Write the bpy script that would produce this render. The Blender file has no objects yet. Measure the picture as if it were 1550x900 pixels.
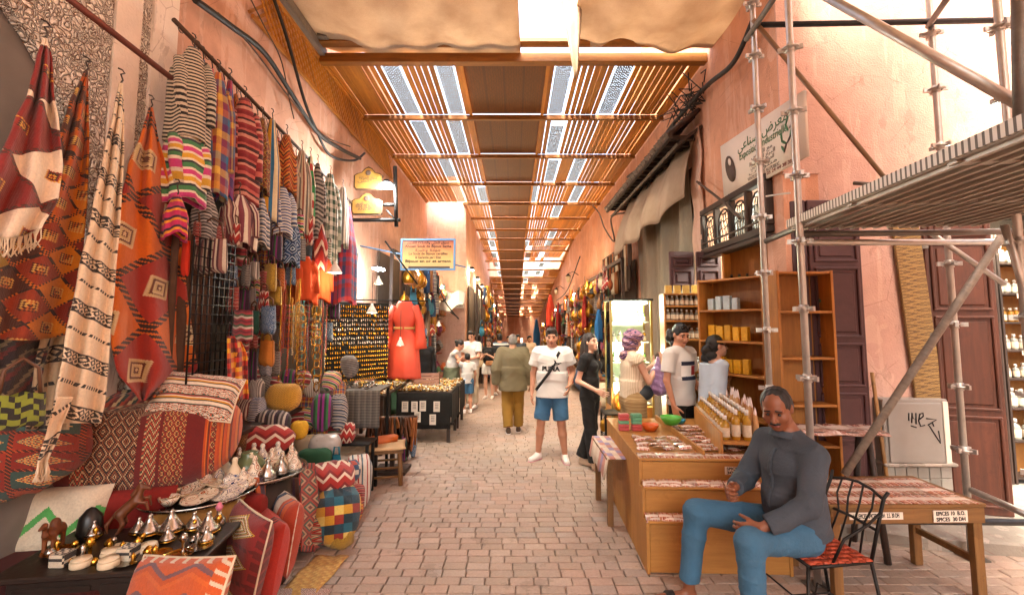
import bpy, math, random
import numpy as np
from mathutils import Vector, Matrix
S = bpy.context.scene
COL = S.collection
rnd = random.Random(11)
U = rnd.uniform
pi = math.pi
rad = math.radians

# ---------------------------------------------------------------- camera
F, CX, CY, HOR = 690.0, 778.0, 431.0, 487.0       # focal length and principal point of the 1550x900 photograph
PITCH = math.atan((HOR - CY) / F)
CAMH = 1.85
cd = bpy.data.cameras.new('camera')
cam = bpy.data.objects.new('camera', cd); COL.objects.link(cam)
cd.sensor_width = 36; cd.lens = 36 * F / 1550
cd.shift_x = (775 - CX) / 1550; cd.shift_y = -(450 - CY) / 1550
cd.clip_start = 0.05; cd.clip_end = 2000
cam.location = (0, 0, CAMH); cam.rotation_euler = (pi / 2 + PITCH, 0, 0)
S.camera = cam
# ---------------------------------------------------------------- sky, sun, exposure
SUN_EL, SUN_AZ = 62, 200
w = bpy.data.worlds.new('World'); S.world = w; w.use_nodes = True
wn = w.node_tree; bg = wn.nodes['Background']
sk = wn.nodes.new('ShaderNodeTexSky'); sk.sky_type = 'NISHITA'; sk.sun_disc = False
sk.sun_elevation = rad(SUN_EL); sk.sun_rotation = rad(SUN_AZ); sk.dust_density = 10.0; sk.air_density = 1.0; sk.ozone_density = 1.0
wn.links.new(sk.outputs[0], bg.inputs[0]); bg.inputs[1].default_value = 0.15
sd = bpy.data.lights.new('sun', 'SUN'); sun = bpy.data.objects.new('sun', sd); COL.objects.link(sun)
sd.energy = 0.8; sd.angle = rad(25); sd.color = (1, 0.93, 0.84)
az = rad(SUN_AZ); el = rad(SUN_EL)
sdir = Vector((math.sin(az) * math.cos(el), math.cos(az) * math.cos(el), math.sin(el)))
sun.rotation_euler = (-sdir).to_track_quat('-Z', 'Y').to_euler()
V = S.view_settings
V.view_transform = 'Standard'; V.look = 'None'; V.exposure = 3.52; V.gamma = 1
try:
    V.use_white_balance = True; V.white_balance_temperature = 6800; V.white_balance_tint = 6
except Exception: pass
S.render.engine = 'CYCLES'
cy = S.cycles
cy.use_denoising = True; cy.max_bounces = 8; cy.diffuse_bounces = 5; cy.glossy_bounces = 3; cy.transparent_max_bounces = 16
cy.transmission_bounces = 6; cy.caustics_reflective = False; cy.caustics_refractive = False; cy.sample_clamp_indirect = 6
try: cy.use_light_tree = True
except Exception: pass

# ---------------------------------------------------------------- measuring helpers (photograph -> place)
def ray(px, py):
    a = (px - CX) / F; b = -(py - CY) / F
    return Vector((a, math.cos(PITCH) - b * math.sin(PITCH), math.sin(PITCH) + b * math.cos(PITCH)))
def P(px, py, y):
    d = ray(px, py); return Vector((0, 0, CAMH)) + d * (y / d.y)
def G(px, py, z=0):
    d = ray(px, py); return Vector((0, 0, CAMH)) + d * ((z - CAMH) / d.z)
def WX(px, py, x):
    d = ray(px, py); return Vector((0, 0, CAMH)) + d * (x / d.x)

# ---------------------------------------------------------------- colours and materials
def hx(h):
    if not isinstance(h, str): return tuple(h)[:3]
    o = []
    for i in (0, 2, 4):
        v = int(h[i:i + 2], 16) / 255
        o.append(v / 12.92 if v <= .04045 else ((v + .055) / 1.055) ** 2.4)
    return tuple(o)
class T:
    """small node-tree wrapper"""
    def __init__(s, name):
        s.mat = bpy.data.materials.new(name); s.mat.use_nodes = True
        s.nt = s.mat.node_tree; s.b = s.nt.nodes['Principled BSDF']; s.out = s.nt.nodes['Material Output']
    def n(s, t): return s.nt.nodes.new('ShaderNode' + t)
    def put(s, inp, v):
        if isinstance(v, bpy.types.NodeSocket): s.nt.links.new(v, inp)
        elif isinstance(v, (tuple, list)) and len(v) == 3 and inp.type == 'RGBA': inp.default_value = (*v, 1)
        else: inp.default_value = v
    def m(s, op, a, b=0.0, c=0.0):
        n = s.n('Math'); n.operation = op
        for i, v in enumerate((a, b, c)): s.put(n.inputs[i], v)
        return n.outputs[0]
    def fr(s, a): return s.m('FRACT', a)
    def mul(s, a, b): return s.m('MULTIPLY', a, b)
    def add(s, a, b): return s.m('ADD', a, b)
    def sub(s, a, b): return s.m('SUBTRACT', a, b)
    def lt(s, a, b): return s.m('LESS_THAN', a, b)
    def gt(s, a, b): return s.m('GREATER_THAN', a, b)
    def tri(s, a): return s.m('ABSOLUTE', s.sub(s.fr(a), .5))       # 0..0.5
    def mix(s, f, a, b, mode='MIX'):
        n = s.n('Mix'); n.data_type = 'RGBA'; n.blend_type = mode
        s.put(n.inputs[0], f); s.put(n.inputs[6], a); s.put(n.inputs[7], b); return n.outputs[2]
    def ramp(s, f, stops, const=True):
        n = s.n('ValToRGB'); r = n.color_ramp; r.interpolation = 'CONSTANT' if const else 'LINEAR'
        while len(r.elements) < len(stops): r.elements.new(1)
        for e, (p, c) in zip(r.elements, stops): e.position = p; e.color = (*hx(c), 1)
        s.put(n.inputs[0], f); return n.outputs[0]
    def pos(s, kind='Object'):
        if kind == 'World': return s.n('NewGeometry').outputs['Position']
        return s.n('TexCoord').outputs[kind]
    def uv(s):
        x = s.n('SeparateXYZ'); s.nt.links.new(s.n('TexCoord').outputs['UV'], x.inputs[0]); return x.outputs[0], x.outputs[1]
    def xyz(s, v):
        x = s.n('SeparateXYZ'); s.nt.links.new(v, x.inputs[0]); return x.outputs
    def vec(s, a, b, c=0.0):
        x = s.n('CombineXYZ')
        for i, v in enumerate((a, b, c)): s.put(x.inputs[i], v)
        return x.outputs[0]
    def scl(s, v, k):
        n = s.n('VectorMath'); n.operation = 'MULTIPLY'; s.put(n.inputs[0], v); n.inputs[1].default_value = k; return n.outputs[0]
    def noise(s, vec, scale=5, detail=3, rough=.55, col=False):
        n = s.n('TexNoise'); n.inputs['Scale'].default_value = scale; n.inputs['Detail'].default_value = detail; n.inputs['Roughness'].default_value = rough
        if vec is not None: s.put(n.inputs['Vector'], vec)
        return n.outputs[1 if col else 0]
    def vor(s, vec, scale=5, feat='F1', out=0, rnd_=1.0):
        n = s.n('TexVoronoi'); n.feature = feat; n.inputs['Scale'].default_value = scale; n.inputs['Randomness'].default_value = rnd_
        if vec is not None: s.put(n.inputs['Vector'], vec)
        return n.outputs[out]
    def rand(s): return s.n('ObjectInfo').outputs['Random']
    def var(s, col, f, amt):
        """vary a colour by a 0..1 field"""
        k = s.add(1 - amt, s.mul(f, 2 * amt)); return s.mix(1.0, col, s.vec(k, k, k), 'MULTIPLY')
    def bump(s, h, st=.3, d=.01):
        n = s.n('Bump'); n.inputs['Strength'].default_value = st; n.inputs['Distance'].default_value = d
        s.put(n.inputs['Height'], h); s.put(s.b.inputs['Normal'], n.outputs[0])
    def fin(s, col=None, rough=.8, metal=0, **k):
        if col is not None: s.put(s.b.inputs['Base Color'], col)
        s.put(s.b.inputs['Roughness'], rough); s.put(s.b.inputs['Metallic'], metal)
        for a, v in k.items(): s.put(s.b.inputs[a.replace('_', ' ')], v)
        return s.mat
MC = {}
def mat(name, col, rough=.75, metal=0, noise=.18, scale=9, bump=.15, bs=120, rand=0.0, bd=.003, **k):
    """plain procedural material with large and fine variation"""
    if name in MC: return MC[name]
    t = T(name); w_ = t.pos('World'); c = hx(col)
    o = t.var(c, t.noise(w_, scale, 4), noise)
    if rand: o = t.var(o, t.rand(), rand)
    if bump: t.bump(t.noise(w_, bs, 2), bump, bd)
    MC[name] = t.fin(o, t.add(rough - .08, t.mul(t.noise(w_, scale * 2.3, 2), .16)), metal, **k); return MC[name]
def emit(name, col, st):
    if name in MC: return MC[name]
    t = T(name); MC[name] = t.fin((0.8, 0.8, 0.8), .5, 0, Emission_Color=(*hx(col), 1), Emission_Strength=st); return MC[name]
def wood(name, col, dark=None, axis=2, rough=.6, sc=1.0, rand=.12, gloss=None):
    """grain stretched along the object's long axis"""
    if name in MC: return MC[name]
    t = T(name); p = t.pos('Object'); k = [14 * sc, 14 * sc, 14 * sc]; k[axis] = 1.3 * sc
    p = t.scl(p, k); n = t.noise(p, 1.6, 6, .65); n2 = t.noise(t.pos('World'), 3, 3)
    c = t.mix(t.m('MULTIPLY_ADD', n, 1.7, -.35), hx(dark) if dark else tuple(v * .45 for v in hx(col)), hx(col))
    c = t.mix(t.mul(t.gt(t.noise(t.pos('World'), 6, 5, .7), .58), .3), c, hx(dark) if dark else (.05, .03, .02)); c = t.var(t.var(c, n2, .25), t.rand(), rand)
    t.bump(n, .25, .004); MC[name] = t.fin(c, t.add(rough - .1, t.mul(n2, .2)), 0); return MC[name]
def weave(t, col, fine=600, amt=.22, rough=.92):
    """cloth finish: thread relief, slight fade and soft fuzz"""
    u, v = t.uv(); w_ = t.pos('World')
    th = t.mul(t.m('SINE', t.mul(v, fine)), t.m('SINE', t.mul(u, fine)))
    c = t.var(t.var(t.var(col, t.noise(w_, 90, 2), amt), t.noise(w_, 4, 3), .18), t.rand(), .1)
    t.bump(t.add(t.add(t.noise(w_, 160, 2), t.mul(th, .25)), t.mul(t.noise(w_, 16, 3), 3.5)), .55, .004)
    t.fin(c, rough, 0, Sheen_Weight=.15, Sheen_Roughness=.6); return t.mat
def stops(cols, widths=None):
    widths = widths or [1] * len(cols); tot = sum(widths); o = []; a = 0
    for c, w_ in zip(cols, widths): o.append((a / tot, c)); a += w_
    return o
def stripes(name, cols, rep=4, widths=None, axis='v', wob=.004):
    if name in MC: return MC[name]
    t = T(name); u, v = t.uv(); a = v if axis == 'v' else u
    a = t.add(a, t.mul(t.noise(t.pos('UV'), 14, 2), wob * 2))
    MC[name] = weave(t, t.ramp(t.fr(t.mul(a, rep)), stops(cols, widths))); return MC[name]
def plaid(name, cols, rep=4, cols2=None, widths=None):
    if name in MC: return MC[name]
    t = T(name); u, v = t.uv(); s_ = stops(cols, widths); s2 = stops(cols2 or cols, widths)
    a = t.ramp(t.fr(t.mul(u, rep)), s_); b = t.ramp(t.fr(t.mul(v, rep * 1.1)), s2)
    MC[name] = weave(t, t.mix(.5, a, b)); return MC[name]
def kilim(name, cols, nu=5, nv=8, style='zigzag', amp=1.0, cols2=None, border=None, q=90.0):
    """woven rug fields: zigzags, diamonds, bands of diamonds, chevrons, checks; stepped edges"""
    if name in MC: return MC[name]
    t = T(name); u, v = t.uv()
    us = t.m('SNAP', u, 1 / q); vs = t.m('SNAP', v, 1 / q)
    tu = t.tri(t.mul(us, nu)); tv = t.tri(t.mul(vs, nv))
    if style == 'zigzag': f = t.fr(t.add(t.mul(vs, nv), t.mul(tu, amp * 2)))
    elif style == 'chevron': f = t.fr(t.add(t.mul(us, nu), t.mul(tv, amp * 2)))
    elif style == 'diamond': f = t.fr(t.mul(t.add(tu, tv), 1.999 * amp))
    elif style == 'check': f = t.fr(t.mul(t.add(t.m('FLOOR', t.mul(us, nu)), t.mul(t.m('FLOOR', t.mul(vs, nv)), 1.37)), .317))
    else: f = t.fr(t.mul(vs, nv))
    c = t.ramp(f, stops(cols))
    if cols2:     # alternate bands with a finer motif
        f2 = t.fr(t.mul(t.add(t.tri(t.mul(us, nu * 2.7)), t.tri(t.mul(vs, nv * 2.7))), 1.999))
        c = t.mix(t.lt(t.fr(t.mul(v, nv / 2.0)), .42), c, t.ramp(f2, stops(cols2)))
    if border:
        e = t.m('MINIMUM', t.m('MINIMUM', u, t.sub(1, u)), t.m('MINIMUM', v, t.sub(1, v)))
        bf = t.ramp(t.fr(t.mul(t.add(us, vs), nu * 4)), stops([border, cols[0], cols[-1]]))
        c = t.mix(t.lt(e, .07), c, bf)
    MC[name] = weave(t, c); return MC[name]

# ---------------------------------------------------------------- mesh helpers
class MB:
    def __init__(s): s.v = []; s.f = []; s.u = []; s.mi = []; s.sm = []; s.cur = 0
    def face(s, idx, uv=None, sm=False): s.f.append(tuple(idx)); s.u.append(uv); s.mi.append(s.cur); s.sm.append(sm)
    def quad(s, a, b, c, d, sm=False):
        i = len(s.v); s.v += [tuple(a), tuple(b), tuple(c), tuple(d)]; s.face((i, i + 1, i + 2, i + 3), ((0, 0), (1, 0), (1, 1), (0, 1)), sm); return s
    def box(s, c, d, rz=0, M=None, bev=0.0):
        """c centre, d full size; optional z rotation or full matrix; bev chamfers the vertical and top edges"""
        x, y, z = [k / 2 for k in d]
        if bev: return s.cbox(c, d, bev, rz, M)
        if M is None: M = Matrix.Translation(Vector(c)) @ Matrix.Rotation(rz, 4, 'Z')
        else: M = M @ Matrix.Translation(Vector(c))
        i = len(s.v)
        for q in ((-x, -y, -z), (x, -y, -z), (x, y, -z), (-x, y, -z), (-x, -y, z), (x, -y, z), (x, y, z), (-x, y, z)): s.v.append(tuple(M @ Vector(q)))
        U4 = ((0, 0), (1, 0), (1, 1), (0, 1))
        for q in ((0, 3, 2, 1), (4, 5, 6, 7), (0, 1, 5, 4), (1, 2, 6, 5), (2, 3, 7, 6), (3, 0, 4, 7)): s.face([i + k for k in q], U4)
        return s
    def cbox(s, c, d, b, rz=0, M=None):
        x, y, z = [k / 2 for k in d]; b = min(b, .45 * min(d))
        if M is None: M = Matrix.Translation(Vector(c)) @ Matrix.Rotation(rz, 4, 'Z')
        else: M = M @ Matrix.Translation(Vector(c))
        rings = []
        for zz, o in ((-z, b), (-z + b, 0), (z - b, 0), (z, b)):
            X, Y = x - o, y - o; bb = b if o == 0 else b * .5
            r = []
            for q in ((-X + bb, -Y), (X - bb, -Y), (X, -Y + bb), (X, Y - bb), (X - bb, Y), (-X + bb, Y), (-X, Y - bb), (-X, -Y + bb)):
                s.v.append(tuple(M @ Vector((q[0], q[1], zz)))); r.append(len(s.v) - 1)
            rings.append(r)
        for a, b_ in zip(rings, rings[1:]):
            for k in range(8): s.face((a[k], a[(k + 1) % 8], b_[(k + 1) % 8], b_[k]), ((k / 8, 0), ((k + 1) / 8, 0), ((k + 1) / 8, 1), (k / 8, 1)))
        s.face(rings[0][::-1]); s.face(rings[-1], [(.2, 0), (.8, 0), (1, .2), (1, .8), (.8, 1), (.2, 1), (0, .8), (0, .2)]); return s
    def tube(s, pts, r, n=8, cap=True, closed=False):
        """swept circle; r a number or list"""
        pts = [Vector(p) for p in pts]; N = len(pts); rr = r if isinstance(r, (list, tuple)) else [r] * N
        t = []
        for i in range(N):
            a = pts[i - 1] if (i or closed) else pts[0]; b = pts[(i + 1) % N] if (i < N - 1 or closed) else pts[-1]
            d = (b - a); t.append(d.normalized() if d.length > 1e-9 else Vector((0, 0, 1)))
        up = Vector((0, 0, 1)) if abs(t[0].z) < .9 else Vector((1, 0, 0)); rings = []; L = 0
        for i in range(N):
            x = up.cross(t[i])
            if x.length < 1e-5: x = Vector((1, 0, 0)).cross(t[i])
            x.normalize(); y = t[i].cross(x); up = y
            rg = []
            for k in range(n):
                a = 2 * pi * k / n; s.v.append(tuple(pts[i] + (x * math.cos(a) + y * math.sin(a)) * rr[i])); rg.append(len(s.v) - 1)
            rings.append(rg)
        for i in range(N if closed else N - 1):
            a = rings[i]; b = rings[(i + 1) % N]
            for k in range(n):
                k2 = (k + 1) % n; s.face((a[k], a[k2], b[k2], b[k]), ((k / n, i / N), ((k + 1) / n, i / N), ((k + 1) / n, (i + 1) / N), (k / n, (i + 1) / N)), True)
        if cap and not closed: s.face(rings[0][::-1]); s.face(rings[-1])
        return s
    def lathe(s, prof, c=(0, 0, 0), n=16, M=None, scal=(1, 1)):
        """prof: (radius, height) from bottom to top"""
        M = M or Matrix.Translation(Vector(c)); rings = []; H = len(prof)
        for r, z in prof:
            rg = []
            for k in range(n):
                a = 2 * pi * k / n; s.v.append(tuple(M @ Vector((r * math.cos(a) * scal[0], r * math.sin(a) * scal[1], z)))); rg.append(len(s.v) - 1)
            rings.append(rg)
        for i in range(H - 1):
            for k in range(n):
                k2 = (k + 1) % n; s.face((rings[i][k], rings[i][k2], rings[i + 1][k2], rings[i + 1][k]), ((k / n, i / (H - 1)), ((k + 1) / n, i / (H - 1)), ((k + 1) / n, (i + 1) / (H - 1)), (k / n, (i + 1) / (H - 1))), True)
        s.face(rings[0][::-1]); s.face(rings[-1]); return s
    def prism(s, poly, d, M=None):
        """polygon in local xz-plane extruded along y by d"""
        M = M or Matrix(); i = len(s.v); n = len(poly)
        xs = [p[0] for p in poly]; zs = [p[1] for p in poly]; x0, z0 = min(xs), min(zs); w_, h = max(xs) - x0 or 1, max(zs) - z0 or 1
        for yy in (0, d):
            for p in poly: s.v.append(tuple(M @ Vector((p[0], yy, p[1]))))
        uvs = [((p[0] - x0) / w_, (p[1] - z0) / h) for p in poly]
        s.face([i + k for k in range(n)], uvs); s.face([i + n + k for k in range(n)][::-1], uvs[::-1])
        for k in range(n): k2 = (k + 1) % n; s.face((i + k2, i + k, i + n + k, i + n + k2), ((1, 0), (0, 0), (0, 1), (1, 1)))
        return s
    def grid(s, fn, nu, nv, uv0=(0, 0), uv1=(1, 1), sm=True, flip=False):
        i = len(s.v)
        for b in range(nv + 1):
            for a in range(nu + 1): s.v.append(tuple(fn(a / nu, b / nv)))
        W = nu + 1
        for b in range(nv):
            for a in range(nu):
                q = [i + b * W + a, i + b * W + a + 1, i + (b + 1) * W + a + 1, i + (b + 1) * W + a]
                m_ = lambda x, y: (uv0[0] + (uv1[0] - uv0[0]) * x / nu, uv0[1] + (uv1[1] - uv0[1]) * y / nv)
                uq = [m_(a, b), m_(a + 1, b), m_(a + 1, b + 1), m_(a, b + 1)]
                if flip: q, uq = q[::-1], uq[::-1]
                s.face(q, uq, sm)
        return s
    def mesh(s, name, mats):
        me = bpy.data.meshes.new(name); me.from_pydata(s.v, [], s.f)
        ul = me.uv_layers.new(name='UVMap'); buf = []
        for f, u in zip(s.f, s.u):
            if u is None: buf += [.5, .5] * len(f)
            else:
                for a in u: buf += [a[0], a[1]]
        ul.data.foreach_set('uv', buf)
        for m_ in (mats if isinstance(mats, (list, tuple)) else [mats]): me.materials.append(m_)
        me.polygons.foreach_set('material_index', s.mi); me.polygons.foreach_set('use_smooth', s.sm); me.update(); return me
    def build(s, name, mats, parent=None, thick=0, loc=None):
        o = bpy.data.objects.new(name, s.mesh(name, mats)); COL.objects.link(o); o.parent = parent
        if thick: m_ = o.modifiers.new('thickness', 'SOLIDIFY'); m_.thickness = thick; m_.offset = 0
        if loc is not None: o.location = loc
        return o
def tag(o, label, cat, group=None, kind=None):
    if label: o['label'] = label
    if cat: o['category'] = cat
    if group: o['group'] = group
    if kind: o['kind'] = kind
    return o
def thing(name, label, cat, loc=(0, 0, 0), rz=0, group=None, parent=None):
    o = bpy.data.objects.new(name, None); COL.objects.link(o); o.empty_display_size = .1
    o.location = loc; o.rotation_euler = (0, 0, rz); return tag(o, label, cat, group)
def dup(o, loc=None, rot=None, label=None, parent=None, scale=None, group=None):
    c = o.copy(); COL.objects.link(c); c.parent = parent
    if loc is not None: c.location = loc
    if rot is not None: c.rotation_euler = rot if hasattr(rot, '__len__') else (0, 0, rot)
    if scale is not None: c.scale = scale if hasattr(scale, '__len__') else (scale,) * 3
    if label: c['label'] = label
    if group: c['group'] = group
    for ch in [k for k in o.children]: dup(ch, parent=c)
    return c
def inst(name, mesh, parent=None, loc=(0, 0, 0), rot=None, scale=None, mats=None):
    o = bpy.data.objects.new(name, mesh); COL.objects.link(o); o.parent = parent; o.location = loc
    if rot is not None: o.rotation_euler = rot if hasattr(rot, '__len__') else (0, 0, rot)
    if scale is not None: o.scale = scale if hasattr(scale, '__len__') else (scale,) * 3
    return o
def remat(o, m_):
    """give an instance its own material without copying the mesh"""
    for s_ in o.material_slots: s_.link = 'OBJECT'; s_.material = m_
    return o
AR = {'ا': (0xFE8D, 0), 'ب': (0xFE8F, 1), 'ت': (0xFE95, 1), 'ث': (0xFE99, 1), 'ج': (0xFE9D, 1), 'ح': (0xFEA1, 1), 'خ': (0xFEA5, 1), 'د': (0xFEA9, 0), 'ذ': (0xFEAB, 0), 'ر': (0xFEAD, 0), 'ز': (0xFEAF, 0), 'س': (0xFEB1, 1), 'ش': (0xFEB5, 1), 'ص': (0xFEB9, 1), 'ض': (0xFEBD, 1), 'ط': (0xFEC1, 1), 'ع': (0xFEC9, 1), 'غ': (0xFECD, 1), 'ف': (0xFED1, 1), 'ق': (0xFED5, 1), 'ك': (0xFED9, 1), 'ل': (0xFEDD, 1), 'م': (0xFEE1, 1), 'ن': (0xFEE5, 1), 'ه': (0xFEE9, 1), 'و': (0xFEED, 0), 'ي': (0xFEF1, 1), 'ة': (0xFE93, 0)}
def arabic(s):
    """joined letter forms in visual order"""
    o = ''
    for i, ch in enumerate(s):
        if ch not in AR: o = ch + o; continue
        b, d = AR[ch]; prev = i and s[i - 1] in AR and AR[s[i - 1]][1]; nxt = i + 1 < len(s) and s[i + 1] in AR and d
        k = (3 if nxt else 1) if prev else (2 if nxt else 0)
        o = chr(b + k) + o
    return o
def text(s, size, m_, M, parent=None, name='lettering', align='CENTER', width=None, shear=0, off=0.0):
    """flat lettering in local xy-plane placed by matrix M"""
    cu = bpy.data.curves.new(name, 'FONT'); cu.body = s; cu.size = size; cu.align_x = align; cu.align_y = 'CENTER'; cu.extrude = .0008; cu.resolution_u = 3; cu.shear = shear; cu.offset = off
    o = bpy.data.objects.new(name, cu); COL.objects.link(o); dg = bpy.context.evaluated_depsgraph_get(); dg.update()
    me = bpy.data.meshes.new_from_object(o.evaluated_get(dg)); bpy.data.objects.remove(o)
    if width and len(me.vertices):
        xs = [v.co.x for v in me.vertices]; k = width / max(1e-6, max(xs) - min(xs))
        for v in me.vertices: v.co.x *= k
    me.materials.clear(); me.materials.append(m_)
    o = bpy.data.objects.new(name, me); COL.objects.link(o); o.parent = parent; o.matrix_basis = M; return o
def frame(o, x, y):
    """matrix with origin o, local x and y axes as given"""
    x = Vector(x).normalized(); z = x.cross(Vector(y)).normalized(); y = z.cross(x)
    M = Matrix((x, y, z)).transposed().to_4x4(); M.translation = Vector(o); return M
def lamp(name, loc, power, col=(1, .75, .45), size=.06, parent=None):
    l = bpy.data.lights.new(name, 'POINT'); l.energy = power; l.color = col; l.shadow_soft_size = size
    o = bpy.data.objects.new(name, l); COL.objects.link(o); o.location = loc; o.parent = parent; return o
def zg(y):
    """street level: flat near the camera, then falling gently away"""
    return 0.0 if y < 6 else (-.035 * (y - 6) if y < 20 else -.49 - .08 * (y - 20))
def zr(y):
    return 5.5 if y < 20 else 5.5 - .115 * (y - 20)
def ordinal(k): return ['first', 'second', 'third', 'fourth', 'fifth', 'sixth', 'seventh', 'eighth', 'ninth', 'tenth', 'eleventh', 'twelfth', 'thirteenth', 'fourteenth', 'fifteenth', 'sixteenth', 'seventeenth', 'eighteenth', 'nineteenth', 'twentieth'][k] if k < 20 else str(k + 1) + 'th'
# ================================================================ THE SETTING
def m_brick():
    t = T('worn paving brick'); w_ = t.pos('World'); u, v = t.uv()
    r = t.fr(t.add(u, t.rand()))
    c = t.ramp(r, [(0, '988272'), (.3, 'a68c7c'), (.55, 'ae8f7e'), (.8, '9a8a80'), (1, 'b49a88')], False)
    n = t.noise(w_, 1.1, 4); c = t.mix(t.m('MULTIPLY_ADD', n, 1.6, -.45), c, hx('9c8e80'))
    c = t.var(t.var(c, t.noise(w_, 55, 4), .24), t.noise(w_, .5, 2), .2); dk = t.noise(w_, 2.3, 5, .7); c = t.mix(t.mul(t.gt(dk, .6), .3), c, hx('6b594c'))
    sp = t.gt(t.noise(w_, 230, 2), .67); c = t.mix(t.mul(sp, .4), c, hx('4c4039'))
    t.bump(t.add(t.noise(w_, 70, 4), t.mul(t.noise(w_, 14, 2), .8)), .55, .006)
    return t.fin(c, t.add(.62, t.mul(n, .25)))
def m_dirt():
    t = T('gritty joint sand'); w_ = t.pos('World')
    c = t.var(hx('967f70'), t.noise(w_, 40, 4), .35); t.bump(t.noise(w_, 120, 3), .6, .004); return t.fin(c, .95)
def m_plaster(name, col, stain=.35, dark='8a5a45'):
    t = T(name); w_ = t.pos('World'); n = t.noise(w_, 1.3, 6, .65); n2 = t.noise(w_, 7, 5)
    c = t.mix(t.mul(t.m('SMOOTH_MIN', 1.0, t.m('MULTIPLY_ADD', n, 2.4, -.9), .1), stain), hx(col), hx(dark))
    c = t.var(c, n2, .16); st = t.noise(t.scl(w_, (3, 3, .35)), 2.2, 5)
    c = t.mix(t.mul(t.gt(st, .58), .14), c, hx('f0d8c8'))
    pt = t.noise(w_, .7, 4); c = t.mix(t.mul(t.gt(pt, .6), .3), c, hx('dcbcaa')); gm = t.noise(t.scl(w_, (2, 2, .8)), 3, 6, .7); c = t.mix(t.mul(t.gt(gm, .6), .22), c, hx('6e4c3c')); cr = t.vor(w_, 1.7, 'DISTANCE_TO_EDGE', 0); c = t.mix(t.mul(t.lt(t.add(cr, t.mul(t.noise(w_, 9, 3), .02)), .013), .35), c, hx('7a4c3a'))
    t.bump(t.add(t.mul(n2, 1.2), t.noise(w_, 60, 4)), .5, .012); return t.fin(c, .88)
M_BRICK, M_DIRT = m_brick(), m_dirt()
M_PINK = m_plaster('salmon plaster', 'd2a288', .5); M_PINK2 = m_plaster('pale pink limewash', 'c8a294', .45, 'aa8070')  # paler second tone paints the open-sky light on the scaffold wall
M_PINK3 = m_plaster('orange pink plaster', 'd09a7c', .5); M_STEP = m_plaster('grey cement', '8d8378', .5, '5d554d')  # orange tone paints the roof shade on the same pink plaster
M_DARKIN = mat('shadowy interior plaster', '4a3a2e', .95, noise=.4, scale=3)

# ---- street
b = MB(); ys = [-8, -3, 0, 3, 6] + list(range(8, 70, 2)) + [140, 400]
for a, c in zip(ys, ys[1:]):
    b.quad((-40, a, zg(a) - .03), (40, a, zg(a) - .03), (40, c, zg(min(c, 60)) - .03), (-40, c, zg(min(c, 60)) - .03))
street = tag(b.build('street', M_DIRT), 'brick paved souk lane running away between the stalls', None, kind='structure')
BW, BD, J = .176, .102, .005
def brick_geo(b, x, y, w_, d, z, r, tilt=0):
    x0, x1, y0, y1 = x - w_ / 2, x + w_ / 2, y - d / 2, y + d / 2; e = .0055; i = len(b.v); zb = z - .04
    t_ = lambda X, Y: z + tilt * (X - x) * 2
    for X, Y in ((x0, y0), (x1, y0), (x1, y1), (x0, y1)): b.v.append((X, Y, zb))
    for X, Y in ((x0, y0), (x1, y0), (x1, y1), (x0, y1)): b.v.append((X, Y, t_(X, Y) - e * .8))
    for X, Y in ((x0 + e, y0 + e), (x1 - e, y0 + e), (x1 - e, y1 - e), (x0 + e, y1 - e)): b.v.append((X, Y, t_(X, Y)))
    uv = ((r, 0),) * 4
    for k in range(4):
        k2 = (k + 1) % 4; b.face((i + k, i + k2, i + 4 + k2, i + 4 + k), uv); b.face((i + 4 + k, i + 4 + k2, i + 8 + k2, i + 8 + k), uv)
    b.face((i + 8, i + 9, i + 10, i + 11), uv)
shared = []
for k in range(5):
    q = MB(); brick_geo(q, 0, 0, BW - J - U(0, .008), BD - J - U(0, .006), 0, k * .2, 0); shared.append(q.mesh('paving_brick', M_BRICK))
rest = MB(); row = 0; y = 1.4; cnt = 0; single = []
while y < 17:
    off = U(0, BW); xa, xb = (-2.75, 4.4) if y < 4.3 else (-2.75, 2.7)
    x = xa + off * .5
    while x < xb:
        wv = BW * (1 if U(0, 1) > .12 else U(.55, .8)); z = zg(y) + U(-.0022, .0016) + .005 * math.sin(x * 2.1 + y * 1.3)
        vis = 3.08 < y < 6.3 and -.62 * y < x < .45 * y - (.55 if y < 4 else .35) and x > -1.75 + .12 * (y - 3)
        if vis and wv == BW and cnt < 300 and y < 4.55: single.append((x + wv / 2, y, z)); cnt += 1
        else: brick_geo(rest, x + wv / 2 + U(-.003, .003), y + U(-.002, .002), wv - J, BD - J, z, U(0, 1), U(-.005, .005))
        x += wv
    y += BD
for (x, y, z) in single: inst('paving_brick', rnd.choice(shared), street, (x, y, z), (U(-.004, .004), U(-.006, .006), U(-.008, .008)))
tag(rest.build('paving_bricks_beyond', M_BRICK, street), None, None, kind='stuff')
def m_farpave():
    t = T('far brick paving'); x, y, z = t.xyz(t.pos('World')); r = t.m('FLOOR', t.mul(y, 9))
    f = t.fr(t.add(t.mul(x, 5), t.mul(r, .37))); j = t.m('MAXIMUM', t.lt(f, .05), t.lt(t.fr(t.mul(y, 9)), .08))
    c = t.var(hx('98806f'), t.noise(t.vec(t.m('FLOOR', t.add(t.mul(x, 5), t.mul(r, .37))), r), 3, 0), .2)
    return t.fin(t.mix(t.mul(j, .6), c, hx('5d4e44')), .75)
b = MB(); fy = [17] + list(range(18, 62, 2))
for a, c in zip(fy, fy[1:]): b.quad((-3, a, zg(a) - .004), (3, a, zg(a) - .004), (3, c, zg(c) - .004), (-3, c, zg(c) - .004))
tag(b.build('street_beyond', m_farpave()), 'far end of the brick lane', None, kind='structure')
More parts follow.
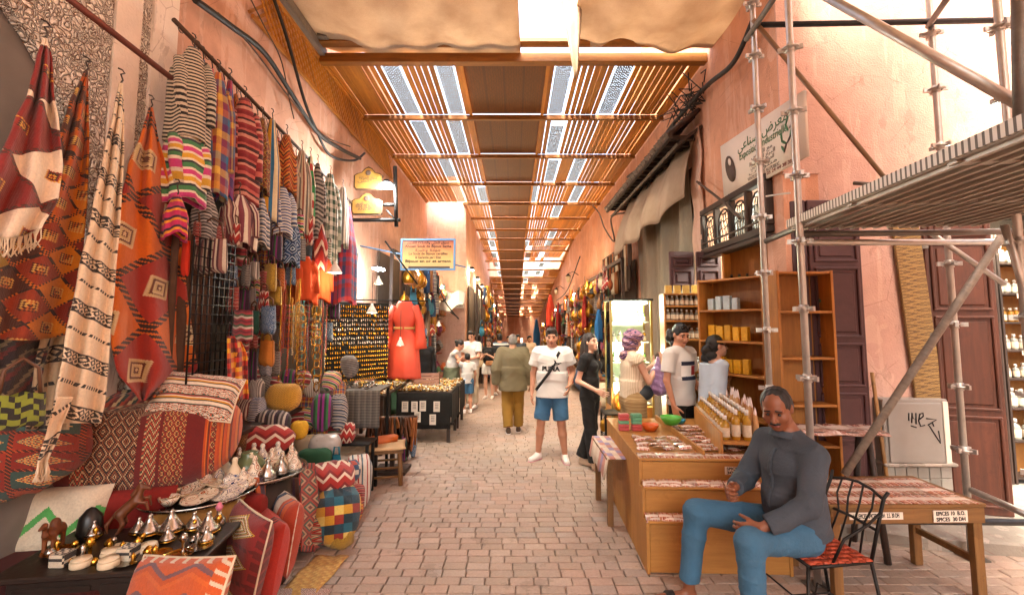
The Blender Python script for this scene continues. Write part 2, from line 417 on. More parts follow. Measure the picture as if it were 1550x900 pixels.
# raised cement pavement on the right in front of the doors
b = MB(); poly = [(2.72, 4.4), (2.82, 4.12), (3.3, 3.9), (4.2, 3.72), (7.5, 3.3), (7.5, 9), (2.72, 9)]
i = len(b.v)
for z in (-.02, .085, .1):
    for k, (x, y) in enumerate(poly): b.v.append((x + (.015 if z > .09 else 0), y + (.02 if z > .09 else 0), z))
n = len(poly)
for L in (0, 1):
    for k in range(n): k2 = (k + 1) % n; b.face((i + L * n + k, i + L * n + k2, i + L * n + n + k2, i + L * n + n + k))
b.face([i + 2 * n + k for k in range(n)])
tag(b.build('pavement', M_STEP), 'raised grey cement pavement before the doors', None, kind='structure')

# ---- walls
def wall(name, label, boxes, m_, cat='wall'):
    b = MB()
    for (x0, x1, y0, y1, z0, z1) in boxes: b.box(((x0 + x1) / 2, (y0 + y1) / 2, (z0 + z1) / 2), (x1 - x0, y1 - y0, z1 - z0))
    return tag(b.build(name, m_), label, cat)
lw = wall('plaster_wall', 'long salmon plaster wall behind the hanging scarves and jackets', [(-3.1, -2.7, 1.0, 14, -.6, 6.6)], M_PINK)
# carved white arch facade nearest the camera
def m_stucco():
    t = T('carved white stucco'); w_ = t.pos('World'); p = t.scl(w_, (1, 1, 1))
    wp = t.n('VectorMath'); wp.operation = 'ADD'; t.put(wp.inputs[0], p); t.put(wp.inputs[1], t.scl(t.noise(p, 9, 2, col=True), (.11, .11, .11)))
    a = t.vor(wp.outputs[0], 24, 'DISTANCE_TO_EDGE', 0); d = t.m('ABSOLUTE', t.sub(t.vor(wp.outputs[0], 24), .36))
    h = t.m('MINIMUM', t.mul(t.m('MINIMUM', a, d), 7.0), 1.0)
    c = t.mix(t.lt(h, .24), hx('eee6da'), hx('7d6858')); t.bump(h, .9, .02); return t.fin(t.var(c, t.noise(w_, 4, 3), .15), .85)
M_STUC = m_stucco(); M_WHITE = m_plaster('old white plaster', 'e9ddd0', .3, 'b99a86')
fac = thing('carved_facade', 'white carved stucco arch facade with plain pilasters at far left', 'facade', (-2.7, 2.3, 0))
def fpart(name, y0, y1, z0, z1, x, m_):
    return MB().box(((x - 2.698) / 2 + 2.7, (y0 + y1) / 2 - 2.3, (z0 + z1) / 2), (x + 2.698, y1 - y0, z1 - z0)).build(name, m_, fac)
fpart('pilaster', 2.83, 3.03, 0, 6, -2.60, M_WHITE); fpart('pilaster', 3.13, 3.36, 0, 6, -2.60, M_WHITE)
fpart('carved_strip', 3.032, 3.128, 0, 6, -2.62, M_STUC)
b = MB(); ap = [(-.9, 6), (.52, 6), (.52, 2.2), (.46, 2.2)]
for k in range(13): a = k / 12 * pi / 2; ap.append((-.55 + 1.0 * math.cos(a), 2.3 + 1.35 * math.sin(a)))
ap += [(-.9, 3.65)]
b.prism([(p[0], p[1]) for p in ap], .06, Matrix(((0, -1, 0, .09), (1, 0, 0, 0), (0, 0, 1, 0), (0, 0, 0, 1)))); b.build('carved_arch', M_STUC, fac)
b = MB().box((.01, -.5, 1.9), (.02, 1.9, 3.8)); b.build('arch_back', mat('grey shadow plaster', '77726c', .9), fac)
wall('end_wall', 'pink wall face where the lane narrows, small sign on it', [(-2.7, -1.5, 14, 14.3, -1, 6.4)], M_PINK2)
wall('lane_wall', 'far left lane wall above the packed stalls', [(-1.9, -1.5, 14.3, 48, -4, 6.4)], M_PINK)
wall('shop_wall', 'orange pink wall carrying the exposition sign above open shops', [
    (2.65, 3.0, 4.4, 4.72, 0, 3.3), (2.65, 3.0, 6.15, 6.55, -.1, 4.75), (2.65, 3.0, 4.4, 6.15, 3.3, 7.5), (2.65, 3.0, 6.15, 6.55, 4.75, 7.5),
    (2.65, 3.0, 6.55, 9.6, 4.45, 7.5), (2.65, 3.0, 9.6, 48, -4, 6.2)], M_PINK3)
wall('scaffolded_wall', 'pale pink limewashed wall facing the scaffold', [(3.0, 4.08, 4.4, 4.6, 0, 3.2), (3.0, 8, 4.4, 4.6, 3.2, 8), (6.35, 8, 4.4, 4.6, 0, 3.2), (2.65, 3.0, 4.38, 4.4, 3.3, 7.5)], M_PINK2)
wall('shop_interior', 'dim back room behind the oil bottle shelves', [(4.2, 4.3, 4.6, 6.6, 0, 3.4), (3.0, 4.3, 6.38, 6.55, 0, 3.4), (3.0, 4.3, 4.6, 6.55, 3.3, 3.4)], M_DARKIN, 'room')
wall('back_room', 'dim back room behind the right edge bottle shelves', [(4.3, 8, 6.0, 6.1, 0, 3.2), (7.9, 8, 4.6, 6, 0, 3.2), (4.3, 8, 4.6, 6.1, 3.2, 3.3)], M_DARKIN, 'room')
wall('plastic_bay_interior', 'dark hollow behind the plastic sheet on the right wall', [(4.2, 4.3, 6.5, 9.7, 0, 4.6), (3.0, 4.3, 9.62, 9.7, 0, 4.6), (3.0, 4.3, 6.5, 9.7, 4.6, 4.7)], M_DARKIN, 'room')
wall('lane_end', 'sunlit building closing the far end of the lane', [(-6, -.5, 47.2, 47.5, -5, 6), (.9, 6, 47.2, 47.5, -5, 6), (-.5, .9, 47.2, 47.5, .2, 6)], M_PINK3, 'building')

# ---- slatted roof
M_SLAT = wood('honey pine slat', 'c4822c', '94581a', 1, .6, rand=.25); M_BEAM = wood('varnished pine beam', 'a0641c', '62380c', 0, .55)
def m_lattice():
    t = T('pierced lattice sheet'); o = t.pos('World'); x, y, z = t.xyz(o)
    a = t.vor(t.vec(x, y, 0.0), 17, 'F1', 0, .2); hole = t.lt(t.m('ABSOLUTE', t.sub(a, .36)), .1)
    tr = t.n('BsdfTransparent'); tr.inputs[0].default_value = (.92, .88, .8, 1); mx = t.n('MixShader')
    t.fin(hx('5d4a3a'), .6); t.put(mx.inputs[0], hole); t.nt.links.new(t.b.outputs[0], mx.inputs[1]); t.nt.links.new(tr.outputs[0], mx.inputs[2]); t.nt.links.new(mx.outputs[0], t.out.inputs[0]); return t.mat
def m_centre():
    t = T('stamped brown matting'); x, y, z = t.xyz(t.pos('World'))
    f = t.mul(t.tri(t.mul(x, 26)), t.tri(t.add(t.mul(y, 8), t.mul(t.m('FLOOR', t.mul(x, 26)), .5))))
    n = t.noise(t.vec(t.mul(x, 30), t.mul(y, 2)), 2, 4)
    bd_ = t.tri(t.mul(x, 3.4)); c = t.mix(n, hx('4c2804'), hx('74420a')); c = t.mix(t.mul(t.gt(f, .1), .5), c, hx('4c2a08')); c = t.mix(t.mul(t.lt(bd_, .06), .6), c, hx('4a2610'))
    t.bump(f, .6, .01); return t.fin(c, .65)
M_LAT, M_CEN = m_lattice(), m_centre()
roof = thing('slat_roof', 'wooden slat roof with pierced lattice strips shading the lane', 'roof', (0, 6, 5.5))
slat_meshes = [MB().box((0, 0, 0), (wd, 1.93, .02)).mesh('slat', M_SLAT) for wd in (.073, .079, .084, .0955)]
far_s = MB(); ns = 0; Y0 = 6.0; ybay = Y0
bay = 0
def slat_box(b, x, y0, y1, wd):
    z0, z1 = zr(y0), zr(y1)
    i = len(b.v)
    for (X, Y, Z) in ((x - wd / 2, y0, z0), (x + wd / 2, y0, z0), (x + wd / 2, y1, z1), (x - wd / 2, y1, z1)): b.v.append((X, Y, Z - .01)); 
    for (X, Y, Z) in ((x - wd / 2, y0, z0), (x + wd / 2, y0, z0), (x + wd / 2, y1, z1), (x - wd / 2, y1, z1)): b.v.append((X, Y, Z + .01))
    for q in ((0, 3, 2, 1), (4, 5, 6, 7), (0, 1, 5, 4), (1, 2, 6, 5), (2, 3, 7, 6), (3, 0, 4, 7)): b.face([i + k for k in q])
while ybay < 50:
    yn = ybay + (1.8 if bay == 0 else 1.9 if bay == 1 else 2)
    xl = -2.66 if ybay < 13.5 else -1.55; ya, yb = ybay + .035, yn - .035
    lats = []
    for cx in (-1.78, -1.0, .72, 1.6):
        if bay == 0 or U(0, 1) < .7: lats.append(cx + (0 if bay == 0 else rnd.choice((-.19, -.095, 0, 0, .095, .19))))
    for (A, B) in ((xl, -.76), (.5, 2.62)):
        x = A + .045
        while x < B - .03:
            hit = [l for l in lats if abs(l - x) < .13]
            if hit:
                if abs(hit[0] - x) < .05:
                    q = MB(); zz = zr((ya + yb) / 2)
                    l0 = U(.0, .25) if bay else 0
                    q.box((hit[0], (ya + yb) / 2 - 6 + l0, zz - 5.5 + .012), (.235, (yb - ya) - 2 * l0, .006)); q.build('lattice_strip', M_LAT, roof)
                x += .095; continue
            wide = 3 if (U(0, 1) < .12 or (bay in (4, 5) and 1.3 < x < 2.2) or (bay == 0 and x < -2.05 and U(0, 1) < .55)) else rnd.choice((0, 0, 1, 2)) if bay < 2 else rnd.choice((1, 2, 2))
            if ns < 290: inst('slat', slat_meshes[wide], roof, (x, (ya + yb) / 2 - 6, U(-.003, .003)), (0, U(-.03, .03), U(-.003, .003)), (1, (yb - ya) / 1.93, 1)); ns += 1
            else: slat_box(far_s, x, ya, yb, (.08, .083, .086, .0955)[wide])
            x += .095
    q = MB(); q.quad((-.74, ya, zr(ya) + .015), (-.74, yb, zr(yb) + .015), (.48, yb, zr(yb) + .015), (.48, ya, zr(ya) + .015)); o = q.build('centre_panel', M_CEN, roof, thick=.02); o.location = (0, -6, -5.5)
    for e, we in ((-.75, .05), (.49, .05), (2.585, .12), (xl + .0, .06)): q = MB(); slat_box(q, e, ya, yb, we); o = q.build('edge_board', M_SLAT, roof); o.location = (0, -6, -5.53)  # wall-side boards added to close the light leak at the roof edges
    q = MB(); q.box(((xl + 2.64) / 2, ybay - 6, zr(ybay) - 5.5 - .055), (2.64 - xl, .07, .085) if bay else (5.3, .12, .13), bev=.008); q.build('cross_beam', M_BEAM, roof)
    ybay = yn; bay += 1
o = far_s.build('slats_beyond', M_SLAT, roof); o.location = (0, -6, -5.5); tag(o, None, None, kind='stuff')
q = MB().box((-.05, -.2, .06), (5.5, .14, .05)); q.build('front_rail', M_BEAM, roof)
# trellis strip closing the gap beside the left wall
tr = thing('wall_trellis', 'narrow diagonal wooden trellis under the roof edge by the left wall', 'trellis', (-2.68, 4.6, 4.95))
tm = [MB().box((0, 0, 0), (.012, .66, .03), M=Matrix.Rotation(s * rad(45), 4, 'X')).mesh('lath', M_SLAT) for s in (1, -1)]
for k in range(46):
    inst('lath', tm[0], tr, (0.0, k * .11, .25)); inst('lath', tm[1], tr, (.014, k * .11, .25))
for z in (0, .5): MB().box((.02, 2.45, z), (.03, 5.3, .04)).build('rail', M_SLAT, tr)

# ---- cloth shades
def m_cloth():
    t = T('sun bleached canvas'); w_ = t.pos('World'); n = t.noise(w_, 2.2, 5)
    c = t.mix(t.m('MULTIPLY_ADD', n, 2, -.6), hx('c8b49c'), hx('a58c74')); c = t.var(c, t.noise(w_, 90, 2), .12)
    t.bump(t.add(t.noise(w_, 6, 4), t.mul(t.noise(w_, 250, 1), .2)), .5, .03); t.fin(c, .95)
    tl = t.n('BsdfTranslucent'); t.put(tl.inputs[0], c); mx = t.n('MixShader'); mx.inputs[0].default_value = .34
    t.nt.links.new(t.b.outputs[0], mx.inputs[1]); t.nt.links.new(tl.outputs[0], mx.inputs[2]); t.nt.links.new(mx.outputs[0], t.out.inputs[0]); return t.mat
M_CLOTH = m_cloth()
def shade1(u, v):
    x = -2.75 + u * (2.85 - .12 * (1 - v)); y = 3.4 + v * 2.7
    z = 5.57 + .6 * (1 - v) - .42 * math.sin(pi * v) * (.5 + .5 * math.sin(pi * (.1 + u * .8))) + .05 * math.sin(u * 9 + v * 3) * (1 - .6 * v) + .02 * math.sin(u * 29 - v * 5) + .45 * max(0, .35 - u) * (1 - v * .3)
    return (x, y, z)
tag(MB().grid(shade1, 44, 26).build('canvas_shade', M_CLOTH, thick=.006), 'sagging beige canvas shade over the left half of the lane', 'canvas')
def shade2(u, v):
    x = .74 + u * 2.1; y = 3.4 + v * 2.45
    z = 5.57 + .6 * (1 - v) - .4 * math.sin(pi * v) * (.5 + .5 * math.sin(pi * (.1 + u * .8))) - (.2 * max(0, u - .35) + .05 * math.sin(u * 12)) * v ** 3 + .05 * math.sin(u * 8 + 1) * (1 - .5 * v) + .02 * math.sin(u * 27 + v * 6)
    return (x, y, z)
tag(MB().grid(shade2, 44, 26).build('canvas_shade', M_CLOTH, thick=.006), 'sagging beige canvas shade on the right by the scaffold', 'canvas')
def strip(u, v):
    z = 6.1 - v * 1.42; wd = .05 + .1 * (1 - v) ** .7 + .03 * math.sin(v * 5)
    return (.66 + (u - .5) * wd * 1.6 + .06 * v, 5.1 + .05 * math.sin(u * pi * 2) + .03 * math.sin(v * 6), z + .05 * (u - .5))
tag(MB().grid(strip, 10, 20).build('cloth_strip', M_CLOTH, thick=.005), 'torn strip of pale cloth hanging below the shade', 'cloth')
# ---- roof surround on the left: parapet and timber ends against the sky
pb = thing('timber_bracket', 'grey timber bracket and board over the roof corner at upper left', 'bracket', (-2.6, 5.6, 5.5))
M_GREYW = wood('weathered grey timber', '8d7f70', '4f463d', 1)
MB().box((-.02, -1.4, .02), (.09, 3.6, .12)).build('rafter', M_GREYW, pb); MB().box((.35, .1, .22), (.5, .3, .25)).build('block', wood('raw brown timber', '8a6038', '4d321a', 0), pb)
MB().box((.9, -.3, .55), (.1, 2.2, .1), rz=.35).build('strut', M_GREYW, pb); MB().box((.1, .1, .7), (.12, .12, 1.3)).build('post', M_GREYW, pb)
# ---- cables
M_CAB = mat('black cable', '1d1a18', .6); M_CAB2 = mat('dusty brown cable', '4b3b30', .8)
def cable(name, label, pts, r=.012, m_=None, sag=0, n=40, cat='cable'):
    """smooth curve through points"""
    q = [Vector(p) for p in pts]; out = []
    for i in range(len(q) - 1):
        p0, p1, p2, p3 = q[max(0, i - 1)], q[i], q[i + 1], q[min(len(q) - 1, i + 2)]
        for k in range(10):
            t = k / 10; out.append(.5 * ((2 * p1) + (p2 - p0) * t + (2 * p0 - 5 * p1 + 4 * p2 - p3) * t * t + (3 * p1 - p0 - 3 * p2 + p3) * t ** 3))
    out.append(q[-1]); return tag(MB().tube(out, r, 6).build(name, m_ or M_CAB), label, cat)
cx_ = lambda L: [WX(px, py, -2.6) for px, py in L]
cable('electric_cable', 'thick black cable bundle looping along the left wall', cx_([(295, 0), (350, 40), (400, 80), (440, 140), (480, 200), (515, 225), (545, 240)]), .028)
cable('electric_cable', 'black cable drooping deepest before the plaque signs', cx_([(415, 0), (435, 60), (460, 150), (478, 195), (500, 235), (535, 243), (552, 232)]), .02)
cable('electric_cable', 'thin cable running just above the jacket rail', cx_([(330, 20), (380, 70), (440, 150), (490, 205), (530, 222)]), .009, M_CAB2)
cable('electric_cable', 'thin pale cable from the roof corner down the left wall', cx_([(380, 0), (400, 40), (425, 90), (438, 150), (445, 180)]), .008, M_CAB2)
cr_ = lambda L, x=2.5: [WX(px, py, x) for px, py in L]
cable('electric_cable', 'black cable bundle following the right wall above the tiled canopy', cr_([(1140, 30), (1110, 95), (1070, 130), (1030, 175), (1010, 200), (985, 240), (950, 268)]), .03)
cable('electric_cable', 'black cable falling in front of the plastic sheet', cr_([(1030, 170), (1005, 215), (990, 260), (968, 310), (960, 340)]), .012)
cable('electric_cable', 'brown cable running down past the pink pier', cr_([(1055, 275), (1090, 302), (1120, 330)]), .016, M_CAB2)
cable('electric_cable', 'loops of loose cable over the far right wall', cr_([(885, 300), (905, 320), (915, 345), (930, 365), (925, 330), (945, 322)], 2.4), .02, M_CAB2)
# ================================================================ PEOPLE: bodies grown as one smooth surface
def surf_nets(f, org, h):
    ins = f < 0; nx, ny, nz = f.shape
    c = np.zeros((nx - 1, ny - 1, nz - 1), np.int8); co = [(i, j, k) for i in (0, 1) for j in (0, 1) for k in (0, 1)]
    for (i, j, k) in co: c += ins[i:nx - 1 + i, j:ny - 1 + j, k:nz - 1 + k]
    I, J, K = np.nonzero((c > 0) & (c < 8)); n = len(I); acc = np.zeros((n, 3)); cnt = np.zeros(n)
    for a in range(8):
        for b in range(a + 1, 8):
            A, B = co[a], co[b]
            if sum(abs(A[q] - B[q]) for q in range(3)) != 1: continue
            fa = f[I + A[0], J + A[1], K + A[2]]; fb = f[I + B[0], J + B[1], K + B[2]]; m = (fa < 0) != (fb < 0)
            t = np.where(m, fa / np.where(m, fa - fb, 1), 0)
            p = np.array(A)[None] + t[:, None] * (np.array(B) - np.array(A))[None]
            acc += p * m[:, None]; cnt += m
    vs = (acc / cnt[:, None] + np.stack([I, J, K], 1)) * h + org
    idx = -np.ones(c.shape, np.int64); idx[I, J, K] = np.arange(n); faces = []
    for ax in range(3):
        s0 = [slice(1, -1)] * 3; s1 = [slice(1, -1)] * 3; s0[ax] = slice(0, -1); s1[ax] = slice(1, None)
        a, b = ins[tuple(s0)], ins[tuple(s1)]; e = np.nonzero(a != b); sg = a[e]
        i, j, k = [e[q] + (0 if q == ax else 1) for q in range(3)]
        o = [q for q in range(3) if q != ax]; g = lambda du, dv: idx[tuple(np.stack([i, j, k])[q] - (du if q == o[0] else dv if q == o[1] else 0) for q in range(3))]
        q4 = np.stack([g(1, 1), g(0, 1), g(0, 0), g(1, 0)], 1); fl = sg if ax != 1 else ~sg
        q4[~fl] = q4[~fl][:, ::-1]; faces.append(q4)
    return vs, np.concatenate(faces)
def A3(p): return np.array(p, float)
def sdf(prims, h, fold=None):
    """prims: (kind, ...) 'c' capsule a b ra rb | 'k' flat-ended cone a b ra rb | 'e' ellipsoid c r R | 'p' half-space n d ; trailing dict: k blend, fx flatten (axis, factor), sub"""
    lo = np.full(3, 1e9); hi = -lo; bb = []
    for p in prims:
        if p[0] == 'p': bb.append(None); continue
        o = p[-1] if isinstance(p[-1], dict) else {}
        if p[0] == 'e': c, r = A3(p[1]), float(max(p[2])); l, g = c - r, c + r
        else:
            a, b_, r = A3(p[1]), A3(p[2]), max(p[3], p[4]) * max(1, o.get('fx', (0, 1))[1]); l, g = np.minimum(a, b_) - r, np.maximum(a, b_) + r
        bb.append((l, g))
        if not o.get('sub'): lo = np.minimum(lo, l); hi = np.maximum(hi, g)
    lo = lo - 3 * h; n = np.ceil((hi + 3 * h - lo) / h).astype(int) + 1
    ax = [lo[q] + h * np.arange(n[q]) for q in range(3)]; f = np.full(tuple(n), .5)
    for p, B in zip(prims, bb):
        o = p[-1] if isinstance(p[-1], dict) else {}; k = o.get('k', .02)
        if p[0] == 'p':
            d = p[1][0] * ax[0][:, None, None] + p[1][1] * ax[1][None, :, None] + p[1][2] * ax[2][None, None, :] - p[2]; f = np.maximum(f, d); continue
        pad = k + 3 * h; s_ = []
        for q in range(3):
            i0 = max(0, int((B[0][q] - pad - lo[q]) / h)); i1 = min(n[q], int((B[1][q] + pad - lo[q]) / h) + 2); s_.append(slice(i0, max(i0, i1)))
        X, Y, Z = ax[0][s_[0]][:, None, None], ax[1][s_[1]][None, :, None], ax[2][s_[2]][None, None, :]
        if p[0] == 'e':
            c, r = A3(p[1]), A3(p[2]); D = [X - c[0], Y - c[1], Z - c[2]]
            if len(p) > 3 and not isinstance(p[3], dict): Rm = np.array(p[3]); D = [sum(Rm[j][q] * D[j] for j in range(3)) for q in range(3)]
            q0 = np.sqrt(sum((D[q] / r[q]) ** 2 for q in range(3))); q1 = np.sqrt(sum((D[q] / r[q] ** 2) ** 2 for q in range(3))); d = q0 * (q0 - 1) / np.maximum(q1, 1e-6)
        else:
            a, b_ = A3(p[1]), A3(p[2]); ba = b_ - a; D = [X - a[0] + 0 * (Y + Z), Y - a[1] + 0 * (X + Z), Z - a[2] + 0 * (X + Y)]; L = np.linalg.norm(ba) + 1e-9
            if 'fx' in o:
                e = A3(o['fx'][0]); e = e / np.linalg.norm(e); dt = sum(D[q] * e[q] for q in range(3)) * (1 - 1 / o['fx'][1]); D = [D[q] - dt * e[q] for q in range(3)]; ba = ba - e * np.dot(ba, e) * (1 - 1 / o['fx'][1]); L = np.linalg.norm(ba) + 1e-9
            t = sum(D[q] * ba[q] for q in range(3)) / (L * L); tc = np.clip(t, 0, 1)
            rr = p[3] + (p[4] - p[3]) * tc
            if p[0] == 'c': d = np.sqrt(sum((D[q] - tc * ba[q]) ** 2 for q in range(3))) - rr
            else: d = np.maximum(np.sqrt(np.maximum(0, sum((D[q] - t * ba[q]) ** 2 for q in range(3)))) - rr, np.maximum(-t * L, (t - 1) * L))
        g = f[tuple(s_)]
        if o.get('sub'): d = -d; hh = np.maximum(k - np.abs(g - d), 0) / k; f[tuple(s_)] = np.maximum(g, d) + hh * hh * k / 4
        else: hh = np.maximum(k - np.abs(g - d), 0) / k; f[tuple(s_)] = np.minimum(g, d) - hh * hh * k / 4
    if fold: f = f + fold(ax[0][:, None, None], ax[1][None, :, None], ax[2][None, None, :])
    return surf_nets(f, lo, h)
def grow(name, prims, h, m_, parent, fold=None):
    vs, fs = sdf(prims, h, fold); me = bpy.data.meshes.new(name); me.from_pydata(vs.tolist(), [], fs.tolist()); me.materials.append(m_)
    me.polygons.foreach_set('use_smooth', [True] * len(me.polygons)); me.update()
    o = bpy.data.objects.new(name, me); COL.objects.link(o); o.parent = parent; return o
def folds(amp=.004, s=0.0, fz=38):
    """soft cloth creases"""
    def f(X, Y, Z):
        w1 = .35 * np.sin(7 * X + 5 * Z + s) + .3 * np.sin(9 * Y - 6 * Z + 2 * s); a = 1 - np.abs(np.sin(fz * .45 * Z + 7 * X + 4 * Y + 3.2 * w1 + s)); b = 1 - np.abs(np.sin(fz * .8 * Z - 11 * X + 9 * Y + 4 * w1 + 2.1 * s))
        m = .5 + .5 * np.sin(5 * X + 8 * Z + 6 * Y + s)
        return amp * (.45 * np.sin(fz * Z * .5 + 9 * X + 6 * w1) - 1.1 * a ** 3 * m - .7 * b ** 4 * (1 - m))
    return f
def skin(name, col):
    if name in MC: return MC[name]
    t = T(name); w_ = t.pos('World'); c = t.var(t.var(hx(col), t.noise(w_, 14, 4), .12), t.noise(w_, 120, 2), .08)
    t.bump(t.noise(w_, 260, 2), .12, .002); MC[name] = t.fin(c, .5, 0, Subsurface_Weight=.06, Subsurface_Radius=(.012, .005, .003)); return MC[name]
SK = dict(brown=skin('brown skin', '7d4a31'), tan=skin('tanned skin', 'b98266'), fair=skin('fair skin', 'c99a82'), olive=skin('olive skin', 'ad7c5e'))
HAIR = dict(black=mat('black hair', '14100e', .55, bs=300, bump=.5), dark=mat('dark brown hair', '241812', .55, bs=300, bump=.5), grey=mat('short grey hair', '77706a', .8), brown=mat('brown hair', '3b2618', .55, bs=300, bump=.5))
EYE = mat('eye dark', '120c0a', .25, bump=0); LIP = mat('lip', '8a4a42', .5, bump=0)
def vadd(a, b, k=1.0): return [a[q] + b[q] * k for q in range(3)]
def lerp(a, b, t): return [a[q] + (b[q] - a[q]) * t for q in range(3)]
def unit(a): L = math.sqrt(sum(q * q for q in a)) + 1e-9; return [q / L for q in a]
def cross(a, b): return [a[1] * b[2] - a[2] * b[1], a[2] * b[0] - a[0] * b[2], a[0] * b[1] - a[1] * b[0]]
def hand(w_, d, n, s, curl=.35, sc=1.0, thumb=.6, spread=.1):
    """palm and five bent fingers: w_ wrist, d pointing, n palm normal, s towards the thumb"""
    d = unit(d); s = unit([s[q] - d[q] * sum(s[j] * d[j] for j in range(3)) for q in range(3)]); nn = cross(d, s); sg = 1 if sum(nn[q] * n[q] for q in range(3)) > 0 else -1; n = [q * sg for q in nn]; o = []
    Ls = [(.038, .024, .02), (.043, .028, .021), (.04, .026, .021), (.031, .02, .018)]
    for i in range(4):
        off = (.030 - i * .020) * sc; kb = [w_[q] + d[q] * (.088 - .004 * abs(i - 1)) * sc + s[q] * off for q in range(3)]
        o.append(('c', [w_[q] + d[q] * .012 * sc + s[q] * off * .6 for q in range(3)], kb, .0135 * sc, .0115 * sc, {'k': .014}))
        a = curl * .75; p = kb; sp = (1.5 - i) * spread
        for j, L in enumerate(Ls[i]):
            e = [d[q] * math.cos(a) + n[q] * math.sin(a) + s[q] * sp * math.cos(a) for q in range(3)]; p2 = vadd(p, e, L * sc)
            o.append(('c', p, p2, (.0098 - j * .0009) * sc, (.009 - j * .0009) * sc, {'k': .004})); p = p2; a += curl
    b = [w_[q] + d[q] * .028 * sc + s[q] * .024 * sc for q in range(3)]; e = [d[q] * .6 + s[q] * thumb + n[q] * (.25 + curl * .25) for q in range(3)]; e = unit(e); p2 = vadd(b, e, .036 * sc); e2 = unit([e[q] + d[q] * .5 + n[q] * curl * .5 for q in range(3)]); p3 = vadd(p2, e2, .03 * sc); p4 = vadd(p3, e2, .02 * sc)
    o += [('c', b, p2, .0145 * sc, .0115 * sc, {'k': .012}), ('c', p2, p3, .0112 * sc, .0098 * sc, {'k': .004}), ('c', p3, p4, .0098 * sc, .008 * sc, {'k': .003})]
    return o
def head_prims(c, Rm, sc=1.0, fat=1.0):
    """c centre of the head, Rm columns = right, forward, up"""
    W_ = lambda p: [c[q] + sc * sum(Rm[q][j] * p[j] for j in range(3)) for q in range(3)]
    E_ = lambda p, r, **k: ('e', W_(p), [x * sc for x in r], Rm, {'k': .02, **k}); C_ = lambda a, b, ra, rb, **k: ('c', W_(a), W_(b), ra * sc, rb * sc, {'k': .015, **k})
    return [E_((0, -.012, .035), (.076, .095, .09)), E_((0, .022, -.035), (.062 * fat, .07, .075), k=.03), E_((0, .062, -.088), (.026 * fat, .026, .022), k=.025),
            C_((-.04, .074, .028), (.04, .074, .028), .013, .013), E_((-.043, .056, -.025), (.024 * fat, .026, .026)), E_((.043, .056, -.025), (.024 * fat, .026, .026)),
            E_((-.031, .094, .008), (.017, .014, .012), sub=True, k=.01), E_((.031, .094, .008), (.017, .014, .012), sub=True, k=.01),
            C_((0, .088, .012), (0, .108, -.026), .008, .0125, k=.012), E_((-.012, .098, -.03), (.009, .011, .008), k=.006), E_((.012, .098, -.03), (.009, .011, .008), k=.006),
            C_((-.02, .082, -.058), (.02, .082, -.058), .008, .008, k=.008), C_((-.016, .082, -.069), (.016, .082, -.069), .0085, .0085, k=.006),
            E_((-.077, -.008, .0), (.011, .021, .031), k=.008), E_((.077, -.008, .0), (.011, .021, .031), k=.008)], W_, E_, C_
def rotm(yaw=0, pitch=0, roll=0):
    m = Matrix.Rotation(yaw, 3, 'Z') @ Matrix.Rotation(pitch, 3, 'X') @ Matrix.Rotation(roll, 3, 'Y'); return [[m[i][j] for j in range(3)] for i in range(3)]
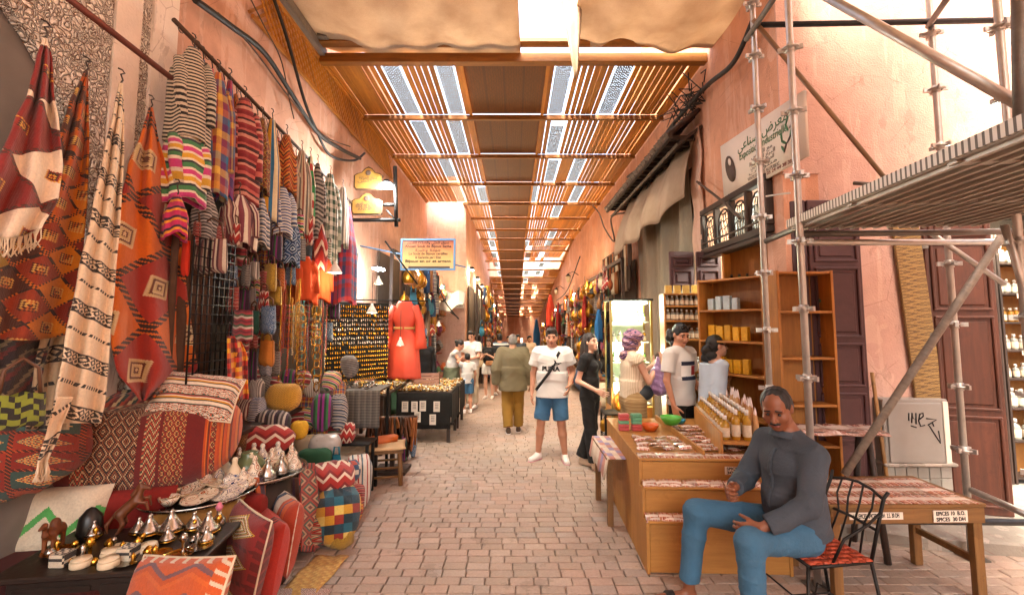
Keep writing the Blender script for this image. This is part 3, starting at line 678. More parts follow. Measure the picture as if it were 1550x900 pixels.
def person(label, loc, face, H=1.74, sk='tan', hair=('short', 'dark'), hd=(0, 0, 0), J=None, top=None, bottom=None, shoes=None, hands=None, h=.008, girth=1.0, fem=False, group=None, eyes=True, fat=1.0, lean=0, beard=None, curl=.35):
    """face: heading in degrees (0 looks away from the camera, 180 towards it). top=(material, sleeve 0..2, hem z, looseness) bottom=(kind, material, length, looseness)"""
    root = thing('person', label, 'person', loc, rad(face), group); k = H / 1.74; sw = .165 if fem else .185; g = girth
    j = dict(hipl=(-.09, 0, .92), hipr=(.09, 0, .92), kneel=(-.1, .02, .5), kneer=(.1, .02, .5), ankl=(-.1, -.02, .085), ankr=(.1, -.02, .085),
             shl=(-sw, 0, 1.42), shr=(sw, 0, 1.42), ell=(-sw - .06, -.03, 1.14), elr=(sw + .06, -.03, 1.14), wrl=(-sw - .07, .05, .9), wrr=(sw + .07, .05, .9), neck=(0, -.015, 1.47), head=(0, .02, 1.62), pel=(0, 0, .97), toel=(-.11, .13, .03), toer=(.11, .13, .03), chest=(0, 0, 1.32))
    j.update(J or {}); j = {a: [q * k for q in b] for a, b in j.items()}
    m_sk = SK[sk]; Rm = rotm(*[rad(q) for q in hd]); hp, W_, E_, C_ = head_prims(j['head'], Rm, k * 1.0, fat)
    pr = list(hp) + [('c', W_((0, -.025, -.05)), j['neck'], .052 * k, .058 * k * g, {'k': .03})]
    up = unit([j['chest'][q] - j['pel'][q] for q in range(3)]); xx = unit([j['shr'][q] - j['shl'][q] for q in range(3)])
    hx_ = unit([j['hipr'][q] - j['hipl'][q] for q in range(3)])
    pr += [('c', j['chest'], j['pel'], .11 * k * g, .1 * k * g, {'k': .05, 'fx': (xx, 1.3)})]
    for s in 'lr':
        pr += [('c', j['neck'], j['sh' + s], .05 * k, .05 * k, {'k': .04}), ('c', j['sh' + s], j['el' + s], .046 * k * g, .037 * k * g, {'k': .02}), ('c', j['el' + s], j['wr' + s], .037 * k * g, .026 * k, {'k': .015}),
               ('c', j['hip' + s], j['knee' + s], .078 * k * g, .052 * k * g, {'k': .03}), ('c', j['knee' + s], lerp(j['knee' + s], j['ank' + s], .35), .05 * k * g, .052 * k * g, {'k': .02}), ('c', lerp(j['knee' + s], j['ank' + s], .35), j['ank' + s], .052 * k * g, .034 * k, {'k': .02}),
               ('c', vadd(j['ank' + s], (0, -.02, -.045 * k)), j['toe' + s], .03 * k, .026 * k, {'k': .03})]
        hd_ = (hands or {}).get(s); d = [j['wr' + s][q] - j['el' + s][q] for q in range(3)]; sx = -1 if s == 'l' else 1
        if hd_ is None: hd_ = dict(d=d, n=(-sx, .0, 0), s=(0, 1, 0.2))
        pr += hand(j['wr' + s], hd_.get('d', d), hd_.get('n', (-sx, 0, 0)), hd_.get('s', (0, 1, 0)), hd_.get('curl', curl), k * 1.0)
    grow('body', pr, h, m_sk, root)
    # ---- face
    if eyes:
        for sx in (-1, 1):
            o = MB().lathe([(.0, -.006), (.008, -.004), (.0105, 0), (.008, .004), (0, .006)], n=8, M=frame(W_((sx * .031, .0815, .008)), [Rm[q][0] for q in range(3)], [Rm[q][2] for q in range(3)])).build('eye', EYE, root)
        hm_ = HAIR[hair[1]] if hair[1] != 'grey' else HAIR['dark']
        [grow('eyebrow', [C_((sx * .046, .084, .03), (sx * .016, .0885, .0335), .0045, .0055)], .004, hm_, root) for sx in (-1, 1)]
        grow('mouth', [C_((-.022, .087, -.0635), (.022, .087, -.0635), .0042, .0042), C_((-.01, .0925, -.0635), (.01, .0925, -.0635), .0035, .0035)], .004, LIP, root)
    if beard:
        bp = [C_((-.024, .091, -.049), (0, .098, -.045), .006, .0075), C_((.024, .091, -.049), (0, .098, -.045), .006, .0075)]
        grow('moustache', bp, .004, HAIR[beard], root)
    hk, hc = hair; hm_ = HAIR[hc]
    if hk != 'none':
        hp = [E_((0, -.018, .045), (.083, .1, .092)), E_((0, -.045, -.005), (.078, .068, .07))]
        fwd = [Rm[q][1] for q in range(3)]; upv = [Rm[q][2] for q in range(3)]
        sub = [E_((0, .1, -.04), (.066, .075, .095), sub=True, k=.008)]
        if hk == 'short': hp += [E_((0, .035, .1), (.06, .045, .03)), E_((.02, .05, .103), (.04, .03, .026))] + sub
        elif hk == 'crop': hp = [E_((0, -.016, .04), (.079, .097, .09)), E_((0, -.045, -.01), (.075, .062, .065))] + sub
        elif hk == 'balding': hp = [E_((0, -.02, .038), (.083, .096, .092)), E_((0, -.04, -.005), (.082, .069, .062))] + [E_((0, .115, .03), (.072, .095, .15), sub=True, k=.008)]
        elif hk == 'bun': hp += [E_((0, -.12, .05), (.05, .045, .045))] + sub
        elif hk == 'curly': hp += [E_((U(-.07, .07), -.06 + U(-.05, .02), -.03 - .03 * q), (.045, .04, .04)) for q in range(6)] + [E_((U(-.06, .06), -.12 + U(-.02, .03), -.02 - .02 * q), (.05, .045, .05)) for q in range(6)] + sub
        elif hk == 'long': hp += [C_((0, -.08, -.02), (0, -.13, -.26), .075, .075), C_((0, -.13, -.26), (.01, -.12, -.42), .075, .03), C_((-.066, .01, .02), (-.075, .02, -.2), .03, .026), C_((-.075, .02, -.2), (-.07, .0, -.34), .026, .012), C_((.066, -.02, .02), (.075, -.04, -.22), .028, .03)] + sub
        elif hk == 'bowl': hp += [E_((0, .04, .075), (.066, .05, .045))] + sub
        fz = (lambda X, Y, Z: .006 * np.sin(70 * X + 20 * Z) * np.sin(65 * Z + 3) * np.sin(60 * Y)) if hk in ('curly', 'short') else (lambda X, Y, Z: .003 * np.sin(150 * X + 8 * Z) * np.sin(120 * Y + 5))
        grow('hair', hp, h * .8, hm_, root, fz)
    # ---- clothes
    if top:
        m_, slv, hem, lo_ = top[:4]; opt = top[4] if len(top) > 4 else {}; lo_ *= k; r = .118 * k * g + lo_
        tp = [('c', j['chest'], lerp(j['chest'], j['pel'], .55), r * (1.03 if not fem else .97), r * .96, {'k': .06, 'fx': (xx, 1.32)}), ('k', lerp(j['chest'], j['pel'], .5), vadd(j['pel'], up, (hem - .97) * k), r * .97, r * (1.0 + opt.get('flare', .09)), {'k': .05, 'fx': (hx_, 1.3)})]
        if fem: tp += [('e', vadd(vadd(j['chest'], xx, sx * .07 * k), cross(up, xx), .085 * k), (.06 * k, .06 * k, .065 * k), {'k': .04}) for sx in (-1, 1)]
        if opt.get('belly'): tp += [('e', vadd(lerp(j['chest'], j['pel'], .62), cross(up, xx), .07 * k), [opt['belly']] * 3, {'k': .09})]
        for s in 'lr':
            if slv > -.5: tp += [('c', vadd(j['neck'], up, -.02), j['sh' + s], .06 * k, .058 * k * g + lo_ * .8, {'k': .05})]
            rs = .056 * k * g + lo_
            if 0 < slv <= 1: tp += [('k', j['sh' + s], lerp(j['sh' + s], j['el' + s], slv), rs, rs * (.97 + .12 * opt.get('wide', 1)), {'k': .03})]
            elif slv > 1: tp += [('c', j['sh' + s], j['el' + s], rs, rs * .86, {'k': .03}), ('k', j['el' + s], lerp(j['el' + s], j['wr' + s], slv - 1), rs * .86, rs * .72, {'k': .02})]
        nk = opt.get('neck', .062); tp += [('e', vadd(j['neck'], up, .035 * k), (nk * k,) * 3, {'sub': True, 'k': .01})]
        o = grow(opt.get('name', 'shirt'), tp, h, m_, root, folds(opt.get('fold', .004), U(0, 6), 30)); j['_top'] = o
    if bottom:
        kind, m_, ln, lo_ = bottom; lo_ *= k; bp = []
        if kind == 'skirt':
            bp = [('k', vadd(j['pel'], up, .06), vadd(j['pel'], (0, 0, 1), -ln * .9 * k), .125 * k * g + lo_, .16 * k * g + lo_, {'fx': (hx_, 1.25)})]
        else:
            bp = [('c', vadd(j['pel'], up, .03), lerp(j['hipl'], j['hipr'], .5), .108 * k * g + lo_, .108 * k * g + lo_, {'k': .05, 'fx': (hx_, 1.32)})]
            for s in 'lr':
                a, b_, c = j['hip' + s], j['knee' + s], j['ank' + s]; w1, w2, w3 = .086 * k * g + lo_, .06 * k * g + lo_, .05 * k + lo_ * (2.2 if kind == 'wide' else 1.1)
                if ln <= 1: bp += [('k', a, lerp(a, b_, ln), w1, w1 + (w2 - w1) * ln + .014, {'k': .035}), ('c', a, lerp(a, b_, .3), w1, w1 * .9, {'k': .035})]
                else: bp += [('c', a, b_, w1, w2, {'k': .035}), ('k', b_, lerp(b_, c, ln - 1), w2, w3, {'k': .03}), ('c', b_, lerp(b_, c, .4), w2, w2 * .5 + w3 * .5, {'k': .02})]
        grow({'skirt': 'skirt'}.get(kind, 'shorts' if ln <= 1 else 'trousers'), bp, h, m_, root, folds(.0075, U(0, 6), 30))
    if shoes:
        kind, m_, *sole = shoes
        for s in 'lr':
            a, t_ = j['ank' + s], j['toe' + s]; hl = vadd(vadd(a, (0, 0, 1), -.05 * k), unit([a[q] - t_[q] for q in (0, 1)] + [0]), .015); t2 = vadd(t_, unit([t_[q] - a[q] for q in (0, 1)] + [0]), .01)
            hl = [hl[0], hl[1], t_[2] + .012]
            if kind == 'slide':
                o = grow('sandal', [('c', vadd(hl, (0, 0, -.028)), vadd(t2, (0, 0, -.02)), .036, .04, {}), ('p', (0, 0, 1), t_[2] - .008)], .005, m_, root)
                e = unit([t_[q] - a[q] for q in range(2)] + [0]); md = lerp(a, t_, .62); grow('strap', [('k', vadd(vadd(md, e, -.028), (0, 0, -.02)), vadd(vadd(md, e, .028), (0, 0, -.02)), .043, .041, {})], .005, m_, root)
            else:
                o = grow('shoe', [('c', hl, t2, .043 * k, .036 * k, {'k': .02}), ('c', vadd(hl, (0, 0, .04)), lerp(hl, t2, .5), .038 * k, .036 * k, {'k': .02}), ('p', (0, 0, -1), -(t_[2] - .028))], h * .8, m_, root)
                if sole: grow('sole', [('c', vadd(hl, (0, 0, -.03)), vadd(t2, (0, 0, -.03)), .045 * k, .04 * k, {}), ('p', (0, 0, 1), t_[2] - .014), ('p', (0, 0, -1), -(t_[2] - .03))], .006, sole[0], o)
    root['_'] = 0; del root['_']
    return root, j, W_, Rm
from mathutils.bvhtree import BVHTree
def wrap_on(o, target, d, off=.003):
    """press flat lettering onto a surface along local direction d"""
    bv = BVHTree.FromPolygons([v.co.copy() for v in target.data.vertices], [tuple(p.vertices) for p in target.data.polygons]); d = Vector(d)
    for v in o.data.vertices:
        p = o.matrix_basis @ v.co; hit = bv.ray_cast(p - d * .5, d)
        if hit[0] is not None: v.co = o.matrix_basis.inverted() @ (hit[0] - d * off)
    o.data.update()
def band_on(name, pts, w_, m_, target, d, parent, off=.004, cen=None):
    """strap following a surface"""
    pass
def strap(name, pts, wd, th, m_, parent=None, nrm=(0, 1, 0)):
    """flat band through points"""
    b = MB(); q = [Vector(p) for p in pts]; out = []
    for i in range(len(q) - 1):
        p0, p1, p2, p3 = q[max(0, i - 1)], q[i], q[i + 1], q[min(len(q) - 1, i + 2)]
        for k in range(6):
            t = k / 6; out.append(.5 * ((2 * p1) + (p2 - p0) * t + (2 * p0 - 5 * p1 + 4 * p2 - p3) * t * t + (3 * p1 - p0 - 3 * p2 + p3) * t ** 3))
    out.append(q[-1]); n = len(out) - 1
    def fn(u, v):
        i = min(n, int(round(v * n))); t = (out[min(n, i + 1)] - out[max(0, i - 1)]).normalized(); s = t.cross(Vector(nrm)).normalized(); return out[i] + s * (u - .5) * wd
    return b.grid(fn, 1, n).build(name, m_, parent, thick=th)
C_TEE = mat('white cotton', 'c6c1bc', .9, noise=.06); C_BLK = mat('black cotton', '121111', .9, noise=.2); C_DENIM = mat('blue denim', '37607c', .9, noise=.34, scale=5, bump=.6, bs=60, bd=.006)
C_DENIM2 = mat('mid blue denim', '3a6384', .9, noise=.25, scale=5, bump=.35, bs=400); C_CHAR = mat('charcoal shirt cotton', '3c434c', .9, noise=.2, scale=5, bump=.6, bs=50, bd=.006); C_OLIVE = mat('olive corduroy jacket', '6b6048', .95, noise=.15)
C_MUST = mat('mustard trousers', '8a6524', .95, noise=.18); C_KHAKI = mat('khaki cotton', 'a08560', .95, noise=.15); C_GREEN = mat('faded green cotton', '6a7058', .9, noise=.15); C_BEIGE = mat('beige cotton', 'bfae96', .9, noise=.12)
C_CARD = mat('pale blue cardigan knit', 'aebccb', .95, noise=.1); SH_W = mat('white sneaker', 'ddd2cc', .6, noise=.06); SH_P = mat('pink sole', 'c98a94', .6); SH_B = mat('brown leather shoe', '4a3324', .6); SH_C = mat('cream canvas shoe', 'cdb9a2', .7); SH_K = mat('black sandal leather', '1c1614', .5)
def m_blouse():
    t = T('striped sleeveless blouse cotton'); x, y, z = t.xyz(t.pos('Object')); f = t.fr(t.mul(t.add(x, t.mul(y, .6)), 38)); return t.fin(t.var(t.mix(t.mul(t.lt(f, .22), .6), hx('cbb9a0'), hx('8a7560')), t.noise(t.pos('World'), 9, 3), .12), .9)
def m_leopard():
    t = T('leopard print cotton'); p = t.pos('Object'); a = t.vor(p, 55); return t.fin(t.mix(t.lt(t.m('ABSOLUTE', t.sub(a, .3)), .12), hx('9a6238'), hx('1d120c')), .9)
def m_scarf():
    t = T('mauve and indigo headscarf'); p = t.pos('Object'); x, y, z = t.xyz(p); n = t.noise(p, 9, 3); f = t.fr(t.add(t.mul(z, 13), t.mul(n, 1.6)))
    return t.fin(t.ramp(f, stops(['7a5a78', 'a2788a', '2c3558', '8c6a86', '3d2b4a', 'b08a8a'])), .9)
def m_khakistripe():
    t = T('striped khaki cotton'); x, y, z = t.xyz(t.pos('Object')); return t.fin(t.mix(t.mul(t.lt(t.fr(t.mul(z, 26)), .16), .5), hx('93774f'), hx('c0a880')), .95)
C_BLOUSE, C_LEO, C_SCARF, C_KST = m_blouse(), m_leopard(), m_scarf(), m_khakistripe()
INK = mat('black print', '0d0d0f', .7, bump=0)
# ---- seated vendor in front
ch_pos = G(1195, 880); 
man, jm, Wm, Rmm = person('seated balding man in charcoal shirt and blue jeans on the iron chair', (1.80, 3.0, .0), 98, 1.83, 'brown', ('balding', 'black'), (40, -22, 4),
    dict(pel=(0, .0, .56), chest=(-.01, .04, .9), neck=(-.02, .06, 1.09), head=(-.03, .13, 1.237), shl=(-.18, .03, 1.0), shr=(.17, .05, 1.0), ell=(-.27, .14, .76), elr=(.22, .2, .74), wrl=(-.19, .38, .63), wrr=(.05, .38, .76),
         hipl=(-.1, .04, .52), hipr=(.1, .04, .52), kneel=(-.19, .45, .56), kneer=(.2, .54, .57), ankl=(-.2, .45, .1), ankr=(.25, .58, .1), toel=(-.26, .62, .04), toer=(.25, .79, .04)),
    top=(C_CHAR, 1.85, .93, .01, dict(belly=.12, neck=.06, fold=.008)), bottom=('jeans', C_DENIM, 1.9, .006), shoes=('slide', SH_K), h=.0065, girth=1.1, fat=1.12, beard='black',
    hands=dict(l=dict(d=(.55, .75, -.3), n=(.1, -.1, -1), s=(.5, .6, .2), curl=.55), r=dict(d=(-.5, .75, -.1), n=(-.8, -.4, .1), s=(0, .2, 1), curl=1.0)))
pk_ = lambda t: [(.0, .185 + .02 * math.sin(pi * t), 1.06 - .42 * t)]
# collar of his shirt
nk_ = Vector(jm['neck'])
def collar(u, v):
    a = -pi / 2 + .42 + (2 * pi - .84) * u; a += pi; r = .074 + .02 * v; dr = math.cos((u - .5) * 2 * pi); return nk_ + Vector((r * math.cos(a) * 1.05, .014 - r * math.sin(a) * .95, .024 - .04 * v - .035 * (abs(u - .5) * 2) ** 3 * (1 + .7 * v)))
MB().grid(lambda u, v: collar(u, v), 28, 4).build('collar', C_CHAR, man, thick=.006)
tp_ = jm['_top']; patch_ = MB().grid(lambda u, v: (-.04 + .03 * u, .7, .70 + .36 * v), 2, 16).build('placket', C_CHAR, man, thick=.003); wrap_on(patch_, tp_, (0, -1, 0), .005)
bv_ = BVHTree.FromPolygons([v.co.copy() for v in tp_.data.vertices], [tuple(p.vertices) for p in tp_.data.polygons])
for z_ in (.74, .82, .9, .98):
    ht = bv_.ray_cast(Vector((-.025, .8, z_)), Vector((0, -1, 0)))[0]
    if ht is not None: MB().lathe([(0, 0), (.006, 0), (.006, .003), (0, .004)], n=8, M=frame(ht + Vector((0, .008, 0)), (1, 0, 0), (0, 0, 1)) @ Matrix.Rotation(pi, 4, 'X')).build('button', mat('dark button', '23262b', .4, bump=0), man)

# ---- man in white sports tee
puma, jp, Wp, Rp = person('man in white sports tee and denim shorts with black crossbody strap', (.52, 6.3, zg(6.3)), 168, 1.77, 'tan', ('short', 'dark'), (6, -6, 0),
    dict(kneel=(-.12, .02, .5), ankl=(-.16, -.02, .085), toel=(-.2, .12, .03), ankr=(.2, -.04, .085), kneer=(.15, .02, .5), toer=(.27, .1, .03), ell=(-.27, -.06, 1.17), wrl=(-.24, .1, 1.0), elr=(.26, -.03, 1.14), wrr=(.27, .03, .89)),
    top=(C_TEE, .62, .84, .026, dict(fold=.007)), bottom=('shorts', C_DENIM2, .9, .018), shoes=('shoe', SH_W, SH_P), h=.0075, girth=1.08, fat=1.05)
tee = jp['_top'] if '_top' in jp else None
for s_, sz, dx, dz, wd in (('PUMA', .085, .0, 1.235, .24),):
    o = text(s_, sz, INK, frame((dx, .6, dz), (-1, 0, 0), (0, 0, 1)), puma, 'lettering', width=wd, off=.004); wrap_on(o, tee, (0, -1, 0))
cat_ = [(0, 0), (.02, .012), (.05, .02), (.075, .035), (.1, .038), (.085, .05), (.06, .046), (.03, .05), (.02, .075), (-.01, .09), (.005, .06), (-.005, .03), (-.03, .012)]
q = MB()
for k_ in range(len(cat_)): pass
q.v = [(-a - .05, .6, b_ + 1.27) for a, b_ in cat_]; q.face(list(range(len(cat_)))); o = q.build('emblem', INK, puma); o.data.transform(Matrix()); wrap_on(o, tee, (0, -1, 0), .004)
st_ = strap('strap', [(-.14, -.02, 1.5), (-.10, .115, 1.43), (-.02, .165, 1.25), (.1, .19, 1.08), (.19, .12, .97), (.215, .02, .93)], .038, .004, C_BLK, puma)
bagp = tag(grow('crossbody_bag', [('e', (0, 0, 0), (.05, .1, .11), {})], .008, C_BLK, None, folds(.003)), 'small black bag at the hip of the man in the white sports tee', 'bag'); bagp.location = (.36, 6.37, .92 + zg(6.3))
# ---- woman in black
wblk, jb, _, _ = person('woman all in black with long dark hair looking right', (.98, 5.98, 0), 238, 1.70, 'fair', ('long', 'dark'), (-14, 8, 0),
    dict(ankl=(-.06, -.14, .085), toel=(-.06, .04, .03), kneel=(-.08, -.02, .5), kneer=(.08, .03, .5), ankr=(.07, .1, .085), toer=(.08, .27, .03), elr=(.2, -.08, 1.13), wrr=(.2, .17, 1.03), ell=(-.23, -.02, 1.12), wrl=(-.24, .0, .86)),
    top=(C_BLK, .55, .9, .008), bottom=('wide', C_BLK, 1.93, .02), shoes=('shoe', SH_C), h=.0075, girth=.9, fem=True)
# ---- woman in the headscarf
whs, jh, Wh, Rh = person('woman in a mauve headscarf, striped blouse and khaki shorts holding something up', (1.42, 5.55, 0), 278, 1.74, 'fair', ('none', 'brown'), (0, -14, 0),
    dict(elr=(.2, .12, 1.16), wrr=(.1, .3, 1.36), ell=(-.2, .1, 1.14), wrl=(-.1, .31, 1.32)), top=(C_BLOUSE, .12, .96, .022, dict(wide=2)), bottom=('shorts', C_KST, .55, .035), shoes=('slide', SH_B), h=.0075, girth=.98, fem=True,
    hands=dict(l=dict(d=(.5, .5, .6), n=(.6, -.6, 0), s=(0, .5, 1), curl=.7), r=dict(d=(-.4, .5, .6), n=(-.6, -.6, 0), s=(0, .5, 1), curl=.7)), eyes=False)
hw = lambda p: Wh(p)
grow('headscarf', [('e', hw((0, -.01, .055)), (.1, .118, .09), Rh, {}), ('e', hw((0, -.03, -.03)), (.092, .1, .11), Rh, {'k': .04}), ('c', hw((-.085, .05, .06)), hw((.085, .05, .06)), .034, .034, {'k': .02}), ('c', hw((-.1, -.05, .05)), hw((-.085, .05, .06)), .03, .034, {'k': .02}), ('c', hw((.1, -.05, .05)), hw((.085, .05, .06)), .03, .034, {'k': .02}), ('c', hw((-.05, .03, -.1)), hw((0, -.07, -.19)), .05, .06, {'k': .03}), ('e', hw((0, .1, -.035)), (.05, .06, .07), Rh, {'sub': True})], .006, C_SCARF, whs, lambda X, Y, Z: .006 * np.sin(85 * Z + 30 * X + 20 * Y))
strap('strap', [(.14, -.03, 1.46), (.1, .12, 1.38), (0, .16, 1.25), (-.12, .14, 1.08), (-.19, .03, .98)], .022, .004, C_BLK, whs)
bag2 = tag(grow('handbag', [('e', (0, 0, 0), (.12, .05, .085), {}), ('e', (0, 0, -.02), (.11, .055, .08), {})], .007, mat('dark teal leather', '2b3338', .5), None), 'dark round handbag on the hip of the headscarf woman', 'bag'); bag2.location = (1.52, 5.42, 1.03); bag2.rotation_euler = (0, 0, .2)
def m_plbag():
    t = T('thin mauve plastic'); w_ = t.pos('World'); t.bump(t.noise(w_, 16, 4), .9, .03); return t.fin(t.var(hx('9a78a8'), t.noise(w_, 9, 3), .25), .3, 0, Transmission_Weight=.25)
pb2 = tag(grow('plastic_bag', [('e', (0, 0, 0), (.11, .07, .15), {}), ('c', (0, 0, .1), (0, .0, .27), .05, .015, {'k': .08}), ('e', (.03, 0, -.08), (.11, .08, .09), {'k': .05})], .008, m_plbag(), None, lambda X, Y, Z: .007 * np.sin(50 * X + 40 * Z) * np.sin(33 * Z + 45 * Y)), 'crumpled mauve plastic bag held by the headscarf woman', 'bag'); pb2.location = (1.70, 5.45, 1.16)
jar = thing('incense_jar', 'small dark jar held up by the headscarf woman', 'jar', (1.73, 5.55, 1.4)); MB().lathe([(.02, 0), (.03, .02), (.028, .05), (.03, .055)], n=12).build('jar_body', mat('dark clay', '4a382e', .6), jar); MB().lathe([(.03, .0555), (.02, .07), (.006, .078), (.004, .09)], n=12).build('lid', mat('dark clay', '4a382e', .6), jar)
# ---- young man with flag tee
ym, jy, _, _ = person('young man in white tee with a navy and red flag print', (1.93, 5.35, .03), 215, 1.79, 'tan', ('curly', 'black'), (-22, -16, 0),
    dict(ell=(-.24, -.02, 1.13), wrl=(-.2, .16, .93), elr=(.25, .0, 1.13), wrr=(.22, .06, .87)), top=(C_TEE, .7, .86, .014), bottom=('jeans', C_BLK, 1.9, .01), shoes=('shoe', SH_W), h=.0075)
yt = jy['_top']; NAVY = mat('navy print', '171c33', .8, bump=0); RED = mat('red print', 'a02428', .8, bump=0); WHT = mat('white print', 'e8e4e0', .8, bump=0)
def patch(parent, tgt, x0, x1, z0, z1, m_, off, name='print', d=(0, -1, 0)):
    o = MB().grid(lambda u, v: (x0 + (x1 - x0) * u, .6, z0 + (z1 - z0) * v), 8, 4).build(name, m_, parent); wrap_on(o, tgt, d, off); return o
patch(ym, yt, -.13, .13, 1.20, 1.34, WHT, .003); patch(ym, yt, -.13, .0, 1.215, 1.325, RED, .0045); patch(ym, yt, -.13, .13, 1.33, 1.375, NAVY, .004); patch(ym, yt, -.13, .13, 1.165, 1.21, NAVY, .0045)
gl = thing('sunglasses', 'dark sunglasses pushed up on the curly hair of the young man', 'glasses', tuple(Matrix.Translation((1.93, 5.35, .03)) @ Matrix.Rotation(rad(215), 4, 'Z') @ Vector((.03, .11, 1.755))), rad(193))
for sx in (-1, 1): MB().lathe([(0, -.004), (.028, -.003), (.028, .003), (0, .004)], n=12, M=frame((sx * .034, 0, 0), (1, 0, 0), (0, .3, 1))).build('lens', EYE, gl)
MB().tube([(-.08, -.1, 0), (-.065, 0, .005), (0, .005, .01), (.065, 0, .005), (.08, -.1, 0)], .004, 5).build('frame', EYE, gl)
# ---- woman with cardigan
wc, jc, _, _ = person('woman with curly dark hair, leopard print dress and pale blue cardigan', (2.2, 5.02, .02), 268, 1.68, 'fair', ('curly', 'black'), (0, 4, 0),
    dict(elr=(.2, -.05, 1.12), wrr=(.17, .12, .95), ell=(-.22, .0, 1.12), wrl=(-.18, .16, .98)), top=(C_LEO, -1, .9, .01, dict(neck=.1, name='dress')), bottom=('skirt', C_LEO, .45, .02), shoes=('shoe', SH_C), h=.0075, girth=1.05, fem=True)
k_ = 1.68 / 1.74
grow('cardigan', [('c', jc['sh' + s], jc['el' + s], .066, .06, {'k': .04}) for s in 'lr'] + [('k', jc['el' + s], lerp(jc['el' + s], jc['wr' + s], .9), .06, .05, {'k': .03}) for s in 'lr'] + [('k', (0, -.045, 1.38), (0, -.05, .8), .12, .15, {'k': .05, 'fx': ((1, 0, 0), 1.3)}), ('e', (0, .13, 1.1), (.12, .13, .6), {'sub': True, 'k': .02}), ('e', (0, .02, 1.5), (.1, .12, .12), {'sub': True, 'k': .02})], .0075, C_CARD, wc, folds(.004, 2, 40))
# ---- old man walking away
om, jo, _, _ = person('grey haired man in olive jacket and mustard trousers walking away', (-.02, 8.1, zg(8.1)), 2, 1.70, 'olive', ('crop', 'grey'), (0, -5, 0),
    dict(ankl=(-.08, -.1, .1), toel=(-.09, .05, .04), kneel=(-.1, .03, .5), kneer=(.1, .06, .5), ankr=(.1, .08, .085), toer=(.11, .24, .03), ell=(-.3, -.05, 1.13), wrl=(-.3, .0, .85), elr=(.3, -.04, 1.13), wrr=(.31, .05, .86)),
    top=(C_OLIVE, 1.95, .76, .05, dict(name='jacket', fold=.007)), bottom=('pants', C_MUST, 1.92, .03), shoes=('shoe', SH_B, SH_W), h=.009, girth=1.12, eyes=False)
# ---- group at the stalls behind
person('woman in white tank top and grey green skirt bending to a child', (-1.45, 10.6, zg(10.6)), 262, 1.66, 'tan', ('bun', 'black'), (0, -22, 0), dict(chest=(0, .1, 1.28), neck=(0, .15, 1.42), head=(0, .22, 1.55), shl=(-.17, .13, 1.36), shr=(.17, .13, 1.36), ell=(-.2, .28, 1.15), elr=(.2, .28, 1.15), wrl=(-.1, .45, 1.02), wrr=(.1, .45, 1.02)), top=(C_TEE, .05, .95, .012), bottom=('skirt', C_GREEN, .75, .05), shoes=('shoe', SH_C), h=.012, fem=True, girth=1.08)
person('tall man in white tee and beige trousers beside the child', (-1.0, 10.95, zg(10.95)), 150, 1.82, 'tan', ('short', 'black'), (12, -22, 0), dict(ell=(-.25, .1, 1.16), wrl=(-.05, .26, 1.1), elr=(.25, .05, 1.15), wrr=(.1, .25, 1.05)), top=(C_TEE, .65, .88, .015), bottom=('pants', C_BEIGE, 1.9, .015), shoes=('shoe', SH_W), h=.012)
person('child in white tee and blue shorts with an arm raised to the brow', (-1.03, 10.2, zg(10.2)), 25, 1.3, 'tan', ('short', 'black'), (0, 0, 0), dict(ell=(-.3, .02, 1.5), wrl=(-.1, .16, 1.62), head=(0, .02, 1.62)), top=(C_TEE, .6, .88, .012), bottom=('shorts', C_DENIM2, .8, .02), shoes=('shoe', SH_W), h=.01, eyes=False)
person('woman in black top and white shorts with a tan waist bag', (-.68, 12.6, zg(12.6)), 165, 1.64, 'fair', ('long', 'brown'), (0, -20, 0), dict(ell=(-.22, .05, 1.14), wrl=(-.06, .22, 1.26), elr=(.22, .05, 1.14), wrr=(.06, .22, 1.26)), top=(C_BLK, .4, .98, .008), bottom=('shorts', C_TEE, .5, .03), shoes=('shoe', SH_W), h=.012, fem=True)
wb = tag(MB().cbox((0, 0, 0), (.22, .07, .13), .03).build('waist_bag', mat('tan leather', 'b07a4e', .6)), 'tan waist bag on the woman in white shorts', 'bag'); wb.location = (-.66, 12.42, .98 + zg(12.6))
SM_ = stripes  # striped knit for the shopper
def m_band():
    t = T('navy and white banded knit'); x, y, z = t.xyz(t.pos('Object')); return t.fin(t.ramp(t.fr(t.mul(z, 5.2)), stops(['20242f', '20242f', 'c9c4be', '39506a'])), .9)
person('man in navy and white banded shirt with his back turned', (-.42, 13.4, zg(13.4)), 10, 1.76, 'tan', ('short', 'black'), (0, 0, 0), None, top=(m_band(), .7, .86, .02), bottom=('shorts', C_BLK, .9, .02), shoes=('shoe', SH_W), h=.013, eyes=False, girth=1.1)
person('dark haired shopper in charcoal far behind the olive jacket', (.12, 14.2, zg(14.2)), 185, 1.74, 'olive', ('short', 'black'), (0, 0, 0), None, top=(C_CHAR, 1.9, .85, .02), bottom=('pants', C_DENIM2, 1.9, .02), shoes=('shoe', SH_B), h=.014)
person('far shopper in pale shirt before the right hand stalls', (.55, 16.5, zg(16.5)), 200, 1.72, 'olive', ('short', 'black'), (0, 0, 0), None, top=(C_BEIGE, .7, .85, .02), bottom=('pants', C_CHAR, 1.9, .02), shoes=('shoe', SH_B), h=.015)
person('distant woman in rust coloured top by the left stalls', (-.9, 17.5, zg(17.5)), 170, 1.64, 'olive', ('long', 'black'), (0, 0, 0), None, top=(mat('rust cotton', '9a4a2a', .9), 1.9, .85, .03), bottom=('pants', C_BLK, 1.9, .02), shoes=('shoe', SH_B), h=.016, fem=True)
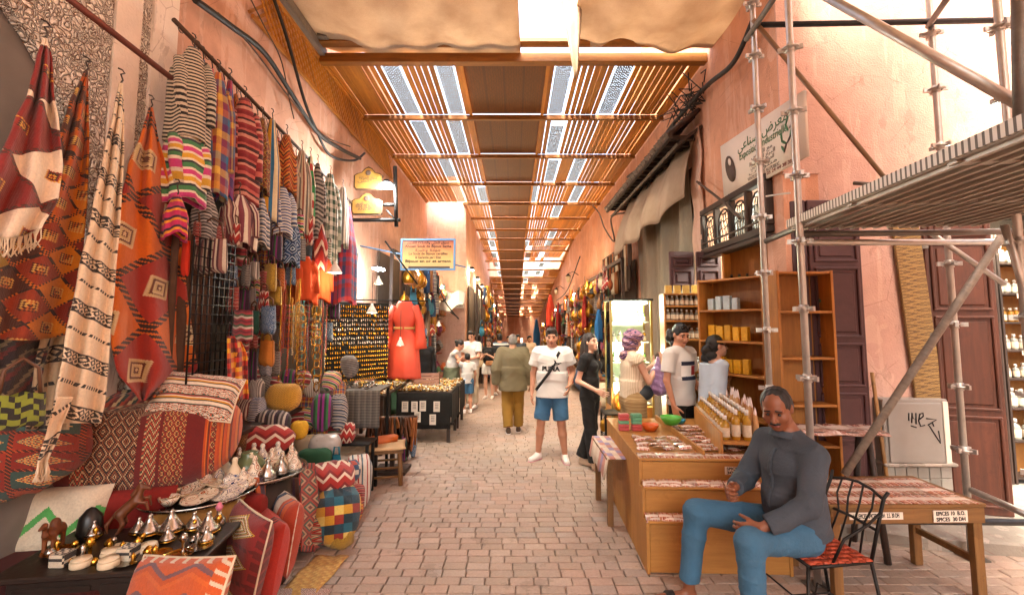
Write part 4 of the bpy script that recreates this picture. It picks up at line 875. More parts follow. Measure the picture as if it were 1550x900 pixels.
person('distant shopper in navy in the middle of the lane', (-.25, 20.5, zg(20.5)), 175, 1.74, 'olive', ('short', 'black'), (0, 0, 0), None, top=(NAVY, 1.9, .85, .02), bottom=('pants', C_BEIGE, 1.9, .02), shoes=('shoe', SH_B), h=.018)
person('distant shopper in white near the end of the lane', (.25, 23, zg(23)), 5, 1.7, 'olive', ('short', 'black'), (0, 0, 0), None, top=(C_TEE, .7, .85, .02), bottom=('pants', C_CHAR, 1.9, .02), shoes=('shoe', SH_B), h=.02, eyes=False)
person('vendor in dark shirt sitting back behind the jewellery table', (-1.9, 9.6, zg(9.6)), 215, 1.7, 'olive', ('short', 'black'), (0, -8, 0), None, top=(C_BLK, 1.9, .85, .02), bottom=('pants', C_BLK, 1.9, .02), shoes=('shoe', SH_B), h=.014)
# ================================================================ RIGHT SIDE
# ---- unseen walls and canvas added behind the camera to hold back sky light
wall('street_wall', 'tall salmon wall continuing behind the viewer on the left', [(-3.6, -3.1, -9, 1.6, 0, 10)], M_PINK)
wall('corner_wall', 'tall pink wall continuing behind the viewer on the right', [(5.3, 5.7, -9, 3.5, 0, 10), (5.3, 8, 3.5, 3.6, 3.3, 10)], M_PINK2)
tag(MB().grid(lambda u, v: (-3 + 7.0 * u, -6 + 9.6 * v, 6.5 - .5 * math.sin(pi * u) - .12 * math.sin(v * 14)), 20, 30).build('canvas_shade', M_CLOTH, thick=.006), 'long canvas shade continuing over the lane behind the viewer', 'canvas')
# ---- scaffold
M_GALV = mat('galvanised steel tube', 'b9b4ae', .42, .75, noise=.25, scale=14, bump=.25, bs=60); M_GALV2 = mat('grimy steel tube', '6d6862', .55, .6, noise=.4, scale=18, bump=.3, bs=60)
M_BLKT = mat('black painted tube', '26282b', .5, .3, noise=.4, scale=20); M_DECK = mat('perforated steel deck', 'aaa298', .45, .5, noise=.3, scale=10); M_POLE = wood('rough eucalyptus pole', '9a7a58', '5a4430', 2)
sc = thing('scaffold_tower', 'galvanised steel scaffold tower with a deck above the spice table', 'scaffold', (2.15, 3.5, 0))
so = Vector((2.15, 3.5, 0))
ring = MB(); ring.lathe([(.026, -.004), (.062, -.004), (.062, .004), (.026, .004)], n=16); ring.lathe([(.0255, -.03), (.031, -.03), (.031, .03), (.0255, .03)], n=12)
for a in (0, pi / 2, pi, 3 * pi / 2): ring.box((.062 * math.cos(a), .062 * math.sin(a), 0), (.045, .02, .034), rz=a)
RING = ring.mesh('ring_clamp', M_GALV)
def tube_between(name, a, b, m_, r=.0243, parent=sc, o=so, n=12):
    a, b = Vector(a), Vector(b); L = (b - a).length; ob = MB().tube([(0, 0, 0), (0, 0, L / 2), (0, 0, L)], r, n).build(name, m_, parent)
    ob.location = a - o; ob.rotation_mode = 'QUATERNION'; ob.rotation_quaternion = (b - a).to_track_quat('Z', 'Y'); return ob
posts = [(P(1152, 300, 4.0), .0, M_GALV), (P(1210, 340, 3.35), .33, M_GALV), (P(1437, 400, 3.75), .1, M_GALV), (P(1518, 100, 3.0), .2, M_GALV), (Vector((2.02, .9, 2)), .1, M_GALV), (Vector((3.45, .9, 2)), .1, M_GALV)]
for (p, z0, m_) in posts:
    po = tube_between('post', (p.x, p.y, .0), (p.x, p.y, 7.2), m_)
    for k in range(15):
        z = .28 + z0 * .5 + .5 * k
        if z < 7: inst('ring_clamp', RING, po, (0, 0, z), U(0, 1.5))
    MB().box((p.x - so.x, p.y - so.y, .008), (.15, .15, .012)).build('base_plate', M_GALV2, sc)
p1, p2, p3, p4 = [Vector((q[0].x, q[0].y, 0)) for q in posts[:4]]
def T_(a, b, m_=M_GALV, r=.0243, nm='ledger'): return tube_between(nm, a, b, m_, r)
T_(P(1157, 366, 4.0), P(1580, 182, 2.0), M_GALV2)                       # rail running out towards the viewer
T_(P(1205, 367, 3.4), P(1560, 366, 3.7), M_GALV); T_(P(1150, 38, 3.9), P(1560, 30, 3.6), M_BLKT)
T_(P(1238, 786, 3.55), P(1560, 790, 3.6), M_BLKT); T_(P(1472, 742, 3.7), P(1570, 785, 3.0), M_GALV)
T_(P(1245, -8, 2.75), P(1552, 163, 2.05), M_GALV, .026, 'brace'); T_(P(1405, 40, 3.75), P(1460, -40, 2.6), M_GALV2, .022, 'brace')
T_(P(1278, 718, 3.6), P(1520, 352, 3.5), M_GREYW, .028, 'brace'); T_(P(1140, 30, 3.9), P(1350, 282, 3.9), M_POLE, .02, 'brace'); T_(P(1292, 277, 4.2), P(1400, 285, 3.8), M_GALV2, .018, 'ledger')
T_(P(1130, 60, 4.1), P(1190, -30, 3.3), M_GALV2); T_(P(1545, 190, 2.0), P(1540, -60, 2.05), M_GALV2, .026, 'brace'); T_(P(1405, 350, 3.6), P(1520, 430, 3.6), M_GALV, .02, 'brace'); T_(P(1520, 340, 3.0), P(1560, 470, 3.0), M_GALV, .022, 'post')
# deck planks
def m_perf():
    t = T('perforated deck edge'); u, v = t.uv(); x, y, z = t.xyz(t.pos('Object')); f = t.fr(t.mul(y, 30)); hole = t.lt(t.m('ABSOLUTE', t.sub(f, .5)), .2)
    return t.fin(t.var(t.mix(hole, hx('c4bcb2'), hx('5c544d')), t.noise(t.pos('World'), 12, 3), .2), .5, .45)
M_PERF = m_perf()
dk = MB(); dk.box((0, -1.15, 0), (.31, 2.3, .045))
for k in range(4): dk.box((-.12 + k * .08, -1.15, -.033), (.02, 2.28, .02))
for y in (-.06, -.75, -1.5, -2.24): dk.box((0, y, -.03), (.3, .05, .012))
DK = dk.mesh('deck_plank', M_DECK); ED = MB().box((0, -1.15, .012), (.012, 2.3, .06)).mesh('plank_edge', M_PERF)
for k in range(4):
    o = inst('deck_plank', DK, sc, Vector((2.30 + .335 * k, 3.5 - .04 * k, 2.6)) - so, (0, 0, -rad(6)))
    for e in (-.163, .163): inst('plank_edge', ED, o, (e, 0, 0))
T_((2.2, 3.5, 2.53), (3.75, 3.4, 2.53), M_GALV2); T_((2.0, 1.35, 2.53), (3.6, 1.25, 2.53), M_GALV2)
# ---- doors
M_PUR = mat('chipped burgundy paint', '46282a', .5, noise=.3, scale=12, bump=.35, bs=40); M_RED = wood('red brown varnished door', '5f3120', '361a10', 2, .5)
def door(name, label, a, b, z0, z1, m_, rows, cols=1, th=.05, cat='door'):
    a, b = Vector((*a, 0)), Vector((*b, 0)); L = (b - a).length; o = thing(name, label, cat, (a.x, a.y, z0)); o.rotation_euler = (0, 0, math.atan2(b.y - a.y, b.x - a.x))
    MB().cbox((L / 2, .03, (z1 - z0) / 2), (L, th, z1 - z0), .008).build('door_leaf', m_, o)
    tot = sum(rows); z = .07; g = .05; av = (z1 - z0) - .14 - g * (len(rows) - 1)
    for r in rows:
        hh = av * r / tot
        for c in range(cols):
            w_ = (L - .08 - .05 * (cols - 1)) / cols; x0 = .04 + c * (w_ + .05)
            f = MB()
            for (cx, cz, dx, dz) in ((x0 + w_ / 2, z + .012, w_, .024), (x0 + w_ / 2, z + hh - .012, w_, .024), (x0 + .012, z + hh / 2, .024, hh - .048), (x0 + w_ - .012, z + hh / 2, .024, hh - .048)): f.cbox((cx, -.002, cz), (dx, .026, dz), .006)
            fo = f.build('panel_moulding', m_, o); MB().cbox((x0 + w_ / 2, .004, z + hh / 2), (w_ - .1, .02, hh - .1), .009).build('raised_panel', m_, fo)
        z += hh + g
    return o
d1 = door('wooden_door', 'narrow burgundy panelled door beside the pale pink wall', (2.84, 4.34), (3.34, 4.34), .1, 3.03, M_PUR, [1.6, 1, 1.1, 1.8, .8, .5])
door('wooden_door', 'dark burgundy door leaf folded in the shop entrance', (2.70, 4.39), (2.82, 4.34), .1, 3.03, M_PUR, [1.6, 1, 1.1, 1.8, .8])
MB().tube([(.05, -.02, 1.95), (.1, -.05, 1.95), (.1, -.05, 1.93)], .018, 8).build('handle', mat('green painted iron', '3f6b4a', .5), d1); MB().tube([(.09, -.012, .78), (.09, -.045, .8), (.09, -.045, .94), (.09, -.012, .96)], .009, 6).build('handle', M_GALV2, d1)
d2 = door('wooden_door', 'red brown panelled door leaf standing open by the right edge shop', (3.97, 4.37), (4.5, 4.24), .1, 3.0, M_RED, [1.5, 1.6, 1.2, .5], 1)
for z in (.5, 1.6, 2.5): MB().box((.0, -.01, z), (.05, .03, .09)).build('hinge', M_GALV2, d2)
# upper shutters of the shop: small carved doors swung open over the bottle shelf
door('carved_shutter', 'left dark carved shutter above the bottle shelf', (2.1, 6.1), (2.44, 6.12), 2.26, 2.8, M_PUR, [1.6, 1], 1, .035, 'shutter'); door('carved_shutter', 'right dark carved shutter above the bottle shelf', (2.47, 6.12), (2.8, 6.1), 2.26, 2.8, M_PUR, [1.6, 1], 1, .035, 'shutter')
# carved transom over the shop opening
tr_ = thing('carved_transom', 'dark wooden transom with arched wrought grilles over the shop opening', 'transom', (2.62, 5.4, 2.78)); M_DKW = wood('dark carved wood', '3f2a1e', '1f140e', 1, .6)
M_DKW2 = wood('dark upright wood', '3f2a1e', '1f140e', 2, .6)
for (y, z, dy, dz) in ((0, .02, 1.66, .08), (0, .56, 1.66, .08), (0, -.06, 1.7, .05)): MB().cbox((0, y, z), (.09 if z > 0 else .14, dy, dz), .01).build('rail', M_DKW, tr_)
for k in range(5): MB().cbox((0, -.8 + k * .4, .29), (.085, .06, .46), .01).build('stile', M_DKW2, tr_)
M_IRON = mat('black wrought iron', '1a1715', .55, .4, noise=.3)
for k in range(4):
    yc = -.6 + k * .4; pts = [(0, yc + .15, .08), (0, yc + .15, .3)] + [(0, yc + .15 * math.cos(a), .3 + .17 * math.sin(a)) for a in [pi * q / 8 for q in range(1, 8)]] + [(0, yc - .15, .3), (0, yc - .15, .08)]
    g_ = MB().tube(pts, .012, 6).build('arch', M_DKW2, tr_); s_ = MB()
    for q in range(5): yy = yc - .12 + q * .06; s_.tube([(0, yy + .02 * math.sin(z * 22 + q), .07 + z) for z in [w / 8 * (.36 if abs(q - 2) < 2 else .28) for w in range(9)]], .006, 5)
    for q in range(4): zz = .13 + q * .09; s_.tube([(0, yc - .13, zz), (0, yc - .06, zz + .03), (0, yc, zz), (0, yc + .06, zz + .03), (0, yc + .13, zz)], .006, 5)
    s_.build('grille', M_IRON, g_); tag(s_ and g_.children[0], None, None, kind='stuff')
# wires crossing the transom
cable('tie_wire', 'rusty rod slanting across the pink pier to the transom', [WX(1062, 370, 2.5), WX(1108, 352, 2.5), WX(1150, 335, 2.45)], .011, M_CAB2, cat='wire'); cable('tie_wire', 'short white knotted cord in front of the carved grilles', [WX(1160, 297, 2.5), WX(1180, 294, 2.5), WX(1196, 292, 2.5)], .009, mat('white cord', 'c9bfb3'), cat='wire')
# ---- exposition sign
sg = thing('shop_sign', 'white sign with green exposition lettering and a plant emblem on the orange wall', 'sign', (2.6, 5.0, 3.65)); M_SIGN = mat('faded white sign board', 'd9cdbf', .6, noise=.1, scale=3); M_GRN = mat('faded green ink', '3d6b45', .7, bump=0); M_GREY = mat('grey ink', '6d645c', .7, bump=0); M_BRN = mat('brown ink', '4b3a30', .7, bump=0)
A_, B_, C2_, D2_ = WX(1098, 306, 2.6), WX(1223, 236, 2.6), WX(1218, 137, 2.6), WX(1092, 222, 2.6)
def on_sign(u, v, o=.0): 
    p = (A_ * (1 - u) + B_ * u) * (1 - v) + (D2_ * (1 - u) + C2_ * u) * v; return Vector((p.x - o, p.y, p.z)) - Vector((2.6, 5.0, 3.65))
MB().grid(lambda u, v: on_sign(u, v), 4, 2).build('board', M_SIGN, sg, thick=.03)
fx_ = (on_sign(1, .5) - on_sign(0, .5)).normalized()
def stx(s, u, v, size, m_, width=None, nm='lettering'): return text(s, size, m_, frame(on_sign(u, v, .019), (0, -1, fx_.z / abs(fx_.y)), (0, 0, 1)), sg, nm, width=width)
stx(arabic('معرض صناعي'), .56, .78, .15, M_GRN, .95); stx('Exposition Industrielle', .56, .60, .12, M_GRN, .9)
for k, (w_, s_) in enumerate(((.5, 'مع العرض'), (.62, 'البيع المباشر'), (.55, 'للصناع التقليديين'), (.66, 'منتوجات'))): stx(arabic(s_), .56, .47 - k * .085, .06, M_GREY, w_ * .8)
stx('VENTE DIRECTE AU PUBLIC', .56, .13, .05, M_GREY, .6); stx('TEL 05 24 44 38 30', .7, .06, .05, mat('dark red ink', '7a3a30', .7, bump=0), .55); stx('ENSEMBLE ARTISANAL', .2, .06, .045, M_BRN, .4)
o = MB(); o.lathe([(0, 0), (.1, 0), (.1, .002), (0, .002)], n=20, M=frame(on_sign(.14, .5, .02), (0, -1, .5), (0, 0, 1)), scal=(1, 1.9)); o.build('emblem', M_BRN, sg)
o = MB(); o.lathe([(0, 0), (.03, 0), (.03, .002), (0, .002)], n=16, M=frame(on_sign(.14, .62, .024), (0, -1, .5), (0, 0, 1)), scal=(1, 1.7)); o.build('emblem_face', M_SIGN, sg)
for k in range(9):
    c = on_sign(.84 + U(-.06, .07), .3 + .1 * (k % 5), .019); a = U(.4, 2.6)
    o = MB(); o.lathe([(0, 0), (.02, 0), (.02, .002), (0, .002)], n=8, M=frame(c, (0, -math.cos(a), math.sin(a)), (0, math.sin(a), math.cos(a))), scal=(2.6, .7)); o.build('leaf_print', M_GRN if k % 3 else M_BRN, sg)
# ---- utility box with graffiti, tiled plinth, carved board, stick
ub = thing('utility_box', 'grey metal utility box scrawled with black graffiti', 'utility box', (3.70, 4.32, .55)); M_UB = mat('scuffed pale grey metal', '8f8a84', .5, .2, noise=.15, scale=5)
MB().cbox((0, .03, .29), (.6, .14, .6), .006).build('case', M_UB, ub); MB().cbox((-.02, -.048, .29), (.5, .02, .53), .004).build('door', M_UB, ub); MB().cbox((.27, -.046, .29), (.05, .012, .56), .003).build('edge_strip', M_SIGN, ub)
gp = lambda L, r=.0062: [(x, -.0585 - U(0, .0005), z) for x, z in L]
GR = [[(-.08, .47), (-.085, .40)], [(-.06, .38), (-.05, .47), (-.045, .42), (-.02, .41), (-.015, .47), (-.02, .37)], [(.01, .41), (.05, .44), (.05, .47), (.02, .46), (.005, .40), (.02, .35), (.06, .36)], [(.075, .42), (.17, .41), (.085, .36), (.10, .355), (.19, .20), (.18, .31)], [(-.07, .355), (-.02, .34)], [(.13, .385), (.14, .35)]]
for L in GR: MB().tube(gp(L), .006, 6).build('graffiti_stroke', INK, ub)
pl = thing('tiled_plinth', 'grey tiled plinth under the utility box', 'plinth', (3.70, 4.33, .1)); M_TILE = mat('old grey tile', '8e8a82', .5, noise=.2, scale=6, rand=.2); MB().box((0, .03, .22), (.64, .1, .44)).build('core', M_STEP, pl)
TL = MB().cbox((0, 0, 0), (.1, .012, .1), .003).mesh('tile', M_TILE)
for a in range(6):
    for c in range(4): inst('tile', TL, pl, (-.2625 + .105 * a, -.026, .06 + .105 * c))
MB().cbox((0, -.0, .455), (.66, .17, .03), .008).build('ledge', M_STEP, pl)
cb = tag(MB().cbox((0, 0, 0), (.26, .03, 1.95), .005).build('carved_board', None or kilim('pierced tan board', ['866838', '5e4424', '94743f'], 5, 34, 'diamond', q=400)), 'tall tan carved board leaning beside the red brown door', 'board'); cb.location = (3.84, 4.365, 2.1); cb.rotation_euler = (0, rad(-4), 0)
tag(tube_between('wooden_stick', (3.40, 4.25, .1), (3.36, 4.33, 1.38), wood('pale wood stick', 'a87a48', None, 2), .016, None, Vector((0, 0, 0))), 'wooden broom stick leaning between the burgundy door and utility box', 'stick')
# ---- bottles
def glassy(name, col, rough=.12, tr=.35): return mat(name, col, rough, noise=.12, bump=0, Transmission_Weight=tr)
M_OIL = glassy('amber oil glass', 'b07a20'); M_OIL2 = glassy('golden oil glass', 'c9962e'); M_CLR = glassy('clear rose water glass', 'b8b4a8', .1, .5); M_GRNG = glassy('green oil glass', '5d8a3a'); M_DKG = glassy('dark brown glass', '3a2413'); M_CAP = mat('white bottle cap', 'd9d3ca', .4, noise=.05, bump=0); M_CAPB = mat('black bottle cap', '1b1918', .4, bump=0); M_LBL = mat('paper label', 'cdbfa8', .8, noise=.25, scale=60, bump=0)
def bottle_mesh(m_, cap, r=.026, h=.13, name='bottle'):
    b = MB(); b.lathe([(r * .9, 0), (r, .006), (r, h * .62), (r * .8, h * .72), (r * .36, h * .78), (r * .36, h * .84)], n=10); b.cur = 1; b.lathe([(r * .46, h * .84), (r * .46, h), (r * .4, h * 1.01)], n=8); b.cur = 2; b.lathe([(r * 1.02, h * .12), (r * 1.03, h * .13), (r * 1.03, h * .5), (r * 1.02, h * .51)], n=10); return b.mesh(name, [m_, cap, M_LBL])
BT = {k: bottle_mesh(*v) for k, v in dict(white=(M_CLR, M_CAP), amber=(M_OIL, M_CAP), gold=(M_OIL2, M_CAP), green=(M_GRNG, M_CAPB), dark=(M_DKG, M_CAPB), tall=(M_OIL2, M_CAP, .03, .21), big=(M_CLR, M_CAP, .045, .2)).items()}
def row(kind, a, b, n, label, group, jit=.006, sc_=1.0):
    for k in range(n):
        t = (k + .5) / n; p = Vector(a).lerp(Vector(b), t); o = inst('bottle', BT[kind] if isinstance(kind, str) else BT[rnd.choice(kind)], None, (p.x + U(-jit, jit), p.y + U(-jit, jit), p.z), (0, 0, U(0, 6)), sc_ * U(.94, 1.06)); tag(o, label.replace('#', ordinal(k)), 'bottle', group)
M_SHELF = wood('golden shelf pine', 'b87a34', '84511e', 0, .55); M_SHELFV = wood('golden upright pine', 'b87a34', '84511e', 2, .55); M_SHB = wood('shelf back board', 'a06a2c', '744818', 2, .6)
def shelf(name, label, loc, rz, W_, D, H, zs, m1=None, m2=None, back=True, lean=None):
    o = thing(name, label, 'shelf', loc, rz); m1 = m1 or M_SHELF; m2 = m2 or M_SHELFV
    for s in (-1, 1): MB().cbox((s * (W_ / 2 - .012), 0, H / 2), (.024, D, H), .003).build('side_panel', m2, o)
    if back: MB().box((0, D / 2 - .008, H / 2), (W_ - .05, .012, H - .01)).build('back_panel', M_SHB, o)
    for z in zs: MB().cbox((0, -.006, z), (W_ - .05, D - .02, .022), .003).build('shelf_board', m1, o)
    return o
# empty bookcase beside the scaffold, boxed shelf turned to the lane, bottle shelf, right-edge shop shelves
shelf('wooden_shelf', 'mostly empty golden wooden shelf right behind the scaffold posts', (2.66, 4.26, .02), 0, .52, .22, 2.3, [.08, .42, .72, 1.08, 1.5, 1.92, 2.28])
shelf('wooden_shelf', 'golden wooden shelf with small boxes turned towards the lane', (2.36, 4.86, .02), rad(-62), .78, .24, 2.3, [.1, .45, .85, 1.28, 1.62, 1.95, 2.28])
shelf('wooden_shelf', 'wooden shelf packed with white capped bottles behind the young man', (2.38, 6.0, .0), rad(-4), .86, .24, 2.22, [.08, .42, .72, 1.0, 1.22, 1.62, 1.86, 2.05, 2.21])
c4, s4 = math.cos(rad(-4)), math.sin(rad(-4))
def sp(x, y, z): return (2.38 + x * c4 - y * s4, 6.0 + x * s4 + y * c4, z)
gB = 'bottles on the shelf behind the young man'
for zi, (z, kd) in enumerate(((2.062, 'white'), (1.872, 'white'), (1.632, 'white'), (1.232, ('amber', 'white')), (1.012, 'white'), (.732, ('amber', 'gold')))):
    row(kd, sp(-.4, -.05, z), sp(.4, -.05, z), 13, '# bottle from left, %s row down, shelf behind the young man' % ordinal(zi), gB, .004, 1.05 if z > 1.3 else 1.25)
BX = MB().cbox((0, 0, .055), (.085, .05, .11), .004)
M_GBOX = mat('gold carton', 'b08a3a', .45, noise=.45, scale=40, bump=0, rand=.25); M_YBOX = mat('yellow carton', 'c08c18', .6, noise=.4, scale=35, bump=0, rand=.3); M_WBOX = mat('pale blue carton', 'a8b8bc', .6, noise=.3, scale=40, bump=0)
BXm = BX.mesh('carton', M_GBOX)
for k in range(7): tag(inst('carton', BXm, None, sp(-.34 + .115 * k, .0, 2.222), rad(-4) + U(-.1, .1)), '%s small gold carton from left on top of the bottle shelf' % ordinal(k), 'carton', 'gold cartons on the bottle shelf')
cA, sA = math.cos(rad(-62)), math.sin(rad(-62))
def sp2(x, y, z): return (2.36 + x * cA - y * sA, 4.86 + x * sA + y * cA, z)
for z, m_, n in ((1.652, M_YBOX, 5), (1.312, M_YBOX, 5), (1.972, M_WBOX, 4), (.87, M_GBOX, 3)):
    for k in range(n): o = remat(inst('carton', BXm, None, sp2(-.28 + .1 * k, -.02, z), rad(-62)), m_); o.scale = (U(.8, 1.05), 1, U(1.1, 1.55)); tag(o, '%s %s from left on the %s board of the lane side shelf' % (ordinal(k), {M_YBOX: 'bright yellow carton', M_WBOX: 'pale blue carton', M_GBOX: 'gold tin'}[m_], 'top' if z > 1.9 else 'upper' if z > 1.6 else 'middle' if z > 1 else 'lower'), 'carton', 'cartons on the shelf turned to the lane ' + m_.name)
# shop window shelf with green bottles and light behind the scaffold
shelf('wall_shelf', 'high shelf of green and amber bottles glowing in the shop window', (2.95, 5.35, 2.24), rad(-50), .9, .2, .55, [.012, .53])
for k in range(9): q = rad(-50); t = -.38 + k * .095; tag(inst('bottle', BT[('dark', 'green', 'green', 'amber', 'gold')[k % 5]], None, (2.95 + t * math.cos(q), 5.35 + t * math.sin(q), 2.265), 0, 1.3), '%s oil bottle from left on the high lit window shelf' % ordinal(k), 'bottle', 'bottles on the high window shelf')
def fluo(label, loc, size, col, power, st=8):
    o = thing('ceiling_light', label, 'light', loc); MB().cbox((0, 0, 0), size, .01).build('diffuser', emit('lamp ' + str(col), 'fffaf0', st), o); MB().box((0, 0, size[2] / 2 + .012), (size[0] * 1.05, size[1] * 1.2, .02)).build('housing', M_CAP, o); lamp('light', (0, 0, -.08), power, col, .12, o); return o
fluo('tube light inside the oil shop behind the transom', (3.5, 5.4, 3.15), (.9, .08, .05), (.85, 1, .9), 22)
fluo('tube light in the shop at the right edge', (5.3, 5.0, 3.1), (1.0, .08, .05), (.95, 1, .9), 30)
# right edge shop shelves
for k, (x, lab) in enumerate(((4.98, 'dark shelf of rose water bottles nearest the open red door'), (5.86, 'dark shelf of bottles at the far right edge'))):
    shelf('wooden_shelf', lab, (x, 5.2, .1), 0, .86, .24, 2.8, [.06, .45, .8, 1.12, 1.43, 1.74, 2.06, 2.4, 2.78], M_DKW, M_DKW2)
    for i, (z, kd, n, s_) in enumerate(((.56, 'big', 6, 1.1), (.91, 'big', 7, 1), (1.23, 'white', 9, 1.2), (1.54, 'white', 9, 1.3), (1.85, 'amber', 10, 1.2), (2.17, 'white', 10, 1.2), (2.51, 'big', 6, 1.0))):
        row(kd, (x - .39, 5.15, z), (x + .39, 5.15, z), n, '# bottle from left, %s row from the floor, %s shelf of right edge shop' % (ordinal(i), ('left', 'right')[k]), 'bottles in the right edge shop', .005, s_)
        if i % 2: tag(MB().box((x, 5.075, z - .03), (.5, .006, .05)).build('shelf_label', M_SIGN), 'pale price strip under the bottles, shelf at height ' + ('low' if z < 1 else 'middle' if z < 2 else 'high') + (' nearer the door' if k == 0 else ' by the frame edge'), 'label')
# ---- lit glass cabinet
def clear_glass():
    t = T('clear pane'); g = t.n('BsdfGlossy'); g.inputs['Roughness'].default_value = .03; tr2 = t.n('BsdfTransparent'); mx = t.n('MixShader'); fr = t.n('Fresnel'); fr.inputs[0].default_value = 1.4
    t.nt.links.new(fr.outputs[0], mx.inputs[0]); t.nt.links.new(tr2.outputs[0], mx.inputs[1]); t.nt.links.new(g.outputs[0], mx.inputs[2]); t.nt.links.new(mx.outputs[0], t.out.inputs[0]); return t.mat
cbn = thing('display_cabinet', 'tall lit glass display cabinet with pale green shelves', 'cabinet', (1.74, 7.0, zg(7.0))); M_GLS = clear_glass(); M_ALU = mat('brass coloured frame', 'a5925c', .35, .8); M_MINT = mat('mint white laminate', 'cfd8c4', .5, noise=.1)
for sx in (-1, 1):
    for sy in (-1, 1): MB().box((sx * .3, sy * .2, 1.1), (.03, .03, 2.2)).build('post', M_ALU, cbn)
MB().box((0, 0, 2.215), (.66, .46, .03)).build('top', M_IRON, cbn); MB().box((0, 0, .33), (.62, .42, .62)).build('base', M_SHELFV, cbn); MB().box((0, .19, 1.42), (.57, .01, 1.55)).build('back_panel', M_MINT, cbn)
for z in (.68, .98, 1.28, 1.58, 1.88): MB().box((0, 0, z), (.57, .24, .012)).build('glass_shelf', M_MINT, cbn)
MB().box((0, -.205, 1.42), (.56, .004, 1.54)).build('pane', M_GLS, cbn); MB().box((-.305, 0, 1.42), (.004, .36, 1.54)).build('pane', M_GLS, cbn); MB().box((0, -.16, 2.17), (.5, .03, .03)).build('lamp_tube', emit('cabinet lamp', 'f4ffe0', 14), cbn)
lamp('light', (0, -.17, 2.05), 5, (.95, 1, .8), .05, cbn); lamp('light', (0, -.17, 1.4), 5, (.95, 1, .8), .05, cbn); lamp('light', (0, -.17, .8), 4, (.95, 1, .8), .05, cbn)
for zi, z in enumerate((.69, .99, 1.29, 1.59, 1.89)):
    for k in range(6): x = -.23 + k * .092; tag(inst('bottle', BT[rnd.choice(('white', 'white', 'amber', 'green'))], None, (1.74 + x, 6.95, zg(7) + z), 0, U(1.0, 1.35)), '%s bottle from left, %s shelf up in the lit glass cabinet' % (ordinal(k), ordinal(zi)), 'bottle', 'bottles in the lit glass cabinet')
# ---- plastic sheeting, tiled canopy, pier cloth
def m_plas():
    t = T('dusty plastic sheet'); w_ = t.pos('World'); n = t.noise(t.scl(w_, (1, 1, .3)), 7, 5); t.bump(t.add(n, t.mul(t.noise(w_, 30, 3), .4)), .8, .04)
    c = t.mix(n, hx('7d7463'), hx('a89c86')); t.fin(c, .45); tr2 = t.n('BsdfTransparent'); mx = t.n('MixShader'); mx.inputs[0].default_value = .3
    t.nt.links.new(t.b.outputs[0], mx.inputs[1]); t.nt.links.new(tr2.outputs[0], mx.inputs[2]); t.nt.links.new(mx.outputs[0], t.out.inputs[0]); return t.mat
M_PLAS = m_plas()
tag(MB().grid(lambda u, v: (2.62 + .05 * math.sin(u * 19 + v * 4) + .03 * math.sin(u * 41), 6.6 + 2.9 * u, .1 + 4.2 * v), 40, 24).build('plastic_sheet', M_PLAS), 'dusty plastic sheet hanging over the bay right of the cabinet', 'sheet')
tag(MB().grid(lambda u, v: (2.58 - .45 * math.sin(pi * .5 * (1 - v)) * (.4 + .6 * u) + .04 * math.sin(u * 23), 6.3 + 3.2 * u, 4.5 - .9 * (1 - v) - .35 * u * (1 - v) + .05 * math.sin(u * 17 + v * 3)), 36, 14).build('canopy_cloth', M_CLOTH, thick=.006), 'dirty beige cloth slung under the tiled canopy', 'cloth')
tag(MB().grid(lambda u, v: (2.6 + .02 * math.sin(v * 30), 6.18 + .34 * u, .9 + 3.7 * v), 6, 30).build('wrapped_pier', m_plaster('wrapped pink pier', 'c8a592', .4), thick=.01), 'pink pier wrapped in wrinkled plastic beside the bay', 'pier')
cn = thing('tiled_canopy', 'small dark tiled canopy jutting over the plastic covered bay', 'canopy', (2.65, 6.2, 4.55)); M_RT = mat('dark glazed roof tile', '3b2117', .55, noise=.35, scale=20, rand=.3)
RT = MB().tube([(0, 0, 0), (-.12, 0, -.1), (-.26, 0, -.2)], [.03, .042, .046], 8).mesh('roof_tile', M_RT)
for k in range(44):
    for r_ in range(2): inst('roof_tile', RT, cn, (-.02 - .22 * r_, .05 + k * .1, .3 - .17 * r_ + U(-.01, .01)))
MB().box((-.2, 2.2, .04), (.45, 4.4, .04), M=Matrix.Rotation(rad(-37), 4, 'Y')).build('under_board', M_DKW, cn); MB().box((-.45, 2.2, -.08), (.05, 4.4, .1)).build('fascia', M_DKW, cn)
for k in range(20): MB().box((-.2, .15 + k * .215, -.08), (.42, .06, .07)).build('corbel', M_DKW, cn)
b = MB()
for k in range(50): z0 = Vector((-.1 + U(-.15, .1), U(-.3, .9), .42 + U(-.05, .12))); b.tube([z0, z0 + Vector((U(-.2, .2), U(-.25, .25), U(-.1, .15))), z0 + Vector((U(-.3, .3), U(-.4, .4), U(-.2, .1)))], .008, 4)
tag(b.build('loose_wiring', M_CAB, cn), None, None, kind='stuff')
